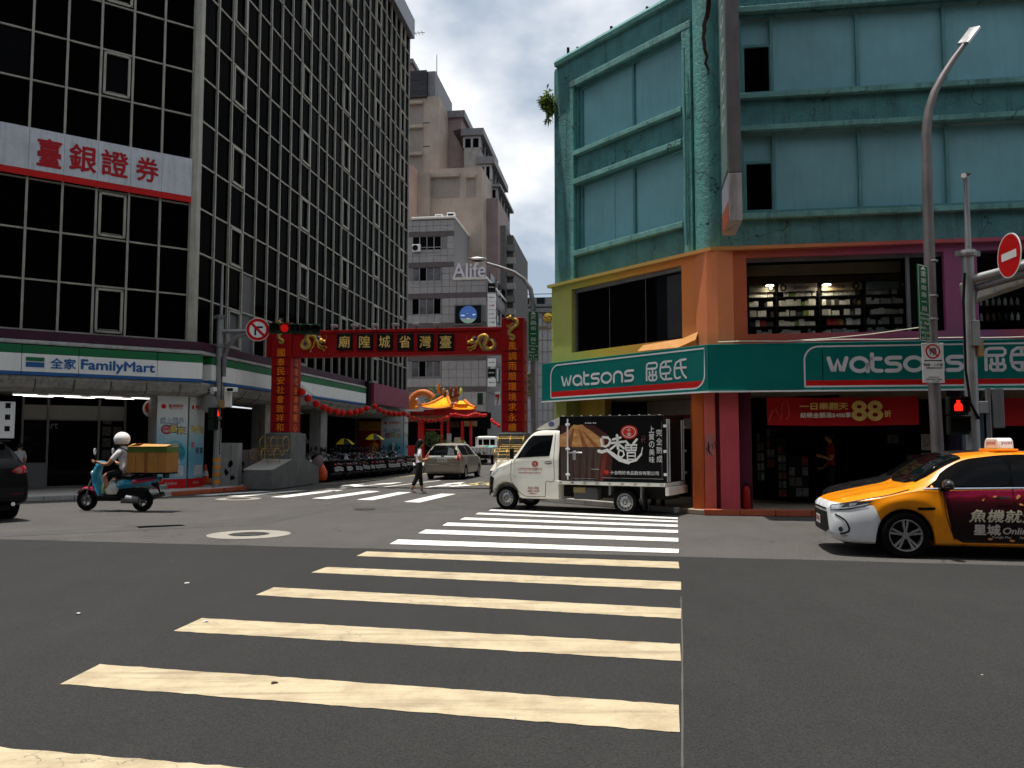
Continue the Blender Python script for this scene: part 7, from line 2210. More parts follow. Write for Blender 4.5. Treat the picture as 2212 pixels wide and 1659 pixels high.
bpoly('barrel_edge_print', [(2.42, .735), (2.52, .735), (2.62, 1.35), (2.52, 1.42)], stain('print_red_edge', (.10, .01, .006), (.19, .02, .01), 3.), .0025)
bpoly('logo_print', [(3.14 + .20 * math.cos(i * .2618), 1.82 + .155 * math.sin(i * .2618)) for i in range(24)][::-1], mat('logo_red', (.50, .03, .02), .4), .004)
MT = WM[TK] @ T3(0, bs_ + .006, 0) @ RZ(R(180))
def btext(s, w, h, s_, z, m_, bold=.0, sp=1.0, shear=0., off=0): return obj('lettering', text_mb(s, w, h, bold, .001 + off, sp, shear, cx=s_, cz=z), m_, BX, MT)
WPR = mat('print_white', (.72, .72, .70), .45)
obj('logo_ring', strokes([arc(3.14, 1.82, .15, .115, 0, 360, 28)], .012, -.002), WPR, BX, MT)
btext('十', .10, .07, 3.14, 1.865, WPR, .02); btext('全', .11, .08, 3.14, 1.775, WPR, .012)
br_ = MB()
for pth, wd in (([(2.48, 1.66), (2.50, 1.52), (2.58, 1.50), (2.66, 1.54), (2.70, 1.64), (2.64, 1.70), (2.52, 1.71)], .055),
    ([(2.76, 1.66), (2.94, 1.70)], .05), ([(2.70, 1.575), (3.02, 1.61)], .05), ([(2.86, 1.75), (2.88, 1.46)], .06), ([(2.86, 1.56), (2.70, 1.44)], .045), ([(2.89, 1.56), (3.02, 1.46)], .05),
    ([(2.90, 1.41), (2.88, 1.30), (2.96, 1.26), (3.02, 1.32), (3.0, 1.40), (2.92, 1.42)], .04),
    ([(3.06, 1.62), (3.12, 1.56)], .05), ([(3.32, 1.66), (3.24, 1.57)], .05), ([(3.06, 1.53), (3.32, 1.54), (3.30, 1.42), (3.07, 1.42), (3.06, 1.53)], .04), ([(3.19, 1.54), (3.19, 1.42)], .035), ([(3.07, 1.475), (3.31, 1.475)], .03),
    ([(3.10, 1.37), (3.28, 1.37), (3.28, 1.22), (3.10, 1.22), (3.10, 1.37)], .04), ([(3.10, 1.295), (3.28, 1.295)], .03)):
 strokes([pth], wd, -.002, br_)
obj('lettering', br_, WPR, BX, MT)
sw_ = [(2.42, 1.40), (2.50, 1.38), (2.62, 1.42), (2.74, 1.34), (2.92, 1.21), (3.12, 1.155), (3.30, 1.20), (3.42, 1.34), (3.45, 1.48)]
for a, b, wd in ((0, 4, .075), (3, 6, .085), (5, 8, .045), (7, 9, .02)):
 obj('brush_swash', strokes([sw_[a:b]], wd, -.0015 - .0004 * a), WPR, BX, MT)
br_ = vtext_mb('完全熟成', .13, .15, 3.83, 1.90, .19, .004, .002)
vtext_mb('上質の美味', .12, .14, 3.66, 1.96, .165, .004, .002, mb=br_)
obj('lettering', br_, WPR, BX, MT)
btext('みそ', .10, .16, 3.47, 1.66, mat('print_brown', (.22, .08, .06), .5))
btext('十全特好食品股份有限公司', 1.12, .085, 3.25, .925, WPR, .008)
bpoly('logo_print', [(2.60 + .055 * math.cos(i * .52), .93 + .05 * math.sin(i * .52)) for i in range(12)][::-1], MATS['logo_red'], .004)
btext('多吃健康少負擔', .28, .035, 2.22, 2.03, WPR)
mbpart('lock_bar', MB().cyl((-1.66, .765, .74), (-1.66, .765, 2.13), .018, n=10), WPR, TK)
for z in (.86, 1.44, 2.0): mbpart('hinge', MB().box(-1.71, -1.61, .742, .785, z - .025, z + .025), WPR, TK, bevel=.008)
mbpart('latch', MB().box(-2.02, -1.68, .745, .775, 1.345, 1.375).box(-1.86, -1.78, .742, .765, 1.20, 1.40), M_ALU, TK, bevel=.006)
mbpart('latch', MB().box(-2.42, -2.24, .743, .77, .985, 1.0), M_ALU, TK)
for z in (.775, .715 + .02): mbpart('trim_line', MB().box(-2.3, -1.74, .742, .748, z, z + .008), M_ALU, TK)
mbpart('trim_line', MB().box(-3.92, -2.5, .742, .748, .80, .808), M_ALU, TK)
mbpart('trim_line', MB().box(-3.89, -3.882, .742, .748, .808, 2.05), M_STEEL_D, TK)
for k_ in range(11): mbpart('roof_rivet', MB().box(-1.55 - k_ * .23, -1.52 - k_ * .23, .70, .745, 2.19, 2.21), WPR, TK)
for y in (.60, .45, -.45, -.60): mbpart('tail_bar', MB().cyl((-3.96, y, .74), (-3.96, y, 2.10), .016, n=8), WPR, TK)
for z in (.9, 1.4, 1.95):
 for y in (.70, -.70): mbpart('hinge', MB().box(-3.99, -3.92, y - .06, y + .04, z - .03, z + .03), WPR, TK)
# ---------------------------------------------------------------- black SUV at the left edge
SV = veh('suv', 'black sport utility vehicle at the left edge showing its tail', 'car', (-13.2, 18.55), -52)
SUVT = [(.95, .42, .55, .50, .78, .46, .86, .34), (.9, .36, .6, .72, .86, .68, .95, .55), (.7, .3, .65, .86, .94, .82, 1.02, .66), (.2, .28, .7, .92, 1.0, .88, 1.1, .72), (-.2, .28, .72, .925, 1.05, .88, 1.16, .70), (-.6, .28, .73, .925, 1.09, .88, 1.42, .66), (-1.0, .28, .74, .925, 1.1, .88, 1.60, .63),
  (-1.6, .28, .75, .925, 1.11, .88, 1.68, .61), (-2.4, .28, .76, .925, 1.13, .875, 1.67, .60), (-3.0, .29, .77, .92, 1.15, .86, 1.62, .58), (-3.25, .31, .77, .90, 1.15, .84, 1.52, .60), (-3.42, .34, .77, .88, 1.14, .82, 1.30, .66), (-3.55, .38, .76, .85, 1.10, .78, 1.17, .66), (-3.60, .42, .74, .80, 1.04, .72, 1.09, .60)]
sb = shell_mb(shell(SUVT, [(0, .36, .42), (-2.70, .36, .42)], .04))
SBV = bvh_of(sb)
mbpart('body', sb, M_BLKP, SV, 32)
underbody(SV, .6, -3.3, .62, .22, .7)
for x in (0, -2.70):
 for y in (.80, -.80): wheel(SV, x, y, .36, .235, 'alloy5', WM[SV])
mbpart('rear_window', patch(SBV, [(-.60, 1.28), (-.52, 1.55), (.52, 1.55), (.60, 1.28)], 'B', .005), M_GLASSC, SV, 60)
for v in 'LR':
 mbpart('side_window', patch(SBV, dense([(-.75, 1.17), (-1.15, 1.50), (-1.7, 1.58), (-2.5, 1.57), (-3.0, 1.48), (-3.15, 1.25), (-2.4, 1.19)], 3), v, .004), M_GLASSC, SV, 60)
 mbpart('sill_cladding', ribbon(SBV, [(-.45, .42), (-1.3, .40), (-2.25, .42)], .14, v, .01), M_BLACK, SV)
for s_ in (1, -1):
 mbpart('tail_lamp', patch(SBV, dense([(s_ * .50, 1.02), (s_ * .64, 1.10), (s_ * .80, 1.115), (s_ * .81, 1.0), (s_ * .62, .965)], 3), 'B', .008), M_TAILR, SV, 60)
 mbpart('reflector', ribbon(SBV, [(s_ * .50, .56), (s_ * .74, .57)], .03, 'B', .012), M_TAILR, SV)
 mbpart('exhaust', MB().cyl((-3.62, s_ * .55, .36), (-3.45, s_ * .55, .36), .04, n=12), M_CHROME, SV)
mbpart('bumper_insert', patch(SBV, [(-.76, .50), (.76, .50), (.74, .68), (-.74, .68)], 'B', .012), M_BLACK, SV, 60)
pl = mbpart('licence_plate', MB().box(-3.66, -3.625, -.24, .22, .78, .93), M_SIGNWHITE, SV, bevel=.005)
Mt = WM[SV] @ T3(-3.662, -.01, .85) @ RZ(R(-90))
obj('lettering', text_mb('AXK-8765', .40, .095, .006, .002), M_RED, pl, Mt)
mbpart('emblem', MB().lathe([(.06, 0), (.06, .01), (.045, .012)], 20, T3(-3.60, 0, 1.06) @ RY(R(-90))), M_CHROME, SV)
mbpart('spoiler', MB().box(-3.36, -3.05, -.56, .56, 1.60, 1.64), M_BLKP, SV, bevel=.015)
# ---------------------------------------------------------------- champagne estate car driving down the lane
wc = G(945, 1034)
WG = veh('estate_car', 'champagne estate car driving away down the lane behind the pedestrian', 'car', (-2.35, 38.8), 9.5)
EST = [(.9, .36, .5, .45, .66, .42, .72, .30), (.8, .3, .52, .72, .74, .68, .82, .54), (.5, .26, .58, .82, .84, .78, .92, .62), (.1, .24, .6, .845, .92, .81, 1.0, .66), (-.15, .24, .62, .85, .96, .81, 1.12, .63), (-.6, .24, .63, .85, .98, .81, 1.40, .57), (-1.0, .24, .63, .85, .99, .81, 1.53, .55),
    (-1.7, .24, .64, .85, 1.0, .81, 1.57, .54), (-2.6, .24, .65, .848, 1.01, .80, 1.55, .53), (-3.1, .25, .66, .845, 1.01, .79, 1.50, .53), (-3.38, .26, .66, .84, 1.01, .78, 1.36, .58), (-3.52, .28, .66, .83, 1.0, .77, 1.12, .64), (-3.60, .32, .66, .80, .97, .74, 1.02, .62), (-3.64, .38, .62, .74, .88, .68, .93, .56)]
eb = shell_mb(shell(EST, [(0, .30, .35), (-2.72, .30, .35)], .05))
EV = bvh_of(eb)
mbpart('body', eb, M_CHAMP, WG, 32)
underbody(WG, .6, -3.3, .58)
for x in (0, -2.72):
 for y in (.74, -.74): wheel(WG, x, y, .31, .2, 'alloy5', WM[WG])
mbpart('rear_window', patch(EV, [(-.64, 1.03), (-.54, 1.46), (.54, 1.46), (.64, 1.03)], 'B', .005), M_GLASSC, WG, 60)
mbpart('blind_reflection', patch(EV, [(-.20, 1.06), (-.50, 1.06), (-.44, 1.30), (-.20, 1.36)], 'B', .008), mat('reflection_grey', (.06, .065, .075), .3), WG, 60)  # reflection painted as a grey patch over the rear glass
for v in 'LR':
 for a0, a1 in ((-.35, -1.1), (-1.16, -2.1), (-2.16, -3.2)):
  mbpart('side_window', patch(EV, [(a0, 1.03), (a0 - .02 - (.5 if a0 > -.5 else 0), 1.46), (a1, 1.48), (a1 - (.06 if a0 < -2 else 0), 1.05)], v, .004), M_GLASSC, WG, 60)
 mbpart('side_trim', ribbon(EV, [(-.4, .55), (-1.3, .55), (-2.3, .55)], .06, v, .006), M_CHAMP, WG)
 mbpart('mirror', MB().sphere((-.45, (.92 if v == 'L' else -.92), 1.05), .10, 10, 7, (.6, 1, .7)), M_BLACK, WG, 60)
for s_ in (1, -1):
 mbpart('tail_lamp', patch(EV, dense([(s_ * .64, .84), (s_ * .64, 1.12), (s_ * .76, 1.12), (s_ * .80, .95), (s_ * .78, .82)], 3), 'B', .008), M_TAILR, WG, 60)
 mbpart('tail_lamp', patch(EV, dense([(-3.50, .84), (-3.46, 1.10), (-3.36, 1.16), (-3.34, .95), (-3.42, .82)], 3), 'L' if s_ > 0 else 'R', .008), M_TAILR, WG, 60)
mbpart('chrome_strip', ribbon(EV, [(-.5, .985), (0, .99), (.5, .985)], .03, 'B', .014), M_CHROME, WG)
mbpart('bumper_line', ribbon(EV, [(-.74, .66), (0, .665), (.74, .66)], .03, 'B', .014), M_CHROME, WG)
mbpart('emblem', MB().lathe([(.07, 0), (.07, .012)], 18, T3(-3.64, 0, 1.02) @ RY(R(-90)) @ Matrix.Diagonal((.6, 1, 1, 1))), M_CHROME, WG)
pl = mbpart('licence_plate', MB().box(-3.68, -3.655, -.20, .20, .76, .91), M_SIGNWHITE, WG)
obj('lettering', text_mb('7027-KL', .34, .09, .006, .002), M_BLACK, pl, WM[WG] @ T3(-3.682, 0, .835) @ RZ(R(-90)))
mbpart('roof_antenna', MB().tube([(-3.0, 0, 1.53), (-3.12, 0, 1.66)], .008, 5), M_BLACK, WG)
# ---------------------------------------------------------------- white flatbed pickup further on
PK_ = veh('pickup', 'white flatbed pickup parked in front of the temple', 'truck', (-1.75, 62.5), 7)
mbpart('cab', shell_mb(shell([(.6, .4, .6, .7, .95, .68, 1.0, .6), (.4, .35, .65, .83, 1.1, .8, 1.25, .7), (.1, .35, .7, .85, 1.2, .82, 1.8, .72), (-.2, .35, .7, .85, 1.2, .82, 2.02, .72), (-.9, .35, .7, .85, 1.2, .82, 2.05, .72), (-1.0, .4, .7, .84, 1.2, .80, 2.0, .7)], [(0, .33, .4)], .08)), M_WHITE, PK_)
mbpart('rear_window', MB().box(-1.03, -1.0, -.6, .6, 1.35, 1.80), M_GLASSC, PK_)
fr = MB()
for y in (-.78, -.26, .26, .78): fr.cyl((-1.2, y, .9), (-1.2, y, 1.95), .03, n=6)
for z in (1.35, 1.95): fr.cyl((-1.2, -.8, z), (-1.2, .8, z), .03, n=6)
mbpart('head_rack', fr, M_WHITE, PK_)
mbpart('bed', MB().box(-3.9, -1.15, -.85, .85, .72, .85), M_WHITE, PK_)
mbpart('tailgate', MB().box(-3.95, -3.9, -.86, .86, .72, 1.25), M_WHITE, PK_, bevel=.01)
for y in (-.86, .82): mbpart('side_gate', MB().box(-3.9, -1.15, y, y + .04, .852, 1.25), M_WHITE, PK_)
for k_ in range(7): mbpart('gate_rib', MB().box(-3.975, -3.95, -.75 + k_ * .25, -.71 + k_ * .25, .76, 1.22), M_STEEL, PK_)
obj('lettering', text_mb('18 9', .75, .2, .01, .004), M_BLACK, PK_, WM[PK_] @ T3(-3.98, .0, .82) @ RZ(R(-90)))
for x in (0, -2.8):
 for y in (.7, -.7): wheel(PK_, x, y, .33, .18, 'steel', WM[PK_])
mbpart('chassis', MB().box(-3.8, .2, -.5, .5, .4, .7), M_BLACK, PK_)
for k_ in range(4): mbpart('step_bar', MB().box(-3.98, -3.94, -.65 + .35 * k_, -.40 + .35 * k_, .36, .46), M_ALU, PK_)
tp = MB()
tv = [(random.uniform(-.1, .1) - 3.6 + .35 * (i % 4), -.80 + .18 * (i // 4), 1.12 + .25 * math.sin(i * 1.7) ** 2) for i in range(16)]
tp.add(tv, [(i, i + 1, i + 5, i + 4) for i in range(11) if i % 4 < 3])
mbpart('tarpaulin', tp, mat('tarp_turquoise', (.06, .42, .36), .5), PK_, 60)
# ---------------------------------------------------------------- scooters
def scooter(name, label, M, paint, accent, group=None, plate='MXZ-305', detail=True, seatmat=None):
 """x forward with the rear axle at 0, wheelbase 1.30"""
 t = thing(name, label, 'scooter', M, group)
 WB = 1.30
 A_ = RX(R(-90))
 for x in (WB, 0):
  wt_ = MB().lathe([(.13, -.045), (.19, -.055), (.225, -.035), (.232, 0), (.225, .035), (.19, .055), (.13, .045)], 26, T3(x, 0, .232) @ A_, closed=True)
  o = obj('wheel', wt_, M_RUBBER, t, smooth=45)
  rm = MB().lathe([(.135, -.03), (.135, .03), (.115, .03), (.115, -.03)], 24, T3(x, 0, .232) @ A_, closed=True)
  for j in range(5):
   a = j * 2 * math.pi / 5
   rm.cyl((x + .02 * math.cos(a), 0, .232 + .02 * math.sin(a)), (x + .12 * math.cos(a), 0, .232 + .12 * math.sin(a)), .016, n=6)
  rm.lathe([(.04, -.05), (.04, .05)], 12, T3(x, 0, .232) @ A_)
  obj('rim', rm, M_STEEL_D, o, WM[t])
 def P(nm, mb, m_, sm=40, bv=0): return obj(nm, mb, m_, t, smooth=sm, bevel=bv)
 P('fork', MB().tube([(WB, .07, .24), (WB - .10, .06, .60), (WB - .20, .0, .86)], .022, 8).tube([(WB, -.07, .24), (WB - .10, -.06, .60), (WB - .20, .0, .86)], .022, 8), M_STEEL_D)
 fen = []
 for a in range(30, 166, 15):
  c, s_ = math.cos(R(a)), math.sin(R(a))
  wv = .075 * math.sin(math.pi * (a - 15) / 165) + .02
  fen.append([(WB + .255 * c, -wv, .232 + .255 * s_), (WB + .275 * c, 0, .232 + .285 * s_), (WB + .255 * c, wv, .232 + .255 * s_), (WB + .245 * c, 0, .232 + .25 * s_)])
 P('front_fender', MB().loft(fen), accent or paint)
 ap = []
 for z, x, w_, d_ in ((.30, WB - .34, .12, .035), (.45, WB - .28, .16, .045), (.62, WB - .22, .18, .055), (.78, WB - .20, .16, .07), (.92, WB - .24, .11, .08), (1.0, WB - .28, .07, .08)):
  ap.append([(x + d_, 0, z), (x + d_ * .6, w_ * .7, z), (x - d_ * .3, w_, z), (x - d_ * .8, w_ * .6, z), (x - d_ * .9, 0, z), (x - d_ * .8, -w_ * .6, z), (x - d_ * .3, -w_, z), (x + d_ * .6, -w_ * .7, z)])
 P('leg_shield', MB().loft(ap), paint, 50)
 P('headlight', MB().sphere((WB - .135, 0, .80), .085, 12, 8, (.5, 1.1, .8)), M_LENS, 60)
 hs = []
 for x, w_, z0, z1 in ((WB - .20, .05, .98, 1.03), (WB - .26, .11, .96, 1.07), (WB - .34, .11, .96, 1.06), (WB - .40, .05, .97, 1.03)):
  hs.append([(x, -w_, z0), (x, w_, z0), (x, w_ * .7, z1), (x, -w_ * .7, z1)])
 P('headset', MB().loft(hs), paint, 50)
 P('handlebar', MB().tube([(WB - .42, .34, 1.04), (WB - .36, .22, 1.03), (WB - .31, .0, 1.02), (WB - .36, -.22, 1.03), (WB - .42, -.34, 1.04)], .014, 8), M_STEEL_D)
 for s_ in (1, -1):
  P('grip', MB().cyl((WB - .375, s_ * .25, 1.033), (WB - .425, s_ * .36, 1.042), .02, n=8), M_BLACK)
  mr = P('mirror', MB().sphere((WB - .36, s_ * .30, 1.27), .065, 12, 7, (.28, .8, 1.15)), M_CHROME if group is None else M_BLACK, 60)
  obj('mirror_stem', MB().tube([(WB - .35, s_ * .19, 1.04), (WB - .34, s_ * .26, 1.16), (WB - .36, s_ * .29, 1.23)], .007, 6), M_BLACK, mr, WM[t])
 P('brake_lever', MB().tube([(WB - .36, .20, 1.035), (WB - .33, .32, 1.035)], .007, 5).tube([(WB - .36, -.20, 1.035), (WB - .33, -.32, 1.035)], .007, 5), M_ALU)
 P('floorboard', MB().prism([(WB - .32, .30), (WB - .36, .34), (.62, .33), (.48, .30), (.48, .22), (WB - .36, .22)], 'y', -.16, .16), M_BLACK, 40, .012)
 bd = []
 for x, w_, z0, z1 in ((.62, .10, .42, .56), (.52, .14, .44, .64), (.34, .155, .48, .69), (.10, .15, .53, .70), (-.16, .12, .54, .72), (-.34, .07, .62, .74), (-.42, .03, .67, .73)):
  bd.append([(x, -w_ * .55, z0), (x, w_ * .55, z0), (x, w_, z0 + (z1 - z0) * .45), (x, w_ * .8, z1), (x, -w_ * .8, z1), (x, -w_, z0 + (z1 - z0) * .45)])
 P('side_cover', MB().loft(bd), paint, 45)
 if accent:
  for s_ in (1, -1):
   P('tail_panel', MB().loft([[(x, s_ * (w_ + .004), z0), (x, s_ * (w_ + .016), (z0 + z1) / 2), (x, s_ * (w_ * .86), z1)] for x, w_, z0, z1 in ((.16, .148, .58, .685), (-.10, .128, .615, .70), (-.34, .068, .665, .73))], False, False), accent)
 st = []
 for x, w_, z in ((.60, .07, .70), (.52, .13, .745), (.36, .155, .765), (.18, .15, .755), (.06, .145, .785), (-.14, .12, .805), (-.28, .07, .80)):
  st.append([(x, -w_, z - .07), (x, w_, z - .07), (x, w_, z - .015), (x, w_ * .6, z + .02), (x, -w_ * .6, z + .02), (x, -w_, z - .015)])
 P('seat', MB().loft(st), seatmat or M_BLACK, 45)
 P('lower_cover', MB().box(-.10, .60, -.10, .10, .27, .50), M_BLACK, 40, .03)
 P('engine', MB().box(-.02, .46, -.09, .09, .17, .36).cyl((.02, .10, .25), (.30, .13, .27), .07, .09, 12), M_STEEL_D, 40, .02)
 P('exhaust', MB().tube([(.35, -.10, .20), (.15, -.15, .22), (-.05, -.17, .27), (-.34, -.18, .35)], [.02, .045, .06, .05], 10), M_STEEL_D)
 P('rear_mudguard', MB().prism([(-.26, .62), (-.40, .56), (-.48, .34), (-.46, .33), (-.38, .50), (-.22, .56)], 'y', -.07, .07), M_BLACK)
 Mp = WM[t] @ T3(-.475, 0, .50) @ RY(R(14)) @ RZ(R(-90))
 pl = obj('licence_plate', MB().box(-.13, .13, -.004, .004, -.075, .075), mat('plate_grey', (.40, .40, .40), .5), t, Mp)
 if detail: obj('lettering', text_mb(plate, .22, .07, .006, .003, y=-.004), M_BLACK, pl, Mp)
 P('tail_lamp', MB().sphere((-.41, 0, .67), .06, 10, 7, (.5, 1.2, .7)), M_TAILR, 60)
 P('grab_rail', MB().tube([(.0, .13, .77), (-.22, .14, .84), (-.36, .06, .85), (-.36, -.06, .85), (-.22, -.14, .84), (.0, -.13, .77)], .014, 6), M_STEEL_D)
 if group: P('stand', MB().tube([(.42, .08, .22), (.30, .17, .02)], .012, 6), M_STEEL_D)
 return t
def scM(p, head, lean=0., sc_=1.0): return T3(p[0], p[1], 0) @ RZ(R(90 - head)) @ RX(lean) @ Matrix.Diagonal((sc_, sc_, sc_, 1))
M_SBLK = mat('scooter_black', (.005, .005, .006), .3, coat=.25, var=.1, spec=.2)
M_SGRY = mat('scooter_grey', (.07, .072, .075), .3, coat=.4)
M_SWHT = mat('scooter_white', (.42, .42, .42), .3, coat=.4)
M_SRED = mat('scooter_red', (.20, .012, .02), .3, coat=.4)
M_SSIL = mat('scooter_silver', (.22, .22, .23), .3, metal=.5)
protos = []
rear0, rear1, rear2 = Vector((-7.02, 33.3, 0)), Vector((-5.95, 37.4, 0)), Vector((-4.75, 43.4, 0))
spots = []
N1 = 25
for i in range(N1):
 t_ = i / (N1 - 1)
 p = rear0.lerp(rear1, t_ / .4) if t_ < .4 else rear1.lerp(rear2, (t_ - .4) / .6)
 spots.append((p + Vector((-.55, .1, 0)) + Vector((random.uniform(-.12, .06), random.uniform(-.08, .08), 0)), random.uniform(-74, -58)))
for i in range(12):
 t_ = i / 11
 p = rear0.lerp(rear2, t_) + Vector((-2.25, .5, 0))
 spots.append((p + Vector((random.uniform(-.2, .2), random.uniform(-.2, .2), 0)), random.uniform(100, 125)))
kinds = [(M_SBLK, None, 'black'), (M_SGRY, None, 'dark grey'), (M_SWHT, None, 'white'), (M_SRED, None, 'dark red'), (M_SSIL, None, 'silver')]
seq = [0, 0, 0, 1, 0, 4, 0, 1, 0, 0, 3, 1, 4, 0, 1, 4, 0, 0, 2, 4, 0, 1, 0, 2, 4, 0, 0, 1, 0, 4, 0, 0, 3, 1, 0, 0, 1]
made = {}
cnt = {}
for i, (p, h_) in enumerate(spots):
 k_ = seq[i % len(seq)]
 row = 'front' if i < N1 else 'inner'
 idx = i if i < N1 else i - N1
 lab = '%s scooter, %s from the red gate in the %s row of parked scooters' % (kinds[k_][2], (ORD + ['25th', '26th'])[idx], row)
 Mx = scM(p, h_, R(random.uniform(4, 9)) * (1 if i < N1 else -1), random.uniform(.96, 1.08))
 if k_ not in made:
  made[k_] = scooter('parked_scooter', lab, Mx, kinds[k_][0], kinds[k_][1], 'scooters parked along the lane', plate='NKT-271')
 else:
  copy_tree(made[k_], Mx, label=lab)
bagp = PW(*c3(1008, 960), 33.0)
t = thing('shopping_bag', 'bright orange red plastic bag hanging on the nearest parked scooter', 'bag', T3(bagp.x, bagp.y, bagp.z - .45))
bg = []
for z, r_ in ((-.02, .05), (.02, .20), (.15, .27), (.35, .26), (.52, .17), (.62, .09), (.72, .05), (.80, .07)):
 bg.append([((r_ + random.uniform(-.02, .02)) * math.cos(a), (r_ + random.uniform(-.02, .02)) * .7 * math.sin(a), z) for a in [j * 2 * math.pi / 12 for j in range(12)]])
obj('bag_body', MB().loft(bg), mat('plastic_orange', (.72, .085, .012), .3, spec=.6, bump=.9, bs=9), t, smooth=40)
obj('handles', MB().tube([(-.05, 0, .78), (-.03, 0, .92), (.03, 0, .92), (.05, 0, .78)], .012, 6), MATS['plastic_orange'], t)
bagp = PW(*c3(945, 890), 32.6)
t = thing('helmet_bag', 'pinkish grey cloth bundle on the front of the nearest scooter', 'bag', T3(bagp.x, bagp.y, bagp.z - .25))
bg = []
for z, r_ in ((0, .05), (.05, .17), (.2, .24), (.38, .20), (.5, .10), (.55, .03)):
 bg.append([((r_ + random.uniform(-.03, .03)) * math.cos(a) + z * .3, (r_ + random.uniform(-.02, .02)) * .8 * math.sin(a), z) for a in [j * 2 * math.pi / 11 for j in range(11)]])
obj('cloth', MB().loft(bg), mat('cloth_pink', (.24, .17, .18), .85, var=.3, vs_=8, bump=.7, bs=12), t, smooth=50)
# ---------------------------------------------------------------- scooter with rider and carton
RS = (-8.55, 19.32)
RH = -(180 - 99.4)
SCL = 1.09
M_SBLU = mat('scooter_blue', (.018, .25, .40), .3, coat=.5, var=.06)
M_SPNK = mat('scooter_magenta', (.42, .012, .06), .3, coat=.5)
MR = scM(RS, RH, 0, SCL)
rider_scooter = scooter('delivery_scooter', 'blue and magenta scooter ridden across the avenue with a carton', MR, M_SBLU, M_SPNK, plate='NCW-7025')
# ---------------------------------------------------------------- people
def figure(name, bones, mats, M, parent=None):
 """bones: (id, parent id, position, radius, material index of the bone that ends here). One continuous skin."""
 me = bpy.data.meshes.new(name)
 ids = {b[0]: i for i, b in enumerate(bones)}
 vs_ = [b[2] for b in bones]
 es = [(ids[b[1]], ids[b[0]]) for b in bones if b[1] is not None]
 me.from_pydata([tuple(v) for v in vs_], es, [])
 o = bpy.data.objects.new(name, me)
 COL.objects.link(o)
 md = o.modifiers.new('skin', 'SKIN')
 md.use_smooth_shade = True
 for i, b in enumerate(bones):
  sv_ = me.skin_vertices[0].data[i]
  r_ = b[3]
  sv_.radius = (r_, r_) if not isinstance(r_, tuple) else r_
  sv_.use_root = (b[1] is None)
 sd = o.modifiers.new('sub', 'SUBSURF'); sd.levels = 2; sd.render_levels = 2
 bpy.context.view_layer.update()
 dg = bpy.context.evaluated_depsgraph_get()
 out = bpy.data.meshes.new_from_object(o.evaluated_get(dg))
 bpy.data.objects.remove(o)
 segs = [(Vector(vs_[ids[b[1]]]), Vector(b[2]), b[4], (b[3] if not isinstance(b[3], tuple) else max(b[3]))) for b in bones if b[1] is not None]
 out.materials.clear()
 for p in out.polygons:
  c = p.center
  best, bi = 1e9, 0
  for a, b, mi, r_ in segs:
   ab = b - a
   t_ = max(0, min(1, (c - a).dot(ab) / max(1e-9, ab.length_squared)))
   d = (c - (a + ab * t_)).length - r_ * .8
   if d < best: best, bi = d, mi
  p.material_index = bi
  p.use_smooth = True
 return obj(name, out, mats, parent, M)
def hand(b, pid, wrist, d, side, mi, curl=.6, nm='h'):
 """palm and five fingers from a wrist point; d: pointing direction, side: thumb side"""
 d = Vector(d).normalized(); sd = Vector(side).normalized()
 up = d.cross(sd)
 palm = Vector(wrist) + d * .07
 b.append((nm + 'p', pid, palm, .030, mi))
 for k_, (off, ln) in enumerate(((-.030, .060), (-.010, .072), (.010, .076), (.030, .068))):
  k0 = palm + d * .022 + sd * off
  k1 = k0 + d * ln * .5 - up * ln * .25 * curl
  k2 = k1 + d * ln * .25 * (1 - curl * .5) - up * ln * .5 * curl
  b += [('%s%da' % (nm, k_), nm + 'p', k0, .010, mi), ('%s%db' % (nm, k_), '%s%da' % (nm, k_), k1, .009, mi), ('%s%dc' % (nm, k_), '%s%db' % (nm, k_), k2, .008, mi)]
 t0 = Vector(wrist) + d * .035 + sd * .030
 b += [(nm + 'ta', pid, t0, .011, mi), (nm + 'tb', nm + 'ta', t0 + d * .035 + sd * .018 - up * .012, .009, mi)]
def head_parts(t, c, fwd, r, hairmb=None, M=None):
 """face features on a head centred at c"""
 fwd = Vector(fwd).normalized(); sd = Vector((0, 0, 1)).cross(fwd)
 f = MB().sphere(c, r, 16, 12, (.86, .80, 1.12))
 nose = Vector(c) + fwd * r * .86
 f.loft([[nose + Vector((0, 0, .028)) - fwd * .01, nose + sd * .006 + Vector((0, 0, .02)), nose - sd * .006 + Vector((0, 0, .02))], [nose + fwd * .022 - Vector((0, 0, .012)), nose + sd * .014 - Vector((0, 0, .016)), nose - sd * .014 - Vector((0, 0, .016))]])
 for s_ in (1, -1):
  f.sphere(Vector(c) + sd * s_ * r * .80 - Vector((0, 0, .005)), .022, 8, 6, (.7, .5, 1.3))
 h = obj('head', f, M_SKIN, t, M, smooth=60)
 e = MB()
 for s_ in (1, -1): e.sphere(Vector(c) + fwd * r * .78 + sd * s_ * .032 + Vector((0, 0, .012)), .011, 8, 6)
 obj('eyes', e, M_HAIR, h, M)
 mo = Vector(c) + fwd * r * .80 - Vector((0, 0, .048))
 obj('mouth', MB().loft([[mo + sd * .022, mo + sd * .01 + Vector((0, 0, .005)), mo - sd * .01 + Vector((0, 0, .005)), mo - sd * .022], [mo + sd * .022 - Vector((0, 0, .004)), mo + sd * .01 - Vector((0, 0, .010)), mo - sd * .01 - Vector((0, 0, .010)), mo - sd * .022 - Vector((0, 0, .004))]], False, False), mat('lips', (.28, .08, .06), .5), h, M)
 return h
M_SHIRT = mat('grey_shirt', (.60, .60, .61), .85, var=.3, vs_=5, bump=1.2, bs=7)
M_BLOUSE = mat('white_blouse', (.78, .75, .77), .85, var=.18, vs_=6, bump=1.0, bs=9)
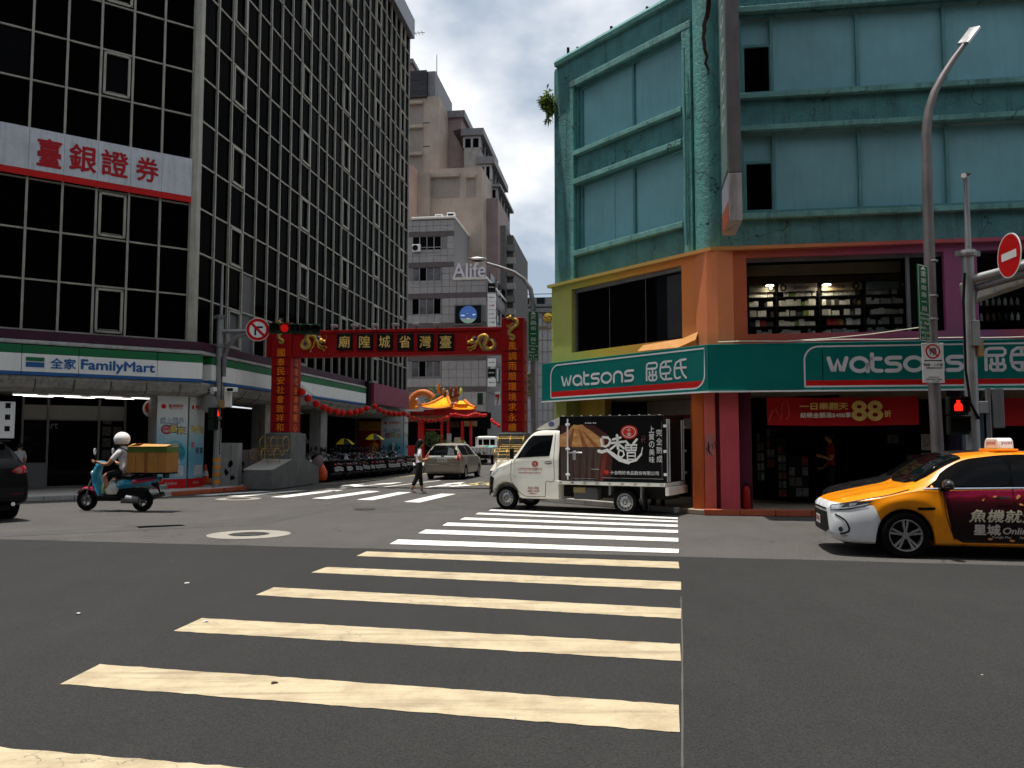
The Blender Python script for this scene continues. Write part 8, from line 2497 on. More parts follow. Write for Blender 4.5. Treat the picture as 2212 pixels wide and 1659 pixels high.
M_TROUS = mat('black_trousers', (.010, .010, .012), .9, var=.3, bump=.5, bs=12)
M_SHOE = mat('white_shoe', (.55, .54, .52), .6)
M_SHOED = mat('dark_shoe', (.06, .05, .045), .6)
# --- rider, in the scooter's frame (unscaled metres, the frame carries the scale)
RT = thing('person', 'scooter rider in white helmet, grey short sleeved shirt and black shorts', 'person', MR)
hipz = .80
b = [('pel', None, (.40, 0, hipz), (.125, .15), 1), ('bel', 'pel', (.40, 0, .93), (.115, .145), 0), ('chest', 'bel', (.46, 0, 1.10), (.115, .165), 0), ('neckb', 'chest', (.49, 0, 1.215), (.075, .105), 0), ('neck', 'neckb', (.505, 0, 1.27), .05, 2), ('hd', 'neck', (.52, 0, 1.34), .07, 2)]
for s_, nm in ((1, 'l'), (-1, 'r')):
 b += [('sh' + nm, 'neckb', (.485, .155 * s_, 1.165), .068, 0), ('um' + nm, 'sh' + nm, (.56, .205 * s_, 1.08), .060, 0), ('el' + nm, 'um' + nm, (.665, .24 * s_, 1.0), .042, 2), ('fa' + nm, 'el' + nm, (.78, .25 * s_, 1.0), .036, 2), ('wr' + nm, 'fa' + nm, (.86, .27 * s_, 1.045), .027, 2)]
 hand(b, 'wr' + nm, (.86, .27 * s_, 1.045), (.9, .25 * s_, .12), (-.2, -.9 * s_, .1), 2, .9, 'h' + nm)
 b += [('th' + nm, 'pel', (.47, .10 * s_, .80), .095, 1), ('kn0' + nm, 'th' + nm, (.68, .15 * s_, .79), .078, 1), ('kn' + nm, 'kn0' + nm, (.80, .165 * s_, .745), .058, 2), ('ca' + nm, 'kn' + nm, (.755, .15 * s_, .58), .052, 2), ('an' + nm, 'ca' + nm, (.73, .13 * s_, .42), .033, 2), ('ft' + nm, 'an' + nm, (.80, .125 * s_, .375), .032, 3), ('to' + nm, 'ft' + nm, (.88, .12 * s_, .365), .024, 3)]
b = [(i_, p_, (x_[0], x_[1], .8 + (x_[2] - .8) * 1.22) if i_[:2] in ('be', 'ch', 'ne', 'hd', 'sh', 'um') else tuple(x_), r_, m_) for i_, p_, x_, r_, m_ in b]
figure('rider_body', b, [M_SHIRT, M_TROUS, M_SKIN, M_SHOED], MR, RT)
hc = Vector((.535, 0, 1.505))
head_parts(RT, hc, (1, 0, 0), .095, M=MR)
hm = MB()
prof = []
for i in range(11):
 a = R(-42 + i * 13.2)
 prof.append((max(.002, math.cos(a)) * .158, math.sin(a) * .158))
hm.lathe(prof, 24, T3(hc.x - .01, 0, hc.z + .025) @ Matrix.Diagonal((1.08, .98, 1.0, 1)))
he = obj('helmet', hm, mat('helmet_white', (.74, .73, .70), .3, coat=.5), RT, MR, smooth=50)
vz = MB()
rings = []
for z in (-.075, -.02, .03):
 rings.append([(hc.x - .01 + (.166 - abs(z) * .25) * math.cos(R(a)), (.152 - abs(z) * .2) * math.sin(R(a)), hc.z + z) for a in range(-80, 81, 16)])
vz.loft(rings, False, False)
obj('visor', vz, mat('visor_grey', (.24, .22, .17), .12, coat=1.), he, MR, smooth=60)
obj('helmet_peak', MB().loft([[(hc.x + .09, y_, hc.z + .09 - abs(y_) * .3), (hc.x + .185, y_ * .9, hc.z + .045 - abs(y_) * .35)] for y_ in (-.10, -.05, 0, .05, .10)], False, False), MATS['helmet_white'], he, MR, smooth=60)
obj('chin_strap', MB().tube([(hc.x, .10, hc.z - .04), (hc.x + .03, .06, hc.z - .115), (hc.x + .03, -.06, hc.z - .115), (hc.x, -.10, hc.z - .04)], .009, 6), M_BLACK, he, MR)
sp = [(.55, .15, .98), (.61, .17, 1.18), (.50, .15, 1.345), (.38, .03, 1.28), (.30, -.08, 1.10), (.29, -.12, .96)]
obj('bag_strap', MB().tube(crom([tuple(p) for p in sp], 5), .014, 6), M_BLACK, RT, MR, smooth=60)
CT = thing('carton', 'large brown carton with green tape strapped on the scooter behind the rider', 'carton', MR @ T3(-.20, 0, .775) @ RZ(R(4)) @ Matrix.Diagonal((1.12, 1, 1.1, 1)))
c0 = MB().box(-.40, .37, -.26, .26, .05, .545)
M_CARD = mat('cardboard', (.33, .15, .035), .8, var=.2, vs_=4, bump=.2)
M_CARDT = mat('cardboard_flap', (.52, .27, .08), .8, var=.15, vs_=4)
obj('carton_body', c0, M_CARD, CT, bevel=.008)
obj('green_tape', MB().box(-.402, .372, .2605, .2625, .43, .54).box(-.402, .372, -.2625, -.2605, .43, .54).box(-.4025, -.4005, -.26, .26, .43, .54), mat('green_tape', (.08, .13, .025), .5, var=.3), CT)
obj('flap', MB().add([(-.40, -.27, .549), (.37, -.27, .549), (.39, .0, .575), (-.38, .02, .567)], [(0, 1, 2, 3)]).add([(-.40, .285, .550), (.37, .285, .545), (.38, .02, .60), (-.39, .03, .585)], [(3, 2, 1, 0)]), M_CARDT, CT)
obj('flap', MB().add([(.37, -.26, .551), (.37, .26, .551), (.16, .23, .61), (.17, -.23, .60)], [(0, 1, 2, 3)]), M_CARDT, CT)
obj('tape_strip', MB().box(-.03, .03, .2626, .264, .05, .43).box(.20, .206, .2626, .2635, .05, .43).box(-.25, -.245, .2626, .2635, .05, .43), mat('brown_tape', (.20, .08, .02), .4), CT)
obj('carrier', MB().box(-.42, .3, -.20, .20, .02, .045).box(-.3, -.26, -.1, .1, -.06, .02).box(.1, .14, -.1, .1, -.06, .02), M_BLACK, CT)
CB = thing('carrier_bag', 'white and green plastic bag between the rider\'s feet', 'bag', MR @ T3(.66, .05, .34))
bg = []
for z, r_ in ((0, .06), (.03, .13), (.12, .16), (.22, .13), (.29, .06), (.33, .04)):
 bg.append([((r_ + random.uniform(-.015, .015)) * 1.1 * math.cos(a), (r_ + random.uniform(-.015, .015)) * .9 * math.sin(a), z) for a in [j * 2 * math.pi / 12 for j in range(12)]])
obj('bag_body', MB().loft(bg), mat('bag_white', (.60, .60, .54), .35, var=.35, vs_=7, bump=.9, bs=10), CB, smooth=45)
bg = []
for z, r_ in ((0, .03), (.03, .07), (.16, .07), (.26, .04), (.31, .02)):
 bg.append([(.17 + r_ * math.cos(a), .03 + r_ * math.sin(a), z) for a in [j * 2 * math.pi / 10 for j in range(10)]])
obj('green_pouch', MB().loft(bg), mat('bag_green', (.16, .22, .08), .5, var=.3, bump=.6, bs=10), CB, smooth=45)
# --- woman walking across the lane, facing right
wp = G(905, 1066)
FWD = R(68)
MWm = T3(wp.x, wp.y, 0) @ RZ(R(90) - FWD)
PT = thing('person', 'woman in white blouse and black trousers looking at her phone on the crossing', 'person', MWm)
b = [('pel', None, (0, 0, .93), (.105, .155), 1), ('bel', 'pel', (.0, 0, 1.05), (.09, .125), 0), ('chest', 'bel', (-.01, 0, 1.22), (.10, .145), 0), ('neckb', 'chest', (-.02, 0, 1.36), (.06, .085), 0), ('neck', 'neckb', (-.005, 0, 1.43), .043, 2), ('hd', 'neck', (.02, 0, 1.50), .06, 2)]
for s_, nm in ((1, 'l'), (-1, 'r')):
 fx = .10 if s_ > 0 else -.14
 b += [('sh' + nm, 'neckb', (-.02, .145 * s_, 1.335), .056, 0), ('um' + nm, 'sh' + nm, (-.05, .19 * s_, 1.20), .058, 0), ('el' + nm, 'um' + nm, (-.06, .205 * s_, 1.06), .040, 2), ('fa' + nm, 'el' + nm, (.10, .16 * s_, 1.04), .034, 2), ('wr' + nm, 'fa' + nm, (.19, .09 * s_, 1.06), .024, 2)]
 hand(b, 'wr' + nm, (.19, .09 * s_, 1.06), (.85, -.4 * s_, .25), (-.1, -.3 * s_, .9), 2, .7, 'h' + nm)
 b += [('th' + nm, 'pel', (fx * .1, .085 * s_, .86), .105, 1), ('kn' + nm, 'th' + nm, (fx * .7, .09 * s_, .49), .074, 1), ('ca' + nm, 'kn' + nm, (fx * 1.0 - (.06 if s_ < 0 else 0), .09 * s_, .30), .066, 1), ('an' + nm, 'ca' + nm, (fx * 1.15 - (.10 if s_ < 0 else 0), .09 * s_, .105 + (.03 if s_ < 0 else 0)), .045, 2), ('ft' + nm, 'an' + nm, (fx * 1.15 + .03 - (.10 if s_ < 0 else 0), .09 * s_, .05 + (.02 if s_ < 0 else 0)), .040, 3), ('to' + nm, 'ft' + nm, (fx * 1.15 + .17 - (.10 if s_ < 0 else 0), .095 * s_, .035), .028, 3)]
figure('walker_body', b, [M_BLOUSE, M_TROUS, M_SKIN, M_SHOE], MWm, PT)
hc = Vector((.045, 0, 1.565))
head_parts(PT, hc, (1, 0, -.3), .098, M=MWm)
hr = MB().sphere(hc + Vector((-.022, 0, .022)), .108, 16, 11, (1.0, .93, 1.1))
rings = []
for z, x, rx, ry in ((1.60, .0, .10, .10), (1.50, -.05, .085, .105), (1.40, -.085, .065, .10), (1.30, -.105, .05, .085), (1.23, -.11, .03, .05)):
 rings.append([(x + rx * math.cos(a), ry * math.sin(a), z) for a in [j * math.pi / 6 for j in range(12)]])
hr.loft(rings)
obj('hair', hr, M_HAIR, PT, MWm, smooth=55)
obj('phone', MB().box(-.035, .035, -.004, .004, -.07, .07), M_BLACK, None, MWm @ T3(.30, 0, 1.115) @ RZ(R(90)) @ RX(R(-50)))
ph = bpy.data.objects['phone']
tag(ph, 'dark phone held by the woman on the crossing', 'phone')
# --- simple bystanders in shade
def bystander(pos, head, label, top, legs, hat=None, sc_=1.0, sit=0., arm=.15):
 M_ = T3(pos[0], pos[1], pos[2] - sit) @ RZ(R(90 - head)) @ Matrix.Diagonal((sc_, sc_, sc_, 1))
 t = thing('person', label, 'person', M_)
 b = [('pel', None, (0, 0, .93), (.11, .155), 1), ('bel', 'pel', (0, 0, 1.05), (.10, .14), 0), ('chest', 'bel', (0, 0, 1.23), (.115, .17), 0), ('neckb', 'chest', (-.01, 0, 1.40), (.065, .09), 0), ('neck', 'neckb', (0, 0, 1.47), .046, 2), ('hd', 'neck', (.01, 0, 1.54), .06, 2)]
 for s_, nm in ((1, 'l'), (-1, 'r')):
  b += [('sh' + nm, 'neckb', (-.01, .165 * s_, 1.37), .062, 0), ('um' + nm, 'sh' + nm, (-.02, .21 * s_, 1.22), .058, 0), ('el' + nm, 'um' + nm, (-.01, .22 * s_, 1.08), .042, 2), ('wr' + nm, 'el' + nm, (.18, .16 * s_, 1.0 + arm * s_), .027, 2)]
  hand(b, 'wr' + nm, (.18, .16 * s_, 1.0 + arm * s_), (.9, -.2 * s_, .1), (0, -.5 * s_, .8), 2, .6, 'h' + nm)
  b += [('th' + nm, 'pel', (0, .09 * s_, .86), .10, 1), ('kn' + nm, 'th' + nm, (.01, .095 * s_, .49), .066, 1), ('an' + nm, 'kn' + nm, (-.01, .095 * s_, .10), .045, 1), ('ft' + nm, 'an' + nm, (.03, .095 * s_, .05), .04, 3), ('to' + nm, 'ft' + nm, (.16, .10 * s_, .035), .03, 3)]
 figure('standing_body', b, [top, legs, M_SKIN, M_SHOED], M_, t)
 head_parts(t, Vector((.03, 0, 1.61)), (1, 0, 0), .098, M=M_)
 obj('hair', MB().sphere((.005, 0, 1.64), .106, 14, 9, (1, .95, 1.0)), hat or M_HAIR, t, M_, smooth=55)
 return t
pp = IN.pt(IN.uv(1797, 1000)[0], .1, .11)
bystander(pp, -70, 'shop assistant in red top inside the dark shop behind the taxi', mat('red_top', (.20, .012, .010), .8), M_TROUS)
pp = FA.pt(FA.uv(42, 960, .9)[0], .9, .13)
bystander(pp, -60, 'person in white shirt leaning at the shop front behind the black car', mat('white_top', (.42, .42, .43), .85, var=.2, bump=.6, bs=9), M_TROUS, sc_=.84)
up = PW(807, 985, 45.5)
bystander((up.x, up.y, .13), 150, 'person in orange top under the yellow and black umbrella', mat('orange_top', (.60, .22, .03), .8), M_TROUS)
def umbrella(p, r, label):
 t = thing('umbrella', label, 'umbrella', T3(*p))
 for k_ in range(8):
  a0, a1 = k_ * math.pi / 4 + .2, (k_ + 1) * math.pi / 4 + .2
  mb = MB()
  g_ = []
  for i in range(5):
   f_ = i / 4
   z = .30 * math.cos(f_ * math.pi / 2) + .02
   g_ += [(r * f_ * math.cos(a0), r * f_ * math.sin(a0), z), (r * f_ * .95 * math.cos((a0 + a1) / 2), r * f_ * .95 * math.sin((a0 + a1) / 2), z - .015 * f_), (r * f_ * math.cos(a1), r * f_ * math.sin(a1), z)]
  mb.add(g_, [q_ for i in range(4) for q_ in ((i * 3, i * 3 + 1, i * 3 + 4, i * 3 + 3), (i * 3 + 1, i * 3 + 2, i * 3 + 5, i * 3 + 4))])
  obj('panel', mb, mat('umbrella_yellow', (.78, .58, .02), .5) if k_ % 2 else mat('umbrella_black', (.02, .02, .022), .5), t, smooth=60)
 obj('shaft', MB().cyl((0, 0, -1.5), (0, 0, .36), .012, n=6), M_STEEL, t)
up = PW(806, 950, 45.3)
umbrella((up.x, up.y, up.z), .62, 'yellow and black umbrella behind the parked scooters')
up = PW(*c3(1255, 660), 43.0)
umbrella((up.x, up.y, up.z - .15), .55, 'yellow and black umbrella half hidden by the arcade pillar')
# ---------------------------------------------------------------- temple at the end of the lane
M_YT = mat('temple_tile', (.90, .48, .015), .35, var=.2, vs_=8, coat=.3)
M_OT = mat('temple_ridge', (.58, .17, .02), .45, var=.25, vs_=6)
M_TR = mat('temple_red', (.34, .010, .010), .6, var=.2)
TW = 62.0
o_ = PW(954, 950, TW)
TF = Facade(o_.x, o_.y, 97.7)
TE = thing('temple', 'red temple with yellow tiled roof and ornate ridge across the lane', 'temple', TF.M)
def tu(cx, cy, off=0.): return TF.uv(*c8(cx, cy), off)
def curved_roof(name, x0, x1, xa, xb, z0, z1, y0, y1, n, lift):
 """front roof slope: wide eave x0..x1 at z0, narrower top xa..xb at z1, swept corners, with half-round tile ribs"""
 def P(i, t_):
  f = i / n
  xe, xt = x0 + (x1 - x0) * f, xa + (xb - xa) * f
  k_ = (2 * f - 1) ** 2
  z = z0 + (z1 - z0) * (t_ ** 1.5) + lift * k_ * (1 - t_)
  return Vector((xe + (xt - xe) * t_, y0 + (y1 - y0) * t_, z))
 sf = MB()
 m_ = 8
 sf.add([P(i, j / m_) for j in range(m_ + 1) for i in range(n + 1)], [(j * (n + 1) + i, j * (n + 1) + i + 1, (j + 1) * (n + 1) + i + 1, (j + 1) * (n + 1) + i) for j in range(m_) for i in range(n)])
 obj(name, sf, M_OT, TE, smooth=50)
 for i in range(n + 1):
  mb = MB()
  for j in range(m_):
   a, b = P(i, j / m_) + Vector((0, -.02, .02)), P(i, (j + 1) / m_) + Vector((0, -.02, .02))
   mb.tube([a, b], [.062, .05], 7)
  obj('tile_row', mb, M_YT, TE, smooth=60)
 ed = MB().tube([P(i, 0) + Vector((0, -.03, -.02)) for i in range(n + 1)], .06, 6)
 obj('eave_edge', ed, M_OT, TE, smooth=60)
 for i in (0, n):
  obj('hip_ridge', MB().tube([P(i, j / m_) + Vector((0, -.03, .07)) for j in range(m_ + 1)], [.11] * 4 + [.13] * (m_ - 3), 8), M_OT, TE, smooth=60)
a, z0 = tu(455, 715); b, _z = tu(985, 715); ta, z1 = tu(745, 565); tb_, _z = tu(830, 565)
curved_roof('front_roof', a, b, ta, tb_, z0 - .1, z1 + .12, -.6, 1.2, 13, .16)
a, z0 = tu(985, 745, 1.0); b, _z = tu(1395, 745, 1.0); ta, z1 = tu(1000, 615, 1.0); tb_, _z = tu(1130, 620, 1.0)
curved_roof('side_roof', a, b, ta, tb_, z0 - .12, z1 + .05, .4, 2.2, 13, .16)
a, za = tu(440, 735); b, zb_ = tu(1380, 800)
obj('eave_soffit', MB().box(a + .25, b - .1, -.45, 4, zb_ - .35, za - .12), M_TR, TE)
obj('roof_core', MB().box(a + .8, b - .9, .9, 4, za - .2, za + .35), M_OT, TE)
a, za = tu(755, 600, 1.2); b, zb_ = tu(1095, 600, 1.2)
z6 = tu(900, 520, 1.2)[1]
rg = MB().tube([(a, 1.2, z6 + .55), (a + .15, 1.2, z6 + .1), ((a + b) / 2, 1.2, z6 - .15), (b - .1, 1.2, z6 + .05), (b, 1.2, z6 + .35)], .09, 8)
obj('ridge', rg, mat('ridge_brown', (.12, .05, .02), .6, var=.5, vs_=9), TE, smooth=60)
obj('ridge_wall', MB().box(a + .25, b - .1, 1.15, 1.25, za - .1, z6 - .08), mat('ridge_mosaic', (.30, .20, .10), .5, var=.8, vs_=22), TE)
obj('ridge_horn', MB().tube([(a, 1.2, z6 + .2), (a - .12, 1.2, z6 + .55), (a - .08, 1.2, z6 + .95)], [.12, .13, .09], 8), M_OT, TE, smooth=60)
obj('ridge_horn', MB().tube([(b, 1.2, z6 + .1), (b + .10, 1.2, z6 + .4), (b + .06, 1.2, z6 + .62)], [.10, .12, .05], 8), mat('horn_lime', (.55, .62, .10), .4), TE, smooth=60)
for k_ in range(11):
 x = a + .25 + (b - a - .5) * (k_ / 10)
 h_ = random.uniform(.4, .85) * (0.4 if k_ in (4, 7) else 1)
 fg = MB().lathe([(.05, 0), (.10, .1), (.06, h_ * .6), (.09, h_ * .8), (.03, h_)], 8, T3(x, 1.2 + random.uniform(-.08, .08), z6 - .05))
 obj('ridge_figure', fg, (mat('figure_gold', (.45, .30, .10), .5, var=.6, vs_=16), mat('figure_brown', (.13, .07, .03), .6, var=.6, vs_=16), mat('figure_red', (.30, .04, .03), .5), mat('figure_cream', (.55, .50, .38), .5))[k_ % 4], TE, smooth=50)
a, za = tu(205, 610, -1); b, zb_ = tu(350, 750, -1)
obj('barrel_roof', MB().prism([(0 + .9 * math.cos(R(q_)), za - .35 + .62 * math.sin(R(q_))) for q_ in range(0, 181, 20)], 'x', a - 1, b), mat('lead_grey', (.35, .35, .36), .5), TE, TF.M @ T3(0, -.4, 0), smooth=60)
obj('gable_band', MB().box(a - 1, b + .1, -1.35, -1.1, zb_, za), M_OT, TE)
cxa, cza = tu(465, 650, -1)
obj('gable_arch', MB().tube([(cxa - .95 * math.cos(R(q_)) , -1.2, cza - .2 + 1.02 * math.sin(R(q_))) for q_ in range(-12, 150, 12)], .24, 9), mat('arch_mosaic', (.50, .14, .03), .5, var=.6, vs_=12), TE, smooth=60)
obj('arch_ball', MB().sphere((tu(375, 725, -1)[0], -1.4, tu(375, 725, -1)[1]), .15, 12, 8), M_OT, TE, smooth=60)
def tbx(nm, x0, y0, x1, y1, off, dep, m_, zf=None):
 a, za = tu(x0, y0, off); b, zb_ = tu(x1, y1, off)
 return obj(nm, MB().box(a, b, off, off + dep, zb_ if zf is None else zf, za), m_, TE)
M_BEAM = mat('beam_carved', (.16, .05, .02), .6, var=.6, vs_=9)
tbx('red_roof_beam', -700, 790, 640, 860, -1.0, 3, mat('temple_bright_red', (.30, .015, .015), .55))
tbx('carved_beam', -700, 865, 905, 955, -1.3, .4, M_BEAM)
tbx('rear_wall', -900, 800, 1560, 1500, 3.0, .3, M_DARK, 0)
for x0, x1 in ((375, 470), (760, 800), (870, 905), (1110, 1150), (1260, 1290)):
 tbx('pillar', x0, 950, x1, 1500, -.6, .4, M_TR, 0)
tbx('red_door', 470, 1090, 760, 1110, -.2, .3, M_TR)
tbx('red_dado', -300, 1370, 400, 1500, -.2, .3, M_TR, 0)
tbx('name_board', 1165, 950, 1385, 1040, -.5, .15, mat('board_gold', (.20, .13, .05), .5, var=.5, vs_=10))
tbx('name_board', 905, 960, 1080, 1060, .5, .15, mat('board_brown', (.06, .04, .02), .6, var=.5, vs_=8))
tbx('dark_canopy', 1040, 810, 1620, 1085, 1.5, .3, M_DARK)
tbx('stall_sign', 1000, 1230, 1100, 1330, -2.5, .1, mat('stall_cream', (.40, .36, .26), .6, var=.3, vs_=6))
tbx('notice_board', 870, 1165, 945, 1330, -2.6, .1, mat('notice_grey', (.30, .29, .28), .6, var=.3, vs_=6))
tbx('far_wall', -1600, 700, -700, 1500, 1.5, .3, M_TR, 0)
ax = PW(*c3(1580, 488), 52)
t = thing('altar_roof', 'small gold altar roof seen through the arcade beside the advertisement', 'roof', T3(ax.x, ax.y, 0))
obj('gold_eave', MB().box(-.95, .95, -.2, .3, ax.z - .3, ax.z + .3), mat('altar_gold', (.62, .30, .03), .4, var=.5, vs_=9), t, Matrix.Translation((ax.x, ax.y, 0)), bevel=.05)
obj('altar_frame', MB().box(-1.1, 1.1, .3, .5, 0, ax.z + 1.8), M_TR, t, T3(ax.x, ax.y, 0))
def leafy(name, label, p, h, rx, rz, n, m_, lf_=.13, trunk=True):
 t = thing(name, label, 'tree' if trunk else 'plant', T3(*p))
 if trunk:
  tr = MB().tube([(0, 0, 0), (.03, 0, h * .5), (0, .02, h * .8)], [.045, .035, .02], 7)
  for k_ in range(7):
   a = random.uniform(0, 6.28)
   tr.tube([(0, 0, h * .5 + k_ * h * .05), (rx * .6 * math.cos(a), rx * .6 * math.sin(a), h * .6 + k_ * h * .06)], [.018, .006], 5)
  obj('trunk', tr, M_BARK, t, smooth=60)
 lf = MB()
 cl = [(Vector((random.gauss(0, .45) * rx, random.gauss(0, .45) * rx, h * .68 + random.uniform(-1, 1) * rz)), random.uniform(.12, .26)) for _ in range(26)]
 for _ in range(n):
  c, r_ = random.choice(cl)
  q_ = c + Vector((random.gauss(0, 1), random.gauss(0, 1), random.gauss(0, .8))) * r_ * rx * 1.1
  leaf_mesh(lf, q_, Vector((random.uniform(-1, 1), random.uniform(-1, 1), random.uniform(-.6, .6))), Vector((0, 0, 1)), random.uniform(.7, 1.2) * lf_, lf_ * .5)
 obj('crown', lf, m_, t)
p = PW(936, 985, 51); leafy('small_tree', 'slender leafy tree in front of the red temple', (p.x, p.y, 0), 2.35, .52, .62, 900, M_LEAF)
p = PW(*c8(635, 560), 66); leafy('roof_shrub', 'green shrub showing behind the temple roof arch', (p.x, p.y, p.z - 2.0), 3.0, .8, .8, 700, M_LEAFD, .2)
for k_, (x, w_) in enumerate(((840, 50), (1075, 52))):
 p = PW(*c8(x, 1330), w_); leafy('potted_plant', ('low leafy plant left of the pickup', 'bright low plant beside the pickup')[k_], (p.x, p.y, p.z - .5), .6, .42, .2, 320, M_LEAF, .12, False)
# ---------------------------------------------------------------- poles and signs
def pole_thing(name, label, x, y, z0=.11): return thing(name, label, 'pole', T3(x, y, z0))
def roundel(t, M_, r, kind):
 """round traffic sign facing -y of its frame"""
 A_ = RX(R(90))
 pl = obj('sign_plate', MB().lathe([(r, 0), (r, .012), (.001, .012)], 36, A_), M_SIGNWHITE, t, M_)
 if kind == 'noturn':
  obj('red_ring', ring_mb(MB(), 0, 0, r * .955, r * .26, -.014, 36), M_RED, pl, M_)
  obj('arrow', MB().box(-.28 * r, -.12 * r, -.0165, -.0155, -.50 * r, .28 * r).box(-.12 * r, .42 * r, -.0165, -.0155, .12 * r, .28 * r), M_BLACK, pl, M_)
  obj('slash', MB().obox(RY(R(45)) @ T3(0, -.0185, 0), r * 1.5, .002, r * .22), M_RED, pl, M_)
 else:
  obj('red_disc', disc_mb(MB(), 0, 0, r * .94, -.014, 36), M_RED, pl, M_)
  obj('white_bar', MB().box(-r * .62, r * .62, -.017, -.015, -r * .17, r * .17), M_SIGNWHITE, pl, M_)
 return pl
bp = G(473, 1052, .12)
LPx, LPy = bp.x, bp.y - .25
TP = pole_thing('traffic_pole', 'grey traffic pole with cameras and clamps in front of the shop corner', LPx, LPy)
zt_ = PW(478, 685, LPy).z
ztt = PW(489, 570, LPy).z
Mi = T3(LPx, LPy, 0)
obj('post', MB().tube([(0, 0, .1), (0, 0, zt_)], [.13, .105], 14), M_STEEL, TP, Mi, smooth=40)
obj('mast', MB().tube([(.02, 0, zt_), (.03, 0, ztt)], [.05, .035], 10), M_STEEL, TP, Mi, smooth=40)
for z in (zt_, zt_ - .95): obj('clamp', MB().lathe([(.15, z - .06), (.155, z), (.15, z + .06)], 14).box(-.22, .22, -.03, .03, z - .05, z + .05), M_STEEL_D, TP, Mi)
za = PW(520, 716, LPy).z
obj('arm', MB().tube([(.1, 0, za), (2.9, 0, za + .06)], [.075, .06], 10), M_STEEL, TP, Mi, smooth=40)
obj('brace', MB().tube([(.16, -.02, za - 1.5), (.17, -.02, za - .9), (.30, -.02, za - .45), (.55, -.02, za - .18), (.95, -.02, za - .08)], .07, 10), M_STEEL_D, TP, Mi, smooth=40)
stripes = MB()
for k_ in range(4): stripes.lathe([(.136, .25 + k_ * .24), (.135, .36 + k_ * .24)], 14)
obj('hazard_band', stripes, mat('hazard_orange', (.55, .20, .02), .5), TP, Mi)
obj('black_cable', MB().tube([(.12, -.12, 1.2), (.14, -.13, 2.6), (.13, -.12, 3.6), (.1, -.1, 4.4)], .014, 6), M_BLACK, TP, Mi)
obj('junction_box', MB().box(.06, .24, -.18, -.06, 2.72, 2.98), mat('box_amber_plastic', (.34, .22, .09), .6), TP, Mi, bevel=.01)
obj('junction_box', MB().box(.22, .44, -.1, .04, 2.75, 3.35), M_WHITE, TP, Mi, bevel=.01)
for k_, (x, a) in enumerate(((-.20, -20), (.48, 22))):
 z = PW(463, 842, LPy).z
 t = thing('surveillance_camera', ('white security camera pointing left on the traffic pole', 'white security camera pointing right on the traffic pole')[k_], 'camera', Mi @ T3(x, -.15, z))
 Mc = Mi @ T3(x, -.2, z) @ RZ(R(a)) @ RX(R(8))
 obj('housing', MB().box(-.20, .20, -.09, .09, -.07, .07), M_WHITE, t, Mc, bevel=.02)
 obj('lens_face', MB().box(.201 * (1 if k_ else -1) - .004, .201 * (1 if k_ else -1) + .004, -.06, .06, -.05, .05) if 0 else MB().box(-.14, .05, -.094, -.09, -.05, .05), M_BLACK, t, Mc)
 obj('bracket', MB().box(-.03, .03, -.02, .2, -.16, -.07), M_WHITE, t, Mc)
cm = PW(452, 872, LPy - .2)
t = thing('convex_mirror', 'grey back of a round convex mirror on the traffic pole', 'mirror', T3(*cm))
obj('dish', MB().lathe([(.29, 0), (.30, .03), (.2, .07), (.02, .09)], 28, RX(R(90))), mat('mirror_back', (.22, .22, .21), .6, dirt=.2), t, smooth=60)
obj('arm', MB().cyl((0, .05, -.02), (.4, .15, -.1), .02, n=8), M_STEEL_D, t)
sg = PW(463, 905, LPy - .15)
def ped_signal(label, M_, lit_, turn=0.):
 t = thing('pedestrian_signal', label, 'signal', M_)
 for k_, z in enumerate((.19, -.19)):
  h = obj('lamp_housing', MB().box(-.18, .18, -.10, .12, z - .18, z + .18), mat('signal_green_black', (.012, .022, .014), .5), t, bevel=.02)
  obj('hood', MB().box(-.18, .18, -.26, -.10, z + .15, z + .175).box(-.18, -.16, -.22, -.10, z - .12, z + .15).box(.16, .18, -.22, -.10, z - .12, z + .15), M_BLACK, h)
  obj('lens', MB().box(-.14, .14, -.104, -.10, z - .13, z + .13), M_BLACK, h)
  if k_ == 0 and lit_:
   obj('red_figure', MB().prism([(-.07, -.10), (.07, -.10), (.08, .0), (.05, .05), (.03, .06), (.035, .11), (-.035, .11), (-.03, .06), (-.05, .05), (-.08, .0)], 'y', -.108, -.105), emission('signal_red', (1., .02, .01), 1.3), h, M_ @ T3(0, 0, z))
 return t
ped_signal('pedestrian signal on the left traffic pole below the mirror', T3(*sg) @ RZ(R(76)), True)
NS = thing('no_turn_sign', 'round no right turn sign on the arm of the left traffic pole', 'sign', T3(*PW(557, 712, LPy - .16)) @ RZ(R(8)))
roundel(NS, WM[NS], .385, 'noturn')
tl = PW(637, 710, LPy - .1)
TL = thing('traffic_light', 'horizontal traffic light showing red in front of the gate pillar', 'traffic light', T3(*tl) @ RZ(R(14)))
obj('backplate', MB().box(-.82, .82, -.06, .14, -.17, .17), mat('signal_dark_green', (.010, .030, .018), .5), TL, bevel=.03)
for k_ in range(5):
 x = -.66 + .33 * k_
 hd_ = MB()
 ring = [[(x + .155 * math.cos(R(a)), y_ , .155 * math.sin(R(a))) for a in range(-20, 201, 20)] for y_ in (-.06, -.30)]
 hd_.loft(ring, False, False)
 hh = obj('visor_hood', hd_, mat('hood_green', (.02, .06, .035), .4), TL, smooth=60)
 obj('lens', MB().lathe([(.13, 0), (.10, .03), (.01, .045)], 20, T3(x, -.062, 0) @ RX(R(90))), emission('lamp_red', (.8, .012, .01), .35) if k_ == 1 else M_BLACK, hh, WM[TL], smooth=60)
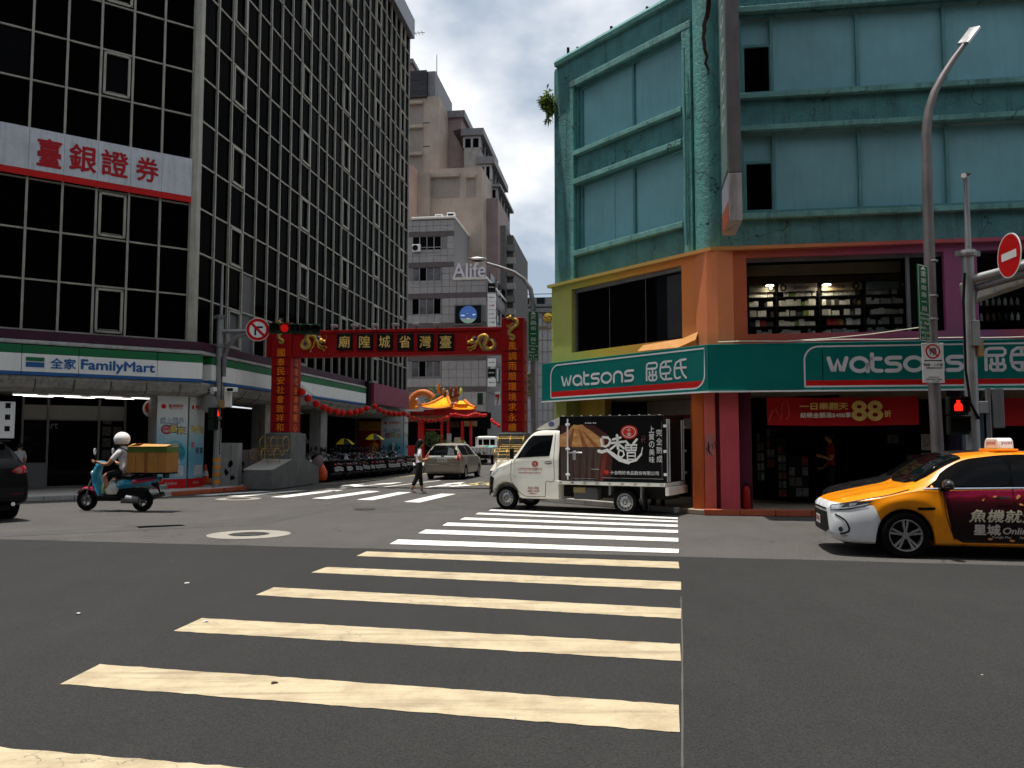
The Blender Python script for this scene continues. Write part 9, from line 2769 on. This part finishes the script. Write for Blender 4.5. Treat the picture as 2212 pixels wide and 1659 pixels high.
for k_, (u0, y0, u1, y1, w_) in enumerate(((477, 957, 513, 1030, 28.3), (517, 972, 549, 1026, 29.2))):
 a, b = PW(u0, y0, w_), PW(u1, y1, w_)
 t = thing('utility_cabinet', ('tall pale utility cabinet with black stickers beside the traffic pole', 'lower utility cabinet with pink stickers behind the gate pier')[k_], 'cabinet', T3((a.x + b.x) / 2, w_, .13))
 w2 = (b.x - a.x) / 2
 obj('casing', MB().box(-w2, w2, 0, .45, 0, a.z - .13), mat('cabinet_pale', (.33, .34, .32), .6, dirt=.4) if k_ == 0 else mat('cabinet_pink', (.22, .17, .17), .6, dirt=.4), t, bevel=.015)
 obj('seam', MB().box(.18 * w2, .18 * w2 + .012, -.003, 0, .05, a.z - .18), M_BLACK, t)
 for q_ in range(4):
  x, z = random.uniform(-w2 * .8, w2 * .5), random.uniform(.25, a.z - .5)
  obj('sticker', MB().add([(x + random.uniform(.05, .12) * math.cos(i), -.004, z + random.uniform(.05, .16) * math.sin(i)) for i in range(6)], [(5, 4, 3, 2, 1, 0)]), M_BLACK if k_ == 0 else M_GRYP, t)
cn = G(443, 1046, .13)
t = thing('traffic_cone', 'orange traffic cone between the advertisement pillar and the cabinet', 'cone', T3(cn.x, cn.y, .13))
obj('base', MB().box(-.19, .19, -.19, .19, 0, .03), M_BLACK, t)
obj('cone', MB().lathe([(.15, .03), (.03, .68), (.02, .69)], 20), mat('cone_orange', (.80, .08, .015), .5), t, smooth=40)
obj('white_sleeve', MB().lathe([(.108, .29), (.072, .47)], 20), M_SIGNWHITE, t, smooth=40)
def name_plate(label, M_, w, h, zh, en, nums, fs=1.0):
 t = thing('street_name_sign', label, 'sign', M_)
 obj('plate', MB().box(-w / 2, w / 2, 0, .02, 0, h), M_GREEN, t)
 e = .012
 obj('border', MB().box(-w / 2 + e, w / 2 - e, -.004, 0, h - 2 * e, h - e).box(-w / 2 + e, w / 2 - e, -.004, 0, e, 2 * e).box(-w / 2 + e, -w / 2 + 2 * e, -.004, 0, 2 * e, h - 2 * e).box(w / 2 - 2 * e, w / 2 - e, -.004, 0, 2 * e, h - 2 * e), M_SIGNWHITE, t)
 obj('arrow', MB().add([(-w * .26, -.004, h * .935), (w * .26, -.004, h * .935), (0, -.004, h * .985)], [(0, 1, 2)]), M_SIGNWHITE, t)
 cells_ = [c for c in zh]
 pit = h * .55 / len(cells_)
 obj('lettering', vtext_mb(zh, w * .48, pit * .72, 0, h * .93, pit, .004, .004), M_SIGNWHITE, t)
 lt = MB()
 for k_, s_ in enumerate(en):
  text_mb(s_, min(w * .86, w * .2 * len(s_)), h * .038, .006, .004, mb=lt, cx=0, cz=h * (.355 - .058 * k_))
 for k_, (l_, r_) in enumerate(nums):
  text_mb(l_, w * .26, h * .034, .006, .004, mb=lt, cx=-w * .24, cz=h * (.115 - .07 * k_)); text_mb(r_, w * .26, h * .034, .006, .004, mb=lt, cx=w * .24, cz=h * (.115 - .07 * k_))
 obj('lettering', lt, M_SIGNWHITE, t)
 obj('divider', MB().box(-.006, .006, -.004, 0, h * .03, h * .13), M_SIGNWHITE, t)
 return t
mp = PW(1153, 900, 31.0)
ML = pole_thing('street_lamp', 'curved street lamp rising behind the right pillar of the gate', mp.x, 31.0, 0)
pt_ = [PW(x, y, 31.0) for x, y in ((1154, 1000), (1153, 800), (1152, 660), (1146, 625), (1132, 603), (1110, 588), (1080, 577), (1050, 568))]
pt_[0].z = 0.1
obj('post', MB().tube(pt_, [.13, .12, .10, .09, .08, .07, .06, .05], 10), M_STEEL, ML, Matrix(), smooth=50)
lh = PW(1032, 560, 31.0)
obj('lamp_head', MB().sphere(lh, .36, 14, 8, (1, .5, .22)), M_ALU, ML, Matrix(), smooth=60)
obj('lamp_lens', MB().sphere(lh - Vector((0, 0, .04)), .27, 14, 6, (1, .5, .2)), M_BLACK, ML, Matrix(), smooth=60)
a, b = PW(1140, 672, 30.7), PW(1164.5, 780, 30.7)
name_plate('green Wu Chang Street name plate on the middle lamp pole', T3((a.x + b.x) / 2, 30.7, b.z), b.x - a.x, a.z - b.z, '武昌街一段', ['Wu', 'Chang', 'St', 'Sec 1'], [('42', '41'), ('14', '30')])
RW_ = 17.1
rp = PW(2014, 800, RW_)
RLp = pole_thing('street_lamp', 'tall street lamp bending right in front of the teal building', rp.x, RW_)
pt_ = [PW(x, y, RW_) for x, y in ((2033, 1110), (2014, 760), (2008, 560), (2003, 380), (2001, 290), (2006, 240), (2018, 200), (2036, 165), (2058, 130), (2083, 96))]
obj('post', MB().tube(pt_, [.125, .118, .112, .105, .098, .09, .08, .07, .06, .05], 12), mat('lamp_post_grey', (.20, .18, .18), .5, metal=.3, var=.2, dirt=.25), RLp, Matrix(), smooth=50)
hd_ = PW(2094, 76, RW_)
Mh = T3(*hd_) @ RY(R(-52)) @ RX(R(28))
obj('lamp_head', MB().box(-.24, .22, -.13, .13, -.04, .03), M_ALU, RLp, Mh, bevel=.015)
obj('lamp_lens', MB().box(-.10, .21, -.11, .11, -.052, -.04), M_LENSD, RLp, Mh)
for y in (565, 640, 690): 
 q_ = PW(2010, y, RW_); obj('clamp', MB().lathe([(.125, -.02), (.13, 0), (.125, .02)], 14, T3(q_.x + .02, q_.y, q_.z)), M_STEEL, RLp, Matrix())
a, b = PW(1988, 572, RW_ - .25), PW(2009, 738, RW_ - .25)
name_plate('green Chongqing South Road name plate on the right lamp pole', T3((a.x + b.x) / 2 - .02, RW_ - .25, b.z) @ RZ(R(34)), .40, a.z - b.z, '重慶南路一段', ['Chong', 'Qing', 'S. Rd.', 'Sec. 1'], [('38', '39'), ('56', '75')])
a, b = PW(1991, 741, RW_ - .2), PW(2041, 827, RW_ - .2)
NP = thing('no_parking_sign', 'white tow away sign with crossed character below the street name plate', 'sign', T3((a.x + b.x) / 2, RW_ - .2, b.z))
w_, h_ = (b.x - a.x), a.z - b.z
obj('plate', MB().box(-w_ / 2, w_ / 2, 0, .02, 0, h_), M_SIGNWHITE, NP, bevel=.006)
obj('red_ring', ring_mb(MB(), 0, h_ * .79, h_ * .185, h_ * .038, -.004, 28), M_RED, NP)
obj('slash', MB().obox(T3(0, -.006, h_ * .79) @ RY(R(45)), h_ * .34, .002, h_ * .03), M_RED, NP)
obj('lettering', text_mb('停', h_ * .19, h_ * .19, .006, .003, cx=0, cz=h_ * .79), M_BLACK, NP)
obj('arrow', MB().box(-w_ * .36, w_ * .36, -.003, 0, h_ * .548, h_ * .572).add([(-w_ * .42, -.0035, h_ * .56), (-w_ * .33, -.0035, h_ * .535), (-w_ * .33, -.0035, h_ * .585)], [(0, 1, 2)]).add([(w_ * .42, -.0035, h_ * .56), (w_ * .33, -.0035, h_ * .585), (w_ * .33, -.0035, h_ * .535)], [(0, 1, 2)]), M_BLACK, NP)
lt = text_mb('騎樓・人行道', w_ * .86, h_ * .065, .004, .003, cz=h_ * .455)
text_mb('SIDEWALK', w_ * .74, h_ * .045, .01, .003, mb=lt, cx=w_ * .05, cz=h_ * .375); text_mb('違者拖吊', w_ * .5, h_ * .04, .0, .003, mb=lt, cz=h_ * .14)
text_mb('TOW-AWAY ZONE', w_ * .72, h_ * .04, .004, .003, mb=lt, cz=h_ * .085); text_mb('110', w_ * .25, h_ * .045, .008, .003, mb=lt, cx=w_ * .12, cz=h_ * .03)
obj('lettering', lt, M_BLACK, NP)
obj('white_strip', MB().box(-w_ / 2 + .01, w_ / 2 - .01, -.0015, 0, .01, h_ * .18), M_WHITE, NP)
QW = 16.3
qp = PW(2097, 800, QW)
RP = pole_thing('traffic_pole', 'grey traffic pole with curved arm at the right edge', qp.x, QW)
pt_ = [PW(x, y, QW) for x, y in ((2108, 1115), (2097, 800), (2090, 545))]
obj('post', MB().tube(pt_, [.13, .12, .11], 14), M_STEEL, RP, Matrix(), smooth=40)
pt_ = [PW(x, y, QW) for x, y in ((2092, 545), (2089, 450), (2087, 382))]
obj('mast', MB().tube(pt_, [.06, .05, .045], 10), M_STEEL, RP, Matrix(), smooth=40)
q_ = PW(2090, 548, QW); obj('clamp', MB().lathe([(.16, -.06), (.17, 0), (.16, .06)], 14, T3(*q_)).box(q_.x - .24, q_.x + .24, q_.y - .03, q_.y + .03, q_.z - .05, q_.z + .05), M_STEEL, RP, Matrix())
A0 = PW(2096, 605, QW)
A1 = A0 + Vector((2.6, -3.2, .55))
obj('arm', MB().tube([A0, A0.lerp(A1, .5), A1], [.09, .08, .07], 10), M_STEEL, RP, Matrix(), smooth=40)
obj('arm_brace', MB().tube([PW(2098, 690, QW), PW(2099, 650, QW), PW(2108, 622, QW), A0.lerp(A1, .28) - Vector((0, 0, .16))], .075, 10), M_STEEL_D, RP, Matrix(), smooth=50)
cb = MB().tube([PW(2084, 590, QW - .15), PW(2081, 650, QW - .15), PW(2086, 800, QW - .15), PW(2096, 870, QW - .15), PW(2115, 905, QW - .15)], .025, 7)
obj('black_cable', cb, M_BLACK, RP, Matrix(), smooth=60)
q_ = PW(2104, 715, QW - .1); obj('junction_box', MB().box(q_.x - .08, q_.x + .08, q_.y - .08, q_.y + .08, q_.z - .3, q_.z + .2), M_STEEL, RP, Matrix(), bevel=.01)
q_ = PW(2116, 753, QW - .1); obj('junction_box', MB().box(q_.x - .05, q_.x + .05, q_.y - .06, q_.y + .06, q_.z - .16, q_.z + .16), mat('box_amber_plastic2', (.34, .22, .09), .6), RP, Matrix(), bevel=.01)
t = thing('surveillance_camera', 'small camera on top of the mast at the right edge', 'camera', T3(*PW(2084, 380, QW)))
obj('housing', MB().cyl((-.08, -.1, -.02), (.0, .02, -.02), .05, n=12), M_WHITE, t, smooth=40)
obj('hood', MB().box(-.06, .1, -.06, .08, .02, .05), M_STEEL_D, t)
ne = A0.lerp(A1, .30) + Vector((-.02, -.12, .26))
ne = PW(2181, 552, ne.y)
NE = thing('no_entry_sign', 'red no entry disc with white bar turned edgewise at the right edge', 'sign', T3(*ne) @ RZ(R(-94)))
roundel(NE, WM[NE], .42, 'noentry')
sb_ = PW(2185, 600, ne.y + .9)
TLB = thing('signal_board', 'grey back of a traffic light cluster behind the no entry sign', 'traffic light', T3(*sb_) @ RZ(R(-70)))
obj('back_box', MB().box(-1.15, 1.2, -.08, .1, -.24, .26), mat('signal_back', (.32, .31, .28), .5, metal=.3, dirt=.3), TLB, WM[TLB] @ RY(R(-8)), bevel=.05)
for k_ in range(4):
 obj('strap', MB().box(-.9 + k_ * .5, -.82 + k_ * .5, -.11, -.08, -.22, .24), M_STEEL, TLB, WM[TLB] @ RY(R(-8)))
ped_signal('pedestrian signal glowing red on the right traffic pole', T3(*PW(2068, 898, QW - .1)) @ RZ(R(-14)), True)
q2 = PW(2135, 880, QW + .4)
t = thing('signal_post', 'thin post with the grey back of a signal beside the right traffic pole', 'post', T3(q2.x, QW + .4, .11))
obj('post', MB().cyl((0, 0, 0), (0, 0, PW(2135, 838, QW + .4).z - .11), .05, n=10), M_STEEL_D, t, smooth=40)
zz = PW(2135, 880, QW + .4).z - .11
obj('signal_back', MB().box(.06, .30, -.05, .1, zz - .42, zz + .38), M_STEEL_D, t, bevel=.02)
obj('control_box', MB().box(-.22, -.04, -.08, .08, zz - .12, zz + .12), M_STEEL, t, bevel=.01)
solo('wire', MB().tube([PW(x, y, 17.4) for x, y in ((1700, 737), (1790, 731), (1880, 722), (1960, 711), (1995, 706))], .012, 5), mat('wire_pale', (.62, .58, .48), .5), 'pale wire running up to the street name plate', 'wire')
solo('wire', MB().tube([FD.pt(s_, -.56, 3.80 + .01 * math.sin(s_ * 3)) for s_ in [k_ * .5 for k_ in range(26)]], .012, 5), MATS['wire_pale'], 'pale wire lying along the top of the teal fascia', 'wire')
